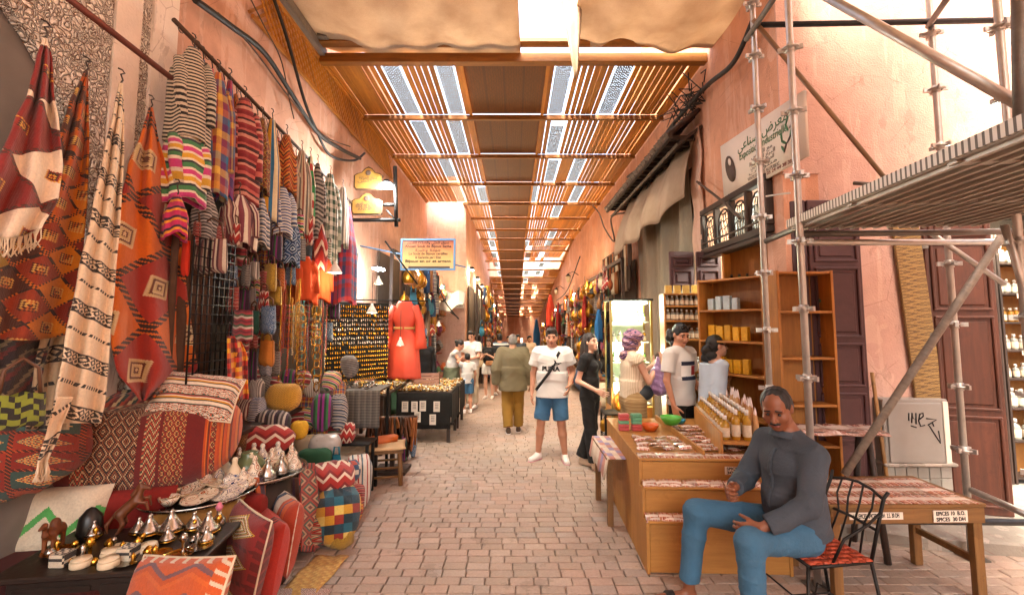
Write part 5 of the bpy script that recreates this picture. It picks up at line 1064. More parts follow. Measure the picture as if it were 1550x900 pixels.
# ================================================================ SPICE STALL
M_CRATE = wood('honey plywood', 'bc8540', '94622a', 0, .6, .8); M_CRATEV = wood('honey plywood upright', 'bc8540', '94622a', 2, .6, .8); M_TBL = wood('worn table timber', '8a6236', '553818', 0, .65); M_TBLV = wood('worn table leg timber', '8a6236', '553818', 2, .65)
def m_packet(name, a, b_, c):
    t = T(name); w_ = t.pos('Object'); u, v = t.uv(); n = t.noise(t.pos('World'), 45, 3); f = t.fr(t.add(t.mul(u, 3), t.rand())); k = t.ramp(f, stops([a, b_, c, a], [3, 1, 2, 2])); k = t.mix(t.lt(t.m('ABSOLUTE', t.sub(v, .5)), .16), k, hx('d8c8b8')); k = t.mix(t.mul(t.gt(n, .55), .5), k, hx(b_))
    t.bump(t.noise(t.pos('World'), 60, 3), .5, .004); return t.fin(t.var(k, t.rand(), .2), .22, 0, Coat_Weight=.3)
PK = [m_packet('saffron sachet', 'a86a50', 'd8b8a8', '8a3a2a'), m_packet('paprika sachet', 'b8826a', 'e0cfc2', '9a4636'), m_packet('cumin sachet', '9a7258', 'cdb8a4', 'a85a48')]
def pk_mesh(m_, w_=.1, d=.07):
    b = MB(); b.grid(lambda u, v: ((u - .5) * w_, (v - .5) * d, .004 + .008 * (math.sin(pi * u) * math.sin(pi * v)) ** .6), 5, 4); b.grid(lambda u, v: ((u - .5) * w_, (v - .5) * d, .0), 1, 1, flip=True); return b.mesh('sachet', m_)
PKM = [pk_mesh(m_) for m_ in PK]; PKB = [pk_mesh(m_, .15, .11) for m_ in PK]
def packet(loc, rot, label, group, big=False): tag(inst('sachet', rnd.choice(PKB if big else PKM), None, loc, rot), label, 'sachet', group)
sx0, sx1 = 1.0, 2.06
st = thing('spice_stand', 'stepped honey plywood spice stand in front of the seated man', 'stand', (1.53, 4.0, 0), rad(-2))
def side_prism(poly, x0, x1): return MB().prism([(p[0], p[1]) for p in poly], x1 - x0, Matrix(((0, 1, 0, x0), (1, 0, 0, 0), (0, 0, 1, 0), (0, 0, 0, 1))))
prof = [(-.5, .0), (-.5, .36), (-.40, .36), (-.40, .575), (-.31, .575), (-.31, .76), (1.2, .76), (1.2, 0)]
for x in (-.53, .505): side_prism(prof, x, x + .022).build('side_panel', M_CRATEV, st)
for (y, z0, z1) in ((-.488, .01, .352), (-.388, .375, .566), (-.298, .59, .75)): MB().cbox((-.001, y, (z0 + z1) / 2), (1.01, .02, z1 - z0), .004).build('front_panel', M_CRATE, st)
for (y, z) in ((-.445, .366), (-.35, .581)): MB().cbox((-.001, y, z), (1.03, .125, .016), .004).build('step_board', M_CRATE, st)
MB().cbox((0, .45, .767), (1.07, 1.54, .018), .004).build('table_board', M_CRATE, st); MB().box((0, .45, .79), (.02, 1.4, .07)).build('divider', M_CRATE, st); MB().box((.52, .45, .81), (.03, 1.5, .1)).build('divider', M_CRATE, st)
def sw(x, y, z): c, s = math.cos(rad(-2)), math.sin(rad(-2)); return (1.53 + x * c - y * s, 4.0 + x * s + y * c, z)
for i, (y, z, zl) in enumerate(((-.445, .376, 'lower'), (-.35, .591, 'upper'))):
    for k in range(10):
        for r_ in range(2): packet(sw(-.47 + .104 * k + U(-.01, .01), y - .02 + r_ * .02, z + r_ * .012), (rad(24), U(-.12, .12), U(-.15, .15)), '%s spice sachet from the left on the %s step, %s layer' % (ordinal(k), zl, ('front', 'back')[r_]), 'spice sachets on the stand steps')
for k in range(7): packet(sw(-.45 + .15 * k, -.24, .778), (rad(6), 0, U(-.06, .06)), '%s large sachet from the left along the top front edge of the spice stand' % ordinal(k), 'large sachets along the stand top', True)
for r_ in range(7):
    for k in range(4): packet(sw(.09 + .11 * k + U(-.01, .01), -.08 + .14 * r_, .782 + U(0, .012)), (U(-.1, .25), U(-.1, .1), U(-.2, .2)), 'right tray spice sachet, %s row from front, %s from left' % (ordinal(r_), ordinal(k)), 'spice sachets in the right tray')
for r_ in range(4):
    for k in range(4): packet(sw(-.42 + .11 * k + U(-.02, .02), -.06 + .12 * r_, .782 + U(0, .02)), (U(-.2, .25), U(-.2, .2), U(-.5, .5)), 'loose left tray spice sachet, %s row from front, %s from left' % (ordinal(r_), ordinal(k)), 'loose sachets in the left tray')
# price card
def card(loc, rz, w_, h, lines, label, tilt=0, fs=.045, nm='price_card'):
    o = thing(nm, label, 'card', loc, rz); MB().box((0, 0, 0), (w_, .004, h)).build('paper', M_SIGN, o)
    n = len(lines)
    for k, s_ in enumerate(lines): text(s_, fs, INK, frame((0, -.0035, h * (.5 - (k + .5) / n)), (1, 0, .02), (0, 0, 1)), o, width=w_ * .85, off=.0008)
    return o
card(sw(.22, -.315, .69), rad(-2), .17, .06, ['SPICES 10', '30 DH'], 'handwritten white spices price card on the spice stand', fs=.03)
# soap stacks, bowls
M_SOAPR = mat('red wrapped soap', 'b0484a', .4, noise=.2, scale=50, bump=0); M_SOAPG = mat('green wrapped soap', '5d9a78', .4, noise=.2, scale=50, bump=0); SB = MB().cbox((0, 0, .016), (.1, .07, .032), .006).mesh('soap_box', M_SOAPR)
for i in range(2):
    for k in range(5): tag(remat(inst('soap_box', SB, None, sw(-.46 + .125 * i, .62, .777 + .033 * k), U(-.1, .1)), M_SOAPG if (k > 2 and i) or k == 2 else M_SOAPR), '%s soap box from the bottom of the %s stack on the spice stand' % (ordinal(k), ('left', 'right')[i]), 'soap box', 'soap boxes on the stand')
def bowl(label, loc, r, m_): return tag(MB().lathe([(r * .6, 0), (r * .95, r * .5), (r, r * .75), (r * .97, r * .75), (r * .88, r * .45), (r * .5, r * .1), (0, r * .1)], n=20).build('plastic_bowl', m_, loc=loc), label, 'bowl')
bowl('orange plastic basin on the spice stand', sw(-.2, .62, .777), .085, mat('orange plastic', 'c45a22', .35, noise=.1, bump=0)); bowl('bright green plastic basin on the spice stand', sw(.02, .66, .83), .105, mat('green plastic', '4fa53a', .35, noise=.1, bump=0)); bowl('small teal plastic cup on the spice stand', sw(.2, .95, .777), .06, mat('teal plastic', '2b7f94', .35, noise=.1, bump=0))
# raised rack with oil bottles and paper bags
rk = thing('bottle_rack', 'sloping honey plywood rack carrying oil bottles and paper bags', 'rack', (1.98, 4.35, .77), rad(-12)); MB().box((0, 0, .1), (.34, 1.2, .02)).build('rack_board', M_CRATE, rk)
for s_ in (-1, 1): MB().box((s_ * .17, 0, .09), (.02, 1.2, .18)).build('rack_side', M_CRATEV, rk)
cr2, sr2 = math.cos(rad(-12)), math.sin(rad(-12))
def rw(x, y, z): return (1.98 + x * cr2 - y * sr2, 4.35 + x * sr2 + y * cr2, .77 + z)
for i in range(3):
    for k in range(11): tag(inst('bottle', BT['tall' if i else 'gold'], None, rw(-.12 + .085 * i, -.5 + .1 * k, .111), U(0, 6), 1.15 if i else 1.45), '%s oil bottle from the front in the %s row of the rack' % (ordinal(k), ('lane side', 'middle', 'back')[i]), 'bottle', 'oil bottles on the rack')
def m_paper():
    t = T('kraft paper spice bag'); w_ = t.pos('World'); u, v = t.uv(); t.bump(t.noise(w_, 25, 4), .8, .01); return t.fin(t.var(t.mix(t.gt(v, .8), hx('b98a58'), hx('d9c8c4')), t.noise(w_, 20, 3), .15), .6)
pbm = MB(); pbm.grid(lambda u, v: (.055 * math.cos(2 * pi * u) * (1 - .5 * v ** 3), (.03 * math.sin(2 * pi * u)) * (1 - .85 * v ** 2), .26 * v + .01 * math.sin(u * 20) * v), 16, 8); PB = pbm.mesh('paper_bag', m_paper())
for k in range(10): tag(inst('paper_bag', PB, None, rw(.13 + U(-.015, .015), -.44 + .1 * k, .111), rad(70) + U(-.3, .3), U(.95, 1.25)), '%s upright paper spice bag from the front on the rack' % ordinal(k), 'paper bag', 'paper spice bags on the rack')
# small low table with a cloth at the lane side of the stand
lt = thing('low_table', 'low wooden table under a grubby printed cloth beside the spice stand', 'table', (.99, 4.62, 0))
for x in (-.11, .11):
    for y in (-.3, .3): MB().box((x, y, .3), (.05, .05, .6)).build('leg', M_TBLV, lt)
MB().box((0, 0, .61), (.3, .76, .02)).build('table_top', M_TBL, lt); MB().grid(lambda u, v: ((u - .5) * .36, (v - .5) * .84, .625 - max(0, abs(u - .5) * 2 - .8) * .9 - .02 * math.sin(v * 22) * max(0, abs(u - .5) * 2 - .8) * 5), 20, 16).build('cloth', kilim('grubby print cloth', ['c8b49c', 'b87a6a', 'd0c0ac', '8a7a9a'], 7, 9, 'check'), lt, thick=.004)
# ---- front right table
tb = thing('spice_table', 'rough wooden table covered in flat spice sachets at the right', 'table', (2.62, 3.42, 0), rad(1)); W2, D2, H2 = 1.06, .56, .63
M_PRINT = [m_packet('printed spice sheet %d' % k, a, b_, c) for k, (a, b_, c) in enumerate((('b08878', 'd8c4b8', '9a5a4a'), ('a87868', 'd0b8a8', '8a4a44')))]
for k in range(4): MB().cbox((0, -.21 + .14 * k, H2), (W2, .136, .025), .004).build('plank', M_TBL, tb)
for y in (-.262, .262): MB().cbox((0, y, H2 - .065), (W2 - .02, .024, .1), .004).build('apron', M_TBL, tb)
for x in (-.48, .48):
    MB().cbox((x, 0, H2 - .065), (.024, .49, .1), .004).build('apron', M_TBL, tb); MB().cbox((x, 0, .26), (.03, .5, .045), .004).build('stretcher', M_TBL, tb)
    for y in (-.235, .235): MB().cbox((x - .0, y + .0, .29), (.062, .05, .58), .004).build('leg', M_TBLV, tb)
for k in range(6):
    for r_ in range(3): o = tag(inst('sachet', PKB[(k + r_) % 3], None, (2.18 + .168 * k + .0 * r_, 3.22 + .17 * r_, H2 + .0145), (0, 0, U(-.04, .04)), (1.1, 1.45, .6)), '%s flat spice sachet from the left in the %s row on the right table' % (ordinal(k), ('front', 'middle', 'back')[r_]), 'sachet', 'flat sachets on the right table')
card((2.40, 3.135, .57), rad(1), .36, .045, ['LES EPICES  SPICES 10 DH  3.5. 30 DH'], 'long handwritten spices strip on the front of the right table', fs=.04)
card((2.90, 3.143, .565), rad(1), .23, .075, ['EPICES 10  B.O.', 'SPICES  30 DH'], 'handwritten two line epices card on the right table', fs=.035)
# back trestle table
t2 = thing('trestle_table', 'dark trestle table with a glossy printed cover behind the right table', 'table', (2.62, 3.86, 0), rad(-3)); MB().cbox((0, 0, .96), (.66, .3, .03), .004).build('table_top', M_DKW, t2)
MB().grid(lambda u, v: ((u - .5) * .72, (v - .5) * .36, .98 - .03 * max(0, abs(v - .5) * 2 - .75) * 3 + .006 * math.sin(u * 17 + v * 5)), 14, 10).build('cover', M_PRINT[0], t2, thick=.003)
for x in (-.26, .26):
    for s_ in (-1, 1): tube_between('leg', (x, s_ * .19, 0), (x, s_ * .05, .94), M_DKW2, .024, t2, Vector((0, 0, 0)), 6)
    MB().box((x, 0, .3), (.03, .3, .06)).build('brace', M_DKW, t2)
# ---- iron chair
chr_ = thing('iron_chair', 'black iron chair with woven orange seat under the seated man', 'chair', (1.88, 2.98, 0), rad(96)); M_WOV = mat('woven orange leather', 'a8452a', .55, noise=.3, scale=40)
def it(name, pts, r=.009): return MB().tube(pts, r, 8).build(name, M_IRON, chr_)
sy = .445
it('seat_frame', [(-.22, .2, sy), (.22, .2, sy), (.2, -.2, sy), (-.2, -.2, sy), (-.22, .2, sy)], .011)
for x in (-.2, .2): it('leg', [(x, .2, sy), (x * 1.12, .24, .0)], .01); it('leg', [(x, -.2, sy), (x * 1.1, -.27, 0)], .01); it('back_post', [(x, -.2, sy), (x * 1.02, -.27, .7), (x * .98, -.31, .8), (x * 1.05, -.33, .84)], .01); it('arm', [(x, -.28, .72), (x * 1.25, -.15, .68), (x * 1.2, .0, .6), (x, .05, sy)], .008)
it('back_rail', [(-.2, -.31, .79), (-.1, -.325, .82), (0, -.33, .83), (.1, -.325, .82), (.2, -.31, .79)]); it('back_rail', [(-.2, -.25, .62), (0, -.27, .62), (.2, -.25, .62)])
for x in (-.12, -.04, .04, .12): it('spindle', [(x, -.325, .82), (x * 1.1, -.29, .72), (x * .8, -.265, .62), (x, -.2, sy)], .006)
it('scroll', [(-.19, .2, .2), (-.08, .1, .12), (.05, -.05, .2), (.15, -.2, .1), (.2, -.24, .16)], .006); it('scroll', [(.19, .2, .2), (.08, .1, .12), (-.05, -.05, .2), (-.15, -.2, .1), (-.2, -.24, .16)], .006)
for k in range(9): y = -.18 + .045 * k; MB().grid(lambda u, v: (-.215 + .43 * u, y + (v - .5) * .038, sy + .012 + .006 * math.sin(u * 9 * pi + k * pi)), 27, 1).build('seat_strap', M_WOV, chr_, thick=.005)
for k in range(9): x = -.185 + .046 * k; MB().grid(lambda u, v: (x + (v - .5) * .036, -.2 + .4 * u, sy + .012 - .006 * math.sin(u * 9 * pi + k * pi)), 27, 1).build('seat_strap', M_WOV, chr_, thick=.005)
# ---- brass lantern heap by the cabinet
M_BRASS = mat('polished brass', 'b88a3a', .22, 1.0, noise=.25, scale=30, bump=.2); M_SILV = mat('tarnished silver', 'a8a29a', .25, 1.0, noise=.3, scale=30, bump=.15)
def m_pierced():
    t = T('pierced brass'); a = t.vor(t.pos('Object'), 75, 'F1', 0, .3); tr2 = t.n('BsdfTransparent'); mx = t.n('MixShader'); t.fin(hx('b0802e'), .3, .9); t.put(mx.inputs[0], t.lt(a, .3)); t.nt.links.new(t.b.outputs[0], mx.inputs[1]); t.nt.links.new(tr2.outputs[0], mx.inputs[2]); t.nt.links.new(mx.outputs[0], t.out.inputs[0]); return t.mat
M_PIER = m_pierced()
def lantern(label, loc, r, h, lit=0.0, group=None):
    o = thing('lantern', label, 'lantern', loc, 0, group); MB().lathe([(r * .5, 0), (r * .9, h * .12), (r, h * .35), (r * .8, h * .6), (r * .35, h * .75)], n=14).build('body', M_PIER, o); MB().lathe([(r * .4, h * .755), (r * .2, h * .85), (r * .08, h * .95), (r * .03, h)], n=12).build('cap', M_BRASS, o)
    MB().tube([(.03 * math.cos(a), 0, h + .03 + .03 * math.sin(a)) for a in [2 * pi * q / 10 for q in range(10)]], .004, 5, closed=True).build('ring', M_BRASS, o)
    if lit: MB().lathe([(0, h * .25), (.025, h * .3), (.025, h * .4), (0, h * .45)], n=8).build('bulb', emit('warm bulb', 'ffd090', 30), o); lamp('light', (0, 0, h * .35), lit, (1, .68, .32), .03, o)
    return o
lantern('glowing pierced brass lantern on the ground by the lit cabinet', (1.52, 6.55, zg(6.5) + .62), .13, .34, 6); lantern('silver mirror ball lantern under the glowing one', (1.6, 6.45, zg(6.5) + .2), .12, .36); lantern('small brass lantern standing behind the black dressed woman', (1.32, 6.7, zg(6.7) + .3), .09, .26)
ls = thing('lantern_stand', 'dark iron stand crowded with small metal wares by the cabinet', 'stand', (1.5, 6.55, zg(6.5)))
for z in (.18, .6): MB().box((0, 0, z), (.5, .36, .02)).build('tray', M_IRON, ls)
for x in (-.24, .24):
    for y in (-.16, .16): MB().box((x, y, .3), (.025, .025, .6)).build('leg', M_IRON, ls)
CUP = MB().lathe([(.02, 0), (.045, .03), (.05, .07), (.03, .1), (.02, .12)], n=10).mesh('metal_cup', M_SILV)
for k in range(16): tag(remat(inst('metal_cup', CUP, None, (1.3 + U(0, .42), 6.4 + U(0, .3), zg(6.5) + (.01 if k % 2 else .195)), U(0, 6), U(.8, 1.5)), M_SILV if k % 3 else M_BRASS), '%s little metal cup crowded on the iron stand, counted from its left end' % ordinal(k), 'cup', 'metal wares by the cabinet')
# ================================================================ LEFT SIDE: textiles
def rot_uv(o, ang, k, off=(0, 0)):
    """turn the weave of a hung cloth: k repeats per metre of the sheet's own plane"""
    me = o.data; ul = me.uv_layers[0].data; c, s = math.cos(ang), math.sin(ang)
    for l in me.loops:
        v = me.vertices[l.vertex_index].co; a = v.y * .75 + v.x * .5; ul[l.index].uv = ((a * c + v.z * s) * k + off[0], (-a * s + v.z * c) * k + off[1])
M_HOOK = mat('steel hook', '4a423c', .4, .7)
def hook(parent, p, h=.08):
    p = Vector(p); return MB().tube([p, p + Vector((0, .012, h * .3)), p + Vector((0, -.004, h * .62)), p + Vector((0, .02, h * .86)), p + Vector((0, .005, h)), p + Vector((0, -.022, h * .94))], .0045, 6).build('hook', M_HOOK, parent)
def hung(name, label, L, m_, x=-2.35, out=.12, amp=.035, nf=3, ang=None, k=.5, off=(0, 0), cat='rug', nv=36, ph=0.0, fringe=None, hk=True, bot=0.0):
    """cloth hung from a point: L = [(py, px_left, px_right), ...] measured down the photograph, standing out from the wall"""
    o = thing(name, label, cat, (0, 0, 0)); ys = [q[0] for q in L]
    def ed(py):
        for a, b in zip(L, L[1:]):
            if py <= b[0]: t = (py - a[0]) / (b[0] - a[0]); t = t * t * (3 - 2 * t) * .5 + t * .5; return a[1] + (b[1] - a[1]) * t, a[2] + (b[2] - a[2]) * t
        return L[-1][1], L[-1][2]
    base = WX((L[-1][1] + L[-1][2]) / 2, ys[-1], x); o.location = base
    def fn(u, v):
        py = ys[0] + (ys[-1] - ys[0]) * v; l, r = ed(py); px = l + (r - l) * u
        X = x + out * v + amp * (.25 + .75 * min(1, v * 3)) * math.sin(u * nf * 2 * pi + ph + 1.3 * v) + amp * .3 * math.sin(u * nf * 5.1 + v * 9 + ph)
        return WX(px, py + bot * math.sin(u * pi) * v, X) - base
    c = MB().grid(fn, 30, nv).build('cloth', m_, o, thick=.008)
    if ang is not None: rot_uv(c, ang, k, off)
    if hk: hook(o, fn(.5, 0))
    if fringe:
        f = MB()
        for q in range(46): p = Vector(fn(q / 45, 1)); f.tube([p, p + Vector((U(-.01, .01), U(-.01, .01), -.045)), p + Vector((U(-.015, .015), U(-.02, .02), -.08))], .003, 4)
        f = f.build('fringe', fringe, o); tag(f, None, None, kind='stuff')
    return o
# ---- rug weaves with a drawn field
def rug(name, base, cells, nu, nv, line=None, lw=.04, motif=None, ms=.22, alt=False):
    """grid of coloured lozenges or squares, outlined, some with a stepped motif"""
    if name in MC: return MC[name]
    t = T(name); u, v = t.uv(); q = 110.0; us = t.m('SNAP', u, 1 / q); vs = t.m('SNAP', v, 1 / q)
    fu, fv = t.fr(t.mul(us, nu)), t.fr(t.mul(vs, nv)); iu, iv = t.m('FLOOR', t.mul(us, nu)), t.m('FLOOR', t.mul(vs, nv))
    idf = t.fr(t.add(t.mul(iu, .381), t.mul(iv, .617))); c = t.ramp(idf, stops(cells))
    if alt: c = t.mix(t.lt(t.fr(t.mul(t.add(iu, iv), .5)), .25), c, hx(base))
    d = t.m('MAXIMUM', t.m('ABSOLUTE', t.sub(fu, .5)), t.m('ABSOLUTE', t.sub(fv, .5)))
    if line: c = t.mix(t.gt(d, .5 - lw), c, t.ramp(t.fr(t.mul(t.add(us, vs), nu * 9)), stops([line, cells[0]], [2, 1])))
    if motif:
        dm = t.add(t.m('ABSOLUTE', t.sub(fu, .5)), t.m('ABSOLUTE', t.sub(fv, .5))); c = t.mix(t.lt(dm, ms), c, t.ramp(t.fr(t.mul(dm, 9)), stops(motif)))
    MC[name] = weave(t, c); return MC[name]
def banded(name, base, ink, nv=9, kind='dots'):
    """pale rug crossed by dark woven bands"""
    if name in MC: return MC[name]
    t = T(name); u, v = t.uv(); q = 300.0; us = t.m('SNAP', u, 1 / q); vs = t.m('SNAP', v, 1 / q); f = t.fr(t.mul(vs, nv))
    wide = t.m('MULTIPLY', t.gt(f, .1), t.lt(f, .34)); zz = t.gt(t.fr(t.mul(t.add(t.tri(t.mul(us, nv * 6)), t.tri(t.mul(vs, nv * 6))), 2.0)), .45); thin = t.m('MULTIPLY', t.gt(f, .72), t.lt(f, .79)); dash = t.gt(t.fr(t.mul(us, nv * 14)), .4)
    e = t.m('MAXIMUM', t.lt(t.m('ABSOLUTE', t.sub(f, .1)), .018), t.lt(t.m('ABSOLUTE', t.sub(f, .34)), .018))
    k = t.m('MAXIMUM', t.m('MAXIMUM', t.mul(wide, zz), t.mul(thin, dash)), e); MC[name] = weave(t, t.mix(k, hx(base), hx(ink))); return MC[name]
F_WOOL = mat('cream wool fringe', 'd0bfa4', .95)
K_WHITE = rug('cream rug with red and ochre squares', 'dccbb4', ['7a1f1c', '4a1c18', 'c08420', '7a1f1c', '5a1c18'], 3.6, 3.6, '4a2a20', .03, ['8a2a22', 'd0a040', '3a2418'], .17, True)
K_ORANGE = rug('orange and brown patchwork kilim', '8a3a1a', ['bc6210', '7a2410', 'b0500e', '8a3010', 'a07a18', '6a1a10', 'c4740e', '4a2414'], 6.5, 6.5, '2a1a14', .05, ['c8a050', '4a2018', 'b06020'], .3)
K_CREAM = banded('cream rug with black woven bands', 'd3bfa2', '2b2622', 4.6)
K_CREAM2 = banded('beige rug with black woven bands', 'b59b7a', '2b2622', 3)
K_RUST = rug('rust orange kilim with brown lozenges', 'c4600e', ['bc5a10', 'bc5a10', '7a1f16', '8a2218', '7a1f16', '94281a', '5a2018', '8a2218', '7a1f16'], 2.6, 2.6, '2a1c16', .06, ['c8b088', '5a2a18', 'b8a070'], .26, True)
K_DARK = kilim('dark striped kilim', ['2a1d1c', '5a2420', '38302c', '7a6a50', '241a1a'], 3, 10, 'zigzag', .6)
R1 = hung('hung_rug', 'cream rug with dark red and ochre squares hung by a corner at far left', [(58, 66, 70), (90, 56, 78), (140, 44, 80), (185, 22, 88), (250, -4, 95), (300, -30, 88), (345, -40, 62)], K_WHITE, -2.12, .06, .03, 2, .55, 1.35, (.1, .2), fringe=F_WOOL, bot=14)
hung('hung_rug', 'orange and brown patchwork kilim hung behind the cream squares rug', [(108, 128, 132), (160, 104, 133), (220, 85, 134), (300, 30, 132), (400, -25, 125), (505, -40, 108)], K_ORANGE, -2.32, .08, .03, 2, .62, 1.25, (.3, .1), bot=10)
hung('hung_rug', 'long cream rug with black woven bands twisted to a tail', [(126, 181, 185), (170, 172, 187), (230, 158, 187), (320, 140, 182), (420, 118, 174), (520, 98, 166), (600, 84, 160), (640, 76, 152)], K_CREAM, -2.22, .16, .025, 2, -.5, 1.0, (.2, .0))
hung('hung_rug', 'rust orange kilim with brown lozenges and cream motifs', [(163, 226, 231), (200, 215, 237), (250, 194, 250), (330, 176, 270), (430, 170, 282), (520, 168, 293), (560, 176, 300), (606, 212, 226)], K_RUST, -2.36, .1, .035, 2, .6, 1.05, (.15, .35))
hung('hung_rug', 'beige banded rug hanging low behind the twisted cream rug', [(490, 66, 118), (560, 52, 112), (650, 40, 104)], K_CREAM2, -2.34, .06, .02, 2, .2, 1.1, hk=False)
hung('hung_rug', 'dark zigzag kilim low at the far left edge', [(495, -40, 80), (560, -40, 66), (600, -40, 50)], K_DARK, -2.33, .04, .02, 2, .5, 1.2, hk=False)
o = hung('hung_rug', 'slim woven tail end of the cream rug hanging over the big pouf', [(600, 86, 110), (650, 72, 92), (698, 58, 72)], K_CREAM, -2.0, .0, .01, 1, .45, 1.0, fringe=F_WOOL, hk=False)
# ---- rails
M_RUST = mat('rust red iron rail', '6e3a30', .55, .3, noise=.3, scale=20); M_RODB = mat('dark bronze rod', '4a362a', .5, .5, noise=.3, scale=20)
def rod(label, a, b, r, m_): o = tag(MB().tube([Vector((0, 0, 0)), (Vector(b) - Vector(a)) / 2, Vector(b) - Vector(a)], r, 10).build('hanging_rail', m_), label, 'rail'); o.location = a; return o
rod('rust red iron rail carrying the hung rugs', WX(96, -8, -2.3), WX(259, 118, -2.3), .019, M_RUST)
ra, rb = WX(263, 30, -2.38), WX(537, 312, -2.38); rail2 = rod('long dark rail carrying jackets and scarves along the wall', ra, rb, .017, M_RODB)
def on_rail(px):
    lo, hi = 0.0, 1.0
    for _ in range(30):
        m = (lo + hi) / 2; p = ra.lerp(rb, m); q = CX + F * p.x / (p.y * math.cos(PITCH) + (p.z - CAMH) * math.sin(PITCH))
        if q < px: lo = m
        else: hi = m
    return ra.lerp(rb, lo)
for k in range(26): tag(MB().tube([(0, .028 * math.cos(a), .028 * math.sin(a)) for a in [2 * pi * q / 12 for q in range(12)]], .0035, 5, closed=True).build('rail_ring', M_HOOK, loc=ra.lerp(rb, (k + .5) / 26) + Vector((0, 0, -.012))), '%s steel ring from the near end of the jacket rail' % ordinal(k), 'ring', 'rings on the jacket rail')
# ---- garments
def garment(label, px, py0, py1, wpx, m_, sleeves=True, x=-2.3, cat='jacket', depth=.07, name='hanging_jacket', open_=None, lean=0.0):
    """clothing on a hook: shouldered body with folds and drooping sleeves"""
    top, botm = WX(px, py0, x), WX(px, py1, x + .04); y = top.y; Hh = top.z - botm.z; Wd = wpx * y / F * 1.0; o = thing(name, label, cat, (x, y, botm.z))
    rz_ = U(-.5, .1) - .55; nfo = rnd.choice((5, 6, 7)); ph = U(0, 6)
    c, s = math.cos(rz_), math.sin(rz_)
    def fn(u, v):
        a = 2 * pi * u; z = Hh * (1 - v); sh = min(1, .28 + 2.6 * v) if sleeves else min(1, .3 + 1.6 * v); w_ = Wd / 2 * sh * (1 + .12 * v); d = depth * min(1, .4 + 1.5 * v)
        f = 1 + .13 * math.sin(nfo * a + ph + 2 * v) * min(1, v * 2.5) + .05 * math.sin(11 * a + 5 * v)
        X, Y = w_ * math.cos(a) * f, d * math.sin(a) * f; return (X * s * -1 + Y * c + lean * v, X * c + Y * s, z - .03 * math.cos(2 * a) * v)
    MB().grid(fn, 32, 18).build('cloth', m_, o, thick=.004)
    if sleeves:
        for q in (-1, 1):
            p0 = Vector(fn(0 if q > 0 else .5, .16)); p1 = p0 + Vector((.03, q * Wd * .1, -Hh * .3)); p2 = p0 + Vector((.05, q * Wd * .02, -Hh * .62)); MB().tube([p0 + Vector((0, -q * .03, .02)), p0, p0.lerp(p1, .5) + Vector((.01, 0, 0)), p1, p2], [.03, Wd * .17, Wd * .19, Wd * .17, Wd * .15], 10).build('sleeve', open_ or m_, o)
    hook(o, (0, 0, Hh - .01), .12); return o
S1 = stripes('black and cream pin stripe', ['1d1a18', 'cbbfa8'], 26); S2 = stripes('pink yellow green wide stripe', ['c03a78', 'ddd0b8', 'd0a030', 'ddd0b8', '2a2a30', '3f7a4a', 'ddd0b8'], 3.2, [2, 1, 2, 1, 1, 2, 1])
S3 = plaid('orange teal purple plaid', ['c06a28', '2a6a8a', '5a2a5a', 'd0a848', '8a2a3a'], 3); S4 = plaid('magenta and blue plaid', ['a0204a', '2a4a8a', 'c03a5a', '601a3a'], 3); S5 = kilim('maroon tribal weave', ['7a1a20', 'b85a50', '3a1216', 'c98a78', '8a2228'], 4, 7, 'stripe')
S6 = stripes('mustard and navy stripe', ['c8901c', '2a3560', 'd8c8a0', '2a6a90', 'c8901c'], 3, None, 'u'); S7 = kilim('brown leaf weave', ['6a4a26', 'a8803a', '3a2a1a', '8a3a1a'], 6, 8, 'diamond'); S8 = stripes('blue and white ticking', ['2c3f6a', 'c9c4b8', '5a6a90', 'c9c4b8'], 8)
S9 = kilim('orange tribal weave', ['c0621c', '8a2a18', 'd08a3a', '4a2418'], 5, 7, 'zigzag', .8); S10 = stripes('beige grey stripe', ['b8a88c', '6a6258', 'd0c4ac', '8a4a3a'], 7, None, 'u'); S11 = kilim('green floral', ['2f8a4a', 'd0c8b0', '1f5a3a', 'b0403a'], 6, 9, 'check'); S12 = stripes('charcoal grey stripe', ['4a4644', '8c8680', '2a2828', 'b0a8a0'], 9)
S13 = plaid('green and white check', ['1f4a34', 'd8d4c8', '1f4a34', 'c8c4b4'], 5); S14 = stripes('grey and cream wrap stripe', ['9a9288', 'd4ccc0', '6a6460'], 9, None, 'u'); S15 = plaid('red and navy tartan', ['a8202a', '1c2c5a', 'a8202a', '16203f', 'c03038'], 4, ['1c2c5a', 'a8202a', '2a4a7a', '7a1a24', '1c2c5a'])
S16 = stripes('maroon cream bag stripe', ['6a2a34', 'cabba4', '4a2028', '8a5a54', 'cabba4'], 4, None, 'u'); S17 = stripes('purple green bag stripe', ['7a1f6a', '1f3a2a', '2a6a3a', '7a1f6a', '2a1a2a'], 2, None, 'u'); S18 = stripes('hot pink stripe', ['b8245a', '3a1f3a', 'd8902a', 'b8245a'], 4)
S19 = stripes('slate blue white bag stripe', ['44566a', 'b8b4ac', '6a7484', '2a3444', 'c8c0b0'], 6); S20 = kilim('blue medallion print', ['16406a', 'c0d0d8', '1f5a8a', '0f2a4a'], 4, 4, 'diamond', 2); S21 = kilim('gold brocade', ['8a6a1c', 'd0a838', '4a3410', 'b8902a'], 7, 7, 'diamond', 2); S22 = stripes('brick red towelling stripe', ['9a2a34', 'c8b8a8', '3a5a3a', '9a2a34', '6a1a24'], 3)
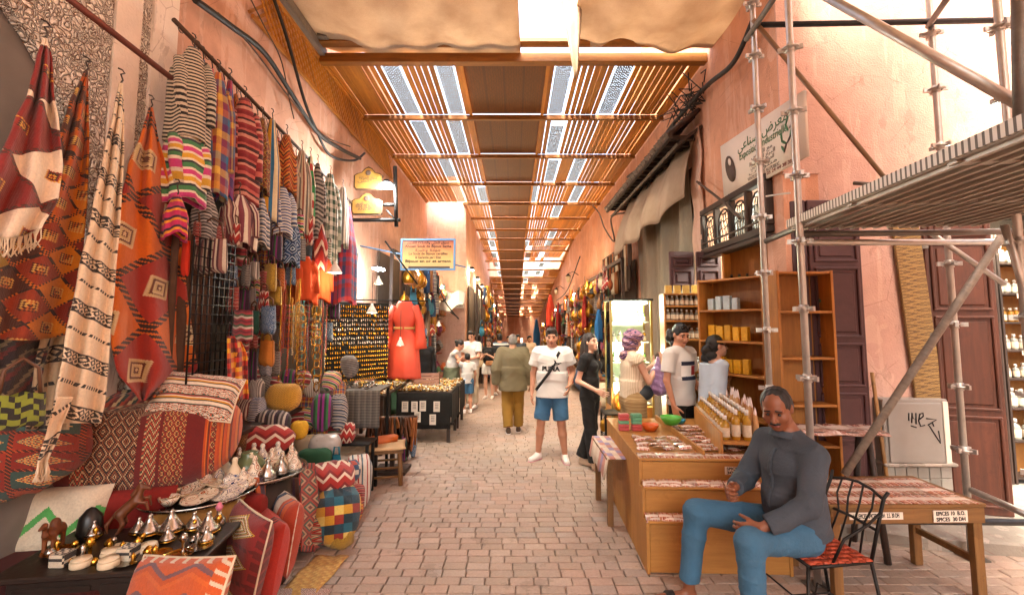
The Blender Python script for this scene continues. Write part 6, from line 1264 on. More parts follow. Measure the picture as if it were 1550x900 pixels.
S23 = kilim('tomato red and yellow floral', ['b02418', 'd8a020', '6a1812', 'c85a1c'], 9, 14, 'check'); S24 = kilim('ikat red and cream', ['a82a22', 'dcc8b0', '7a1a1a', 'a82a22'], 3.5, 2.2, 'zigzag', .5, q=160); S25 = kilim('teal gold floral chintz', ['123a4a', 'c0902a', '1a5a6a', '8a2a1c', '0f2a34', 'd0b860'], 5, 6, 'check')
S26 = stripes('white red black stripe', ['d8d0c4', 'a8322a', 'd8d0c4', '1d1a1c', '6a8a9a'], 3, [3, 1, 2, .6, .7], 'u'); S27 = mat('coral orange tunic', 'c0481c', .9, noise=.2); S28 = kilim('red border kilim strip', ['7a2420', 'c0a080', '3a5a4a', 'a83a2a'], 1, 5, 'diamond', 1, border='2a1a14', q=160)
G_ = [('black and cream pin striped hooded jacket, nearest on the rail', 293, 74, 216, 50, S1, True), ('pink yellow and green striped hooded top below the pin striped jacket', 284, 192, 306, 52, S2, True), ('orange teal and purple plaid jacket with long sleeves', 331, 112, 300, 36, S3, True), ('magenta and blue plaid scarf beside the purple plaid jacket', 348, 124, 302, 20, S4, False),
      ('maroon tribal weave jacket with stripes on the rail', 371, 150, 306, 42, S5, True), ('brown leaf patterned shawl next to the maroon jacket', 397, 180, 290, 24, S7, False), ('mustard and navy striped long scarf', 412, 182, 338, 26, S6, False), ('orange tribal weave tunic hanging on the rail', 434, 205, 290, 28, S9, False), ('blue and white ticking shirt', 428, 284, 356, 30, S8, True), ('beige and grey striped long jacket', 457, 228, 356, 24, S10, True),
      ('green floral scarf hanging by the beige jacket', 470, 238, 340, 16, S11, False), ('charcoal striped jacket beside the green floral scarf', 481, 248, 366, 18, S12, True), ('green and white checked long shirt', 500, 264, 412, 30, S13, True), ('grey and cream wrap near the tartan blanket', 519, 284, 372, 18, S14, False), ('red and navy tartan blanket hanging last on the rail', 526, 312, 458, 30, S15, False),
      ('hot pink striped shawl under the pink and yellow top', 268, 296, 358, 28, S18, False), ('dark navy striped trousers behind the purple plaid jacket', 312, 280, 372, 30, S12, False), ('maroon and brown striped coat under the maroon jacket', 362, 296, 372, 48, S16, True), ('slate striped scarf under the mustard one', 396, 300, 372, 22, S19, False), ('bright coral tunic on a low hanger', 463, 388, 458, 30, S27, True), ('second coral tunic with gold front', 486, 384, 456, 26, S27, True), ('teal and blue medallion wrap low behind the ticking shirt', 442, 320, 400, 22, S20, False), ('cream ikat shawl beside the checked shirt', 486, 340, 412, 18, S24, False)]
for g in G_: garment('%s' % g[0], *g[1:], cat='scarf' if 'scarf' in g[0] or 'shawl' in g[0] or 'wrap' in g[0] else 'blanket' if 'blanket' in g[0] else 'trousers' if 'trousers' in g[0] else 'jacket' if 'jacket' in g[0] or 'coat' in g[0] else 'top', name='hanging_' + ('scarf' if not g[6] else 'garment'), x=-2.3 + (.06 if g[2] > 280 else 0))
for k in range(26):
    px = 300 + 9.2 * k + U(-3, 3); p_ = on_rail(px); y0_ = 40 + (px - 263) * 1.03; q = rnd.choice([(S3, 'orange plaid'), (S4, 'magenta plaid'), (S5, 'maroon'), (S6, 'mustard striped'), (S8, 'blue ticking'), (S9, 'orange woven'), (S10, 'beige striped'), (S15, 'tartan'), (S16, 'maroon striped'), (S18, 'hot pink'), (S20, 'blue print'), (S22, 'brick striped')])
    garment('thin %s scarf, %s from the near end behind the jackets' % (q[1], ordinal(k)), px, y0_ + 6, y0_ + U(120, 190) * (1 - k * .016), U(13, 19) * (1 - k * .01), q[0], False, -2.42, 'scarf', .04, 'thin_scarf')
# ---- cushions and bags
def cushion(name, label, c, size, rot, m_, cat='cushion', pinch=4, piping=None, group=None):
    w_, h, t_ = size; o = thing(name, label, cat, c, 0, group); o.rotation_euler = rot
    def fn(sd):
        def f(u, v):
            a, b = 2 * u - 1, 2 * v - 1; k = (max(0, 1 - abs(a) ** pinch) * max(0, 1 - abs(b) ** pinch)) ** .5; e = 1 - .06 * (a * a * (1 - b * b) + b * b * (1 - a * a)) * -1 - .05
            return (a * w_ / 2 * (1 - .05 * (1 - b * b) * a * a), sd * (t_ / 2 * k + .004 * math.sin(9 * a + 4 * b) * k), b * h / 2 * (1 - .05 * (1 - a * a) * b * b) + h / 2)
        return f
    b = MB(); b.grid(fn(-1), 18, 18); b.grid(fn(1), 18, 18, flip=True); b.build('cover', m_, o)
    if piping: MB().tube([Vector(fn(-1)(u, v)) for u, v in [(q / 10, 0) for q in range(10)] + [(1, q / 10) for q in range(10)] + [(1 - q / 10, 1) for q in range(10)] + [(0, 1 - q / 10) for q in range(10)]], .006, 5, closed=True).build('piping', piping, o)
    return o
def bag(label, px, py, wpx, hpx, m_, x=-2.25, handle=.12, rz=None, cat='bag', name='hanging_bag', group=None):
    """soft bag hanging by its strap; px, py its centre in the photograph"""
    c = WX(px, py, x); w_, h = wpx * c.y / F, hpx * c.y / F; o = thing(name, label, cat, (c.x, c.y, c.z - h / 2), U(-.5, -.1) if rz is None else rz, group)
    def f(sd):
        def g(u, v):
            a, b = 2 * u - 1, 2 * v - 1; k = (max(0, 1 - abs(a) ** 4) * max(0, 1 - max(0, -b) ** 4)) ** .5 * (1 - .35 * v); return (a * w_ / 2 * (1 - .08 * v), sd * (.055 * k * min(1, w_ / .2) + .002), h * v + .006 * math.sin(a * 6))
        return g
    b = MB(); b.grid(f(-1), 10, 10); b.grid(f(1), 10, 10, flip=True); b.build('pouch', m_, o)
    if handle: MB().tube([(-w_ * .36, 0, h * .98), (-w_ * .3, 0, h + handle * .7), (0, 0, h + handle), (w_ * .3, 0, h + handle * .7), (w_ * .36, 0, h * .98)], .007, 6).build('strap', mat('leather strap', '5a3a26', .6), o)
    return o
bag('maroon and cream striped shoulder bag over the wire grid', 318, 388, 66, 52, S16, -2.2, .16); bag('vermilion cushion bag squeezed beside the striped shoulder bag', 281, 390, 14, 54, mat('vermilion wool', 'c8321c', .95), -2.25, .1); bag('maroon striped bag behind the shoulder bag', 362, 388, 26, 50, S22, -2.35, .12); bag('purple and green striped bag', 417, 376, 26, 38, S17, -2.2, .1)
bag('grey mixed stripe bag right of the purple one', 452, 378, 24, 34, S12, -2.2, .1); bag('gold brocade pouch under the purple bag', 409, 420, 24, 42, S21, -2.2, .08); bag('pale woven pouch left of the gold brocade', 384, 410, 20, 28, S14, -2.25, .08); bag('blue medallion print pouch', 406, 484, 28, 42, S20, -2.15, .08); bag('dark green velvet pouch', 384, 488, 20, 36, mat('bottle green velvet', '1a4034', .95), -2.2, .08); bag('yellow ochre fringe pouch', 404, 534, 28, 38, mat('ochre suede', 'b06a24', .9, noise=.3, scale=50), -2.1, .06)
bag('white patterned pouch by the coral tunics', 497, 388, 12, 44, S13, -2.2, .05); bag('small red pouch under the green velvet one', 370, 530, 16, 30, S22, -2.2, .05); bag('brick red striped towel bundle', 368, 492, 34, 46, S22, -2.05, 0, -.3, 'towel', 'towel_bundle')
hung('hanging_cloth', 'tomato red and yellow floral cloth hanging beside the wire grid', [(508, 344, 362), (540, 344, 374), (604, 346, 376)], S23, -2.1, .05, .02, 2, 0, 2.0, cat='cloth', hk=False)
pal = [(S3, 'orange plaid'), (S5, 'maroon woven'), (S8, 'blue ticking'), (S9, 'orange woven'), (S12, 'charcoal striped'), (S14, 'cream striped'), (S17, 'purple striped'), (S20, 'blue print'), (S21, 'gold brocade'), (S22, 'brick red striped'), (S24, 'red ikat'), (S2, 'candy striped')]
for r_, py in enumerate((345, 400, 440, 470, 505)):
    for k in range(9):
        px = 350 + 21 * k + U(-6, 6) + (r_ % 2) * 8; 
        if 300 < px < 540 - r_ * 8: q = rnd.choice(pal); bag('%s pouch, %s from left in the %s row of pouches behind the scarves' % (q[1], ordinal(k), ordinal(r_)), px, py + U(-8, 8), U(14, 22), U(24, 38), q[0], -2.44 + U(-.04, .04), .05, group='pouches hung on the back wall')
for r_, (py, pa, pb) in enumerate(((352, 300, 500), (425, 352, 470), (455, 350, 440), (512, 352, 432), (556, 350, 436))):
    for k in range(int((pb - pa) / 17)):
        q = rnd.choice(pal); bag('%s purse, %s from left in the %s row of the front layer' % (q[1], ordinal(k), ordinal(r_)), pa + 17 * k + U(-4, 4), py + U(-9, 9), U(15, 24), U(26, 42), q[0], -2.28 + U(-.05, .07), .07, group='purses hung in front of the pouches', name='hanging_purse', cat='purse')
# dark panel painting in the shade of the shop recess behind the goods
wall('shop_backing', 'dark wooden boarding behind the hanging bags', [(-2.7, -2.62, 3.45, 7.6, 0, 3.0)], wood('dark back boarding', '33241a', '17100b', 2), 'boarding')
# wire grid rack
gr = thing('wire_grid', 'black wire grid panel beside the rust orange kilim', 'grid', WX(312, 590, -2.15)); gx = WX(282, 570, -2.15).y - gr.location.y, WX(346, 570, -2.15).y - gr.location.y; gh = 1.05
for k in range(9): y = gx[0] + (gx[1] - gx[0]) * k / 8; MB().tube([(0, y, 0), (0, y, gh)], .006, 6).build('upright_wire', M_IRON, gr)
for k in range(17): z = gh * k / 16; MB().tube([(.008, gx[0], z), (.008, gx[1], z)], .004, 5).build('cross_wire', M_IRON, gr)
tag(MB().grid(lambda u, v: (-2.3 + .02 * math.sin(u * 25), gr.location.y + gx[0] + (gx[1] - gx[0]) * u, gr.location.z - .1 + 1.2 * v), 24, 4).build('dark_hanging', S10 and mat('brown striped hanging', '4a3222', .95, noise=.5, scale=14), thick=.01), 'brown cloth seen through the wire grid', 'cloth')
# ---- big pouf and cushions on the bench
def m_pouf():
    t = T('big kilim pouf'); u, v = t.uv(); q = 200.0; us, vs = t.m('SNAP', u, 1 / q), t.m('SNAP', v, 1 / q)
    dm = t.fr(t.mul(t.add(t.tri(t.mul(us, 14)), t.tri(t.mul(vs, 5))), 3.0)); lat = t.ramp(dm, stops(['2a1512', 'c0a078', '3a1814', '8a4a28', '241412'])); ch = t.ramp(t.fr(t.add(t.mul(vs, 14), t.mul(t.tri(t.mul(us, 26)), 2.0))), stops(['6a1a14', 'c8a87a', '2a3a2c', 'a83a20'])); dd = t.ramp(t.fr(t.mul(t.add(t.tri(t.mul(us, 30)), t.tri(t.mul(vs, 10))), 2)), stops(['8a2a16', '3a2018', 'b89058', '7a1e16']))
    c = t.ramp(us, stops(['640c08', 'b0400c', '640c08', '640e0a'], [1, .6, 2, 8])); sel = lambda a, b_: t.m('MULTIPLY', t.gt(us, a), t.lt(us, b_))
    c = t.mix(sel(.27, .33), c, ch); c = t.mix(sel(.33, .55), c, lat); c = t.mix(sel(.57, .64), c, ch); c = t.mix(sel(.65, .76), c, dd); c = t.mix(t.gt(us, .84), c, t.ramp(t.fr(t.mul(us, 30)), stops(['c04e12', 'b0420f', 'c86a1c', '6a2212']))); c = t.mix(sel(.87, .9), c, dd); return weave(t, c, 900)
def blob(name, label, c, size, rz, m_, cat, e=3.2, rx=0.0, n=(30, 20)):
    """stuffed rounded block"""
    w_, d, h = size; o = thing(name, label, cat, c, rz); o.rotation_euler = (rx, 0, rz); sp_ = lambda x, p: math.copysign(abs(x) ** p, x); q = 2 / e
    ph = U(0, 6); wr = .05 if w_ < .6 else .015
    def fn(u, v):
        a, b_ = 2 * pi * u + pi, pi * (v - .5); kk = 1 + wr * math.cos(b_) * (math.sin(3 * a + ph) + .8 * math.sin(2 * a - 3 * b_ + 2 * ph) + .5 * math.sin(7 * a + 5 * b_)); p = fn0(a, b_); return (p[0] * kk, p[1] * kk, p[2])
    def fn0(a, b_): return (w_ / 2 * sp_(math.cos(b_), q) * sp_(math.cos(a), q), d / 2 * sp_(math.cos(b_), q) * sp_(math.sin(a), q), h / 2 + h / 2 * sp_(math.sin(b_), q) + .012 * math.sin(a * 5) * math.cos(b_) + .05 * h * math.sin(a * 2 + 1.3) * math.cos(b_) + .02 * h * math.sin(a * 7 + b_ * 5))
    ob = MB().grid(fn, *n).build('cover', m_, o); ul = ob.data.uv_layers[0].data
    for l in ob.data.loops: v = ob.data.vertices[l.vertex_index].co; ul[l.index].uv = (v.x / w_ + .5 + .12 * (v.y / d), v.z / h + .35 * (v.y / d)) if not (cat == 'pouf' and w_ > 1 and v.z > .84 * h) else (.28 + .05 * (v.y / d + .5), v.x / w_ + .5)
    return o
pc = P(172, 752, 2.95)
blob('kilim_pouf', 'large red and orange kilim pouf on the bench', (pc.x + .02, pc.y + .14, pc.z - .03), (1.16, .72, .66), rad(16), m_pouf(), 'pouf', 2.7, rad(-5))
blob('kilim_pouf', 'smaller orange diamond kilim pouf at the far left edge', tuple(P(15, 745, 2.5)), (.55, .5, .46), .3, rug('orange diamond pouf weave', 'a84a1c', ['a8451c', '7a2014', 'c07a30', '2f4a44', '8a2a18'], 3, 5, '3a1c14', .05, ['d0a860', '1f4a4a', 'b8501c'], .4), 'pouf')
bench = thing('goods_bench', 'low draped bench under the poufs along the left wall', 'bench', (-2.3, 2.9, 0)); MB().cbox((0, 0, .32), (.8, 2.2, .6), .02).build('bench_block', mat('dark red drape', '4a1814', .95), bench)
cushion('white_cushion', 'white embroidered cushion with coloured squares on top of the big pouf', tuple(P(282, 634, 2.98)), (.5, .33, .18), (rad(-40), rad(9), rad(20)), kilim('white cushion bands', ['d8cbb6', 'd8cbb6', '3a2a20', 'c8902a', 'd8cbb6', '8a2a20', '2a4a3a'], 9, 5, 'stripe', cols2=['d8cbb6', 'b8502a', 'd8cbb6', '3a4a3a']), piping=F_WOOL)
gbag = bag('lime green and black checked straw bag at the far left', 28, 622, 64, 50, kilim('lime and black check', ['7e8a26', '16150f'], 9, 6, 'check'), -1.95, .14, 1.2)
cushion('wool_rug', 'cream wool rug with a green zigzag folded over the bench', tuple(P(52, 842, 2.62)), (.62, .36, .16), (rad(-18), 0, rad(6)), kilim('cream wool with green zigzag', ['cdbca2', 'cdbca2', 'cdbca2', 'cdbca2', '4a9a4a', 'cdbca2', 'cdbca2', 'cdbca2'], 2.6, .9, 'zigzag', .3), 'rug', 8)
cushion('red_cushion', 'plain dark red cushion behind the brass tray box', tuple(P(185, 815, 2.78)), (.5, .28, .2), (rad(-15), 0, rad(8)), mat('dark red wool', '7a1a14', .95, noise=.25, scale=60))
blob('folded_rug', 'stack of dark red kilims at the lower left corner', (-1.72, 2.0, .1), (.62, .7, .42), .2, kilim('dark red stacked kilim', ['5a1614', '7a2018', '3a1414', 'c8b090', '6a1a14'], 5, 9, 'stripe', cols2=['7a1c16', 'c0a080', '4a1612', '8a2a1c']), 'rug')
cushion('orange_cushion', 'orange cushion with white flower leaning at the bottom edge', tuple(P(238, 985, 2.0)), (.56, .34, .16), (rad(-25), rad(-8), rad(-18)), kilim('orange flower cushion', ['b8501c', 'b8501c', 'c05a20', 'b04a18', '6a4a50', 'b8501c'], 2, 3, 'zigzag', .5, border='c8b8a0'), piping=F_WOOL)
cushion('striped_cushion', 'dark red kilim pillow with cream medallions standing by the box', tuple(P(352, 912, 2.72)), (.44, .5, .16), (rad(-10), rad(3), rad(-38)), rug('dark red medallion pillow', '7a1a18', ['7a1a18', '7a1a18', '6e1816'], 1, 3, '5a1412', .06, ['d8c8a0', '2f4a34', 'c8a030', '7a1a18', 'd8c8a0'], .42), piping=F_WOOL)
cushion('striped_cushion', 'bright red pillow with thin black stripes', tuple(P(392, 896, 2.98)), (.4, .46, .16), (rad(-8), rad(2), rad(-44)), stripes('red with black stripes', ['b02a1c', 'b02a1c', '241414', '8a2018', '241414', 'b02a1c', '241414', 'b02a1c'], 1.0, [5, 3, .6, .6, .6, .6, .6, 4], 'u'))
cushion('striped_cushion', 'white blue and orange striped pillow', tuple(P(420, 858, 3.22)), (.4, .46, .16), (rad(-8), rad(0), rad(-48)), stripes('white blue orange stripe', ['d8ccb8', '2a4460', 'd8ccb8', 'c0501c', '5a4a60', 'c85a1c', 'a83a1c'], 1.0, [3, 1.4, 3, 1.6, .6, 1.6, 2], 'u'))
cushion('striped_cushion', 'small round red cushion below the painted tray', tuple(P(365, 806, 3.1)), (.3, .26, .18), (rad(-10), 0, rad(-30)), mat('dark red wool', '7a1a14', .95))
hung('hanging_cloth', 'red bordered kilim strip hanging under the silver tray', [(700, 452, 476), (760, 454, 484), (834, 456, 476)], S28, -1.62, .02, .01, 1, cat='cloth', hk=False)
hung('hanging_cloth', 'orange and plum striped cloth below the silver tray', [(722, 385, 452), (780, 392, 454), (820, 430, 456)], stripes('orange plum stripe', ['c05a1c', '4a3048', 'c8641c', '6a3a50', '8a4a2a'], 2, None, 'u'), -1.72, .02, .012, 2, cat='cloth', hk=False)
# ---- fabric heap on the ground
hp = G(515, 825); 
blob('fabric_bundle', 'teal and gold floral bundle on the paving', tuple(G(505, 828) + Vector((-.02, .1, 0))), (.36, .42, .44), .35, S25, 'bundle', 2.6); blob('fabric_bundle', 'white red and black striped bundle beside the floral one', tuple(G(543, 775) + Vector((-.06, .12, 0))), (.26, .4, .5), .3, S26, 'bundle', 3); blob('fabric_bundle', 'red and cream ikat bundle on top of the heap', tuple(P(500, 742, 4.15)), (.4, .4, .24), .4, S24, 'bundle', 2.4); blob('fabric_bundle', 'blue patchwork cushion on the heap', tuple(P(528, 728, 4.3)), (.2, .2, .18), .6, rug('patchwork blue', '3a6a8a', ['3a6a8a', 'c8c0b0', 'b0402a', '2a4a6a'], 4, 4, '1f2a3a', .05), 'cushion', 2.6)
hb = thing('felt_hat', 'teal felt bag standing on the fabric heap', 'bag', tuple(P(508, 728, 4.35))); MB().grid(lambda u, v: (.07 * math.cos(2 * pi * u) * (1 - .5 * v ** 2), .04 * math.sin(2 * pi * u) * (1 - .6 * v), .24 * v), 14, 8).build('pouch', mat('teal felt', '146070', .95), hb); MB().tube([(-.03, 0, .23), (-.02, 0, .31), (.02, 0, .31), (.03, 0, .23)], .008, 6).build('strap', mat('teal felt', '146070', .95), hb)
tag(MB().grid(lambda u, v: (-1.62 + .26 * u + .06 * v, 3.0 + .75 * v, .012 + .012 * math.sin(u * 5 + v * 7) ** 2), 10, 20).build('floor_mat', kilim('yellow straw mat', ['b8883a', 'a87a30', 'c09a4a'], 10, 30, 'check'), thick=.006), 'yellow straw mat sticking out under the fabric heap', 'mat')
tag(MB().grid(lambda u, v: (-1.85 + .6 * u, 2.7 + .6 * v, .02), 6, 6).build('floor_mat', kilim('red white floor weave', ['b08a80', '6a2a28', 'c8b8a8'], 9, 9, 'diamond', 2), thick=.006), 'red and white woven mat on the ground under the pillows', 'mat')

for k, (nm, px, py, dx, sz, m_, rz_) in enumerate((('folded red kilim', 470, 842, .0, (.34, .3, .3), S28, .3), ('orange striped fold', 452, 856, -.12, (.3, .3, .42), S22, .2), ('maroon woven fold', 540, 790, .0, (.2, .3, .3), S5, .3), ('dark patterned shawl', 556, 752, -.06, (.16, .3, .28), S7, .2), ('gold brocade fold', 498, 838, .12, (.2, .24, .16), S21, .5), ('red floral fold', 520, 800, .1, (.2, .24, .18), S23, .1))):
    p_ = G(px, py); blob('fabric_bundle', nm + ' lying in the heap on the paving', (p_.x + dx - .08, p_.y + .14, 0), sz, rz_, m_, 'bundle', 2.8, U(-.06, .06), (20, 14))
# ================================================================ LEFT SIDE: trays, pottery, jewellery, tables
M_CARVED = mat('dark carved box wood', '241a14', .45, noise=.4, scale=25, bump=.4, bs=50); M_BONE = mat('ivory bone inlay', 'd0c0a2', .4, noise=.15); M_GOLD = mat('bright gold plate', 'd0a040', .22, 1, noise=.2, scale=40, bump=.1)
def m_paint(name, a, b_, c, k=26):
    t = T(name); p = t.pos('World'); d = t.vor(p, k); return t.fin(t.ramp(t.fr(t.mul(d, 2.6)), stops([a, b_, a, c, a], [3, 1, 2, 1, 2])), .25, 0, Coat_Weight=.4)
M_PNT = [m_paint('blue and white glaze', 'd4c8b4', '22305c', '3a4a7a', 20), m_paint('ochre and blue glaze', 'd8c8a8', 'c07a2a', '2a3a5a', 16), m_paint('rust glaze', 'd8c8b0', 'a04a22', '4a2a1a', 18)]
# ---- black carved box with brassware
bx0 = P(190, 828, 2.42); bx = thing('carved_box', 'low black carved box table crowded with brassware', 'box', (bx0.x + .02, bx0.y, 0), rad(8)); BZ = bx0.z
MB().cbox((0, 0, BZ - .012), (.86, .5, .026), .006).build('top_board', M_CARVED, bx); MB().cbox((0, 0, BZ - .13), (.74, .43, .2), .006).build('case', M_CARVED, bx)
for x in (-.33, .33):
    for y in (-.18, .18): MB().box((x, y, (BZ - .23) / 2), (.05, .05, BZ - .23)).build('leg', M_CARVED, bx)
for k in range(2): d_ = MB().cbox((-.18 + .36 * k, -.218, BZ - .13), (.32, .012, .14), .004).build('drawer', M_CARVED, bx); MB().lathe([(.008, 0), (.012, .012), (0, .02)], n=8, M=frame((-.18 + .36 * k, -.226, BZ - .13), (1, 0, 0), (0, 0, 1))).build('knob', M_BRASS, d_)
cb_, sb_ = math.cos(rad(8)), math.sin(rad(8))
def bp_(x, y, z=.001): return (bx0.x + .02 + x * cb_ - y * sb_, bx0.y + x * sb_ + y * cb_, BZ + z)
def lathe_thing(name, label, prof, m_, loc, cat, n=18, group=None, extra=None, sc=1.0, rot=None):
    sc *= .84 if group and 'carved box' in group else 1
    o = thing(name, label, cat, loc, 0, group); MB().lathe([(a * sc, b_ * sc) for a, b_ in prof], n=n).build('body', m_, o)
    for nm, pr, mm in (extra or []): MB().lathe([(a * sc, b_ * sc) for a, b_ in pr], n=n).build(nm, mm, o)
    if rot: o.rotation_euler = rot
    return o
TAJ_B = [(.03, 0), (.055, .012), (.06, .025)]; TAJ_L = [(.058, .0255), (.05, .04), (.025, .075), (.011, .1), (.013, .108), (.008, .12), (0, .122)]
def tajine(label, loc, m_, mb=None, sc=1.0, group=None): return lathe_thing('tajine', label, TAJ_B, mb or m_, loc, 'tajine', 16, group, [('lid', TAJ_L, m_)], sc)
for k, (x, y, s_) in enumerate(((.02, .12, 1.15), (.12, .13, 1.3), (.32, .1, 1.2), (-.05, .15, .9), (.22, .16, 1.0), (.16, .03, .8), (-.26, .14, .9), (.36, .0, .8))): tajine('%s polished silver tajine from left on the carved box' % ordinal(k), bp_(x, y), M_SILV, M_BRASS, s_, 'silver tajines on the carved box')
DISH = [(.03, 0), (.06, .004), (.085, .016), (.088, .018), (.082, .014), (.05, .006), (0, .006)]
for k, (x, y, m_, s_) in enumerate(((.3, -.14, M_BRASS, .9), (.1, -.17, M_SILV, .8), (-.05, -.02, M_BONE, .8), (.2, -.1, M_GOLD, .7), (-.3, -.02, M_BRASS, 1.0), (.36, -.06, M_SILV, .8))): lathe_thing('small_dish', '%s little metal dish from the front of the carved box' % ordinal(k), DISH, m_, bp_(x, y), 'dish', 18, 'small dishes on the carved box', sc=s_)
BOXR = [(.045, 0), (.05, .006), (.05, .03), (.045, .036)]
for k, (x, y, m_) in enumerate(((-.1, -.17, M_BONE), (.03, -.19, M_BONE), (-.02, -.1, M_BONE), (.12, -.06, M_BONE))): lathe_thing('bone_box', '%s round ivory inlaid box from left on the carved box' % ordinal(k), BOXR, m_, bp_(x, y), 'box', 18, 'ivory boxes on the carved box', [('lid', [(.047, .0365), (.045, .046), (.01, .05), (0, .055)], m_)])
M_CHK = kilim('bone and horn check', ['d0c4ac', '1d1814'], 8, 4, 'check')
for k, (x, y) in enumerate(((-.2, -.14), (.07, -.12))): tag(MB().cbox((0, 0, .03), (.07, .07, .06), .004).build('chequered_box', M_CHK, loc=bp_(x, y)), '%s bone and horn chequered box on the carved box' % ('left' if k == 0 else 'right'), 'box')
for k in range(22):
    x, y = U(-.36, .38), U(-.2, .2); lathe_thing('brass_trinket', 'small brass trinket among the wares, %s counted from the left box edge' % ordinal(k), rnd.choice(([(.012, 0), (.02, .01), (.008, .03), (.015, .05), (0, .07)], [(.02, 0), (.022, .02), (.01, .035), (0, .04)], [(.015, 0), (.006, .01), (.006, .04), (.016, .055), (.012, .075), (0, .08)])), rnd.choice((M_BRASS, M_GOLD, M_SILV)), bp_(x, y), 'trinket', 10, 'brass trinkets on the carved box', sc=U(.9, 1.5))
lathe_thing('perfume_flask', 'silver flask with pink stopper at the right of the carved box', [(.02, 0), (.035, .02), (.035, .05), (.012, .075), (.012, .095)], M_SILV, bp_(.34, .17), 'flask', 12, None, [('stopper', [(.012, .096), (.02, .115), (.006, .14), (0, .142)], mat('pink glass', 'c06a80', .3, bump=0))])
# carved wooden horse and camel
M_CW = wood('carved thuya wood', '7a4420', '3f2010', 2, .5)
def animal(name, label, loc, rz, prims, h=.006): o = thing(name, label, 'figurine', loc, rz); o.scale = (.85,) * 3; grow('carved_body', prims, h, M_CW, o); return o
kx = {'k': .012}
animal('carved_horse', 'rearing carved wooden horse behind the brassware', bp_(-.12, .19, .0), rad(20), [('c', (-.05, 0, .12), (.03, 0, .2), .034, .03, kx), ('c', (.03, 0, .2), (.055, 0, .275), .026, .017, kx), ('c', (.055, 0, .275), (.095, 0, .262), .017, .011, kx), ('c', (.048, .008, .29), (.046, .01, .31), .006, .003, kx), ('c', (.048, -.008, .29), (.046, -.01, .31), .006, .003, kx), ('c', (.03, .02, .19), (.09, .022, .2), .013, .009, kx), ('c', (.09, .022, .2), (.1, .022, .15), .009, .007, kx), ('c', (.03, -.02, .19), (.085, -.022, .18), .013, .009, kx), ('c', (.085, -.022, .18), (.1, -.022, .135), .009, .007, kx), ('c', (-.05, .02, .12), (-.03, .022, .06), .02, .011, kx), ('c', (-.03, .022, .06), (-.06, .022, .0), .011, .009, kx), ('c', (-.05, -.02, .12), (-.03, -.022, .06), .02, .011, kx), ('c', (-.03, -.022, .06), (-.06, -.022, .0), .011, .009, kx), ('c', (-.08, 0, .12), (-.12, 0, .06), .009, .011, kx), ('c', (-.12, 0, .06), (-.115, 0, .01), .011, .006, kx), ('c', (.0, 0, .23), (.04, 0, .29), .008, .008, kx)])
animal('carved_camel', 'small carved wooden camel at the left of the carved box', bp_(-.36, .02, .0), rad(-70), [('c', (-.05, 0, .11), (.04, 0, .11), .034, .032, kx), ('e', (-.005, 0, .15), (.035, .024, .035), kx), ('c', (.05, 0, .11), (.09, 0, .12), .02, .014, kx), ('c', (.09, 0, .12), (.1, 0, .18), .014, .012, kx), ('c', (.1, 0, .18), (.145, 0, .175), .014, .009, kx)] + [('c', (x, y, .1), (x * 1.05, y, .0), .014, .01, kx) for x in (-.05, .045) for y in (-.02, .02)])
tag(MB().lathe([(.05, 0), (.06, .02), (.05, .1), (.02, .14), (0, .15)], n=12).build('dark_vase', mat('black soapstone', '17130f', .4), loc=bp_(-.3, .17)), 'dark stone pot behind the brassware on the carved box', 'pot')
# ---- round trays
def tray(label, c, r, m_): o = thing('round_tray', label, 'tray', c); MB().lathe([(r * .3, -.012), (r * .85, -.008), (r * .97, .012), (r, .03), (r * .985, .031), (r * .94, .014), (r * .82, .0), (0, .0)], n=40).build('dish', m_, o); return o
t1 = P(303, 748, 3.0); t2 = P(388, 716, 3.42)
tray('round beaten tray of painted plates and bowls', tuple(t1), .335, M_SILV); tray('round silver tray of tajines and salt pots', tuple(t2), .34, M_SILV)
dr = thing('wooden_drum', 'round ochre wooden drum under the painted plate tray', 'stand', (t1.x, t1.y, 0)); MB().lathe([(.26, 0), (.27, .2), (.265, t1.z - .03), (0, t1.z - .03)], n=28).build('drum', M_CRATEV, dr); MB().lathe([(.274, .1), (.276, .11), (.276, .14), (.274, .15)], n=28).build('hoop', M_IRON, dr)
dr2 = thing('wooden_drum', 'dark wooden drum under the silver tray', 'stand', (t2.x, t2.y, 0)); MB().lathe([(.24, 0), (.25, .2), (.24, t2.z - .03), (0, t2.z - .03)], n=24).build('drum', M_DKW2, dr2); MB().lathe([(.254, .1), (.256, .11), (.256, .14), (.254, .15)], n=24).build('hoop', M_IRON, dr2)
PLT = [(.04, 0), (.1, .008), (.125, .022), (.127, .025), (.118, .02), (.08, .012), (0, .011)]
for k, (x, y, z, s_, tl) in enumerate(((-.2, -.08, .006, .7, .15), (-.08, -.13, .006, .75, -.2), (.08, -.12, .006, .8, .2), (.2, -.02, .008, .85, .3), (.06, .04, .03, .9, -.25), (-.1, .06, .03, .8, .2), (.18, .12, .03, .8, .15), (-.2, .1, .02, .6, 0), (.0, -.03, .05, .7, .4))): lathe_thing('painted_plate', '%s painted ceramic plate from the left on the beaten tray' % ordinal(k), PLT, M_PNT[k % 3], (t1.x + x, t1.y + y, t1.z + z + .012), 'plate', 22, 'painted plates on the beaten tray', sc=s_, rot=(tl, U(-.3, .3), 0))
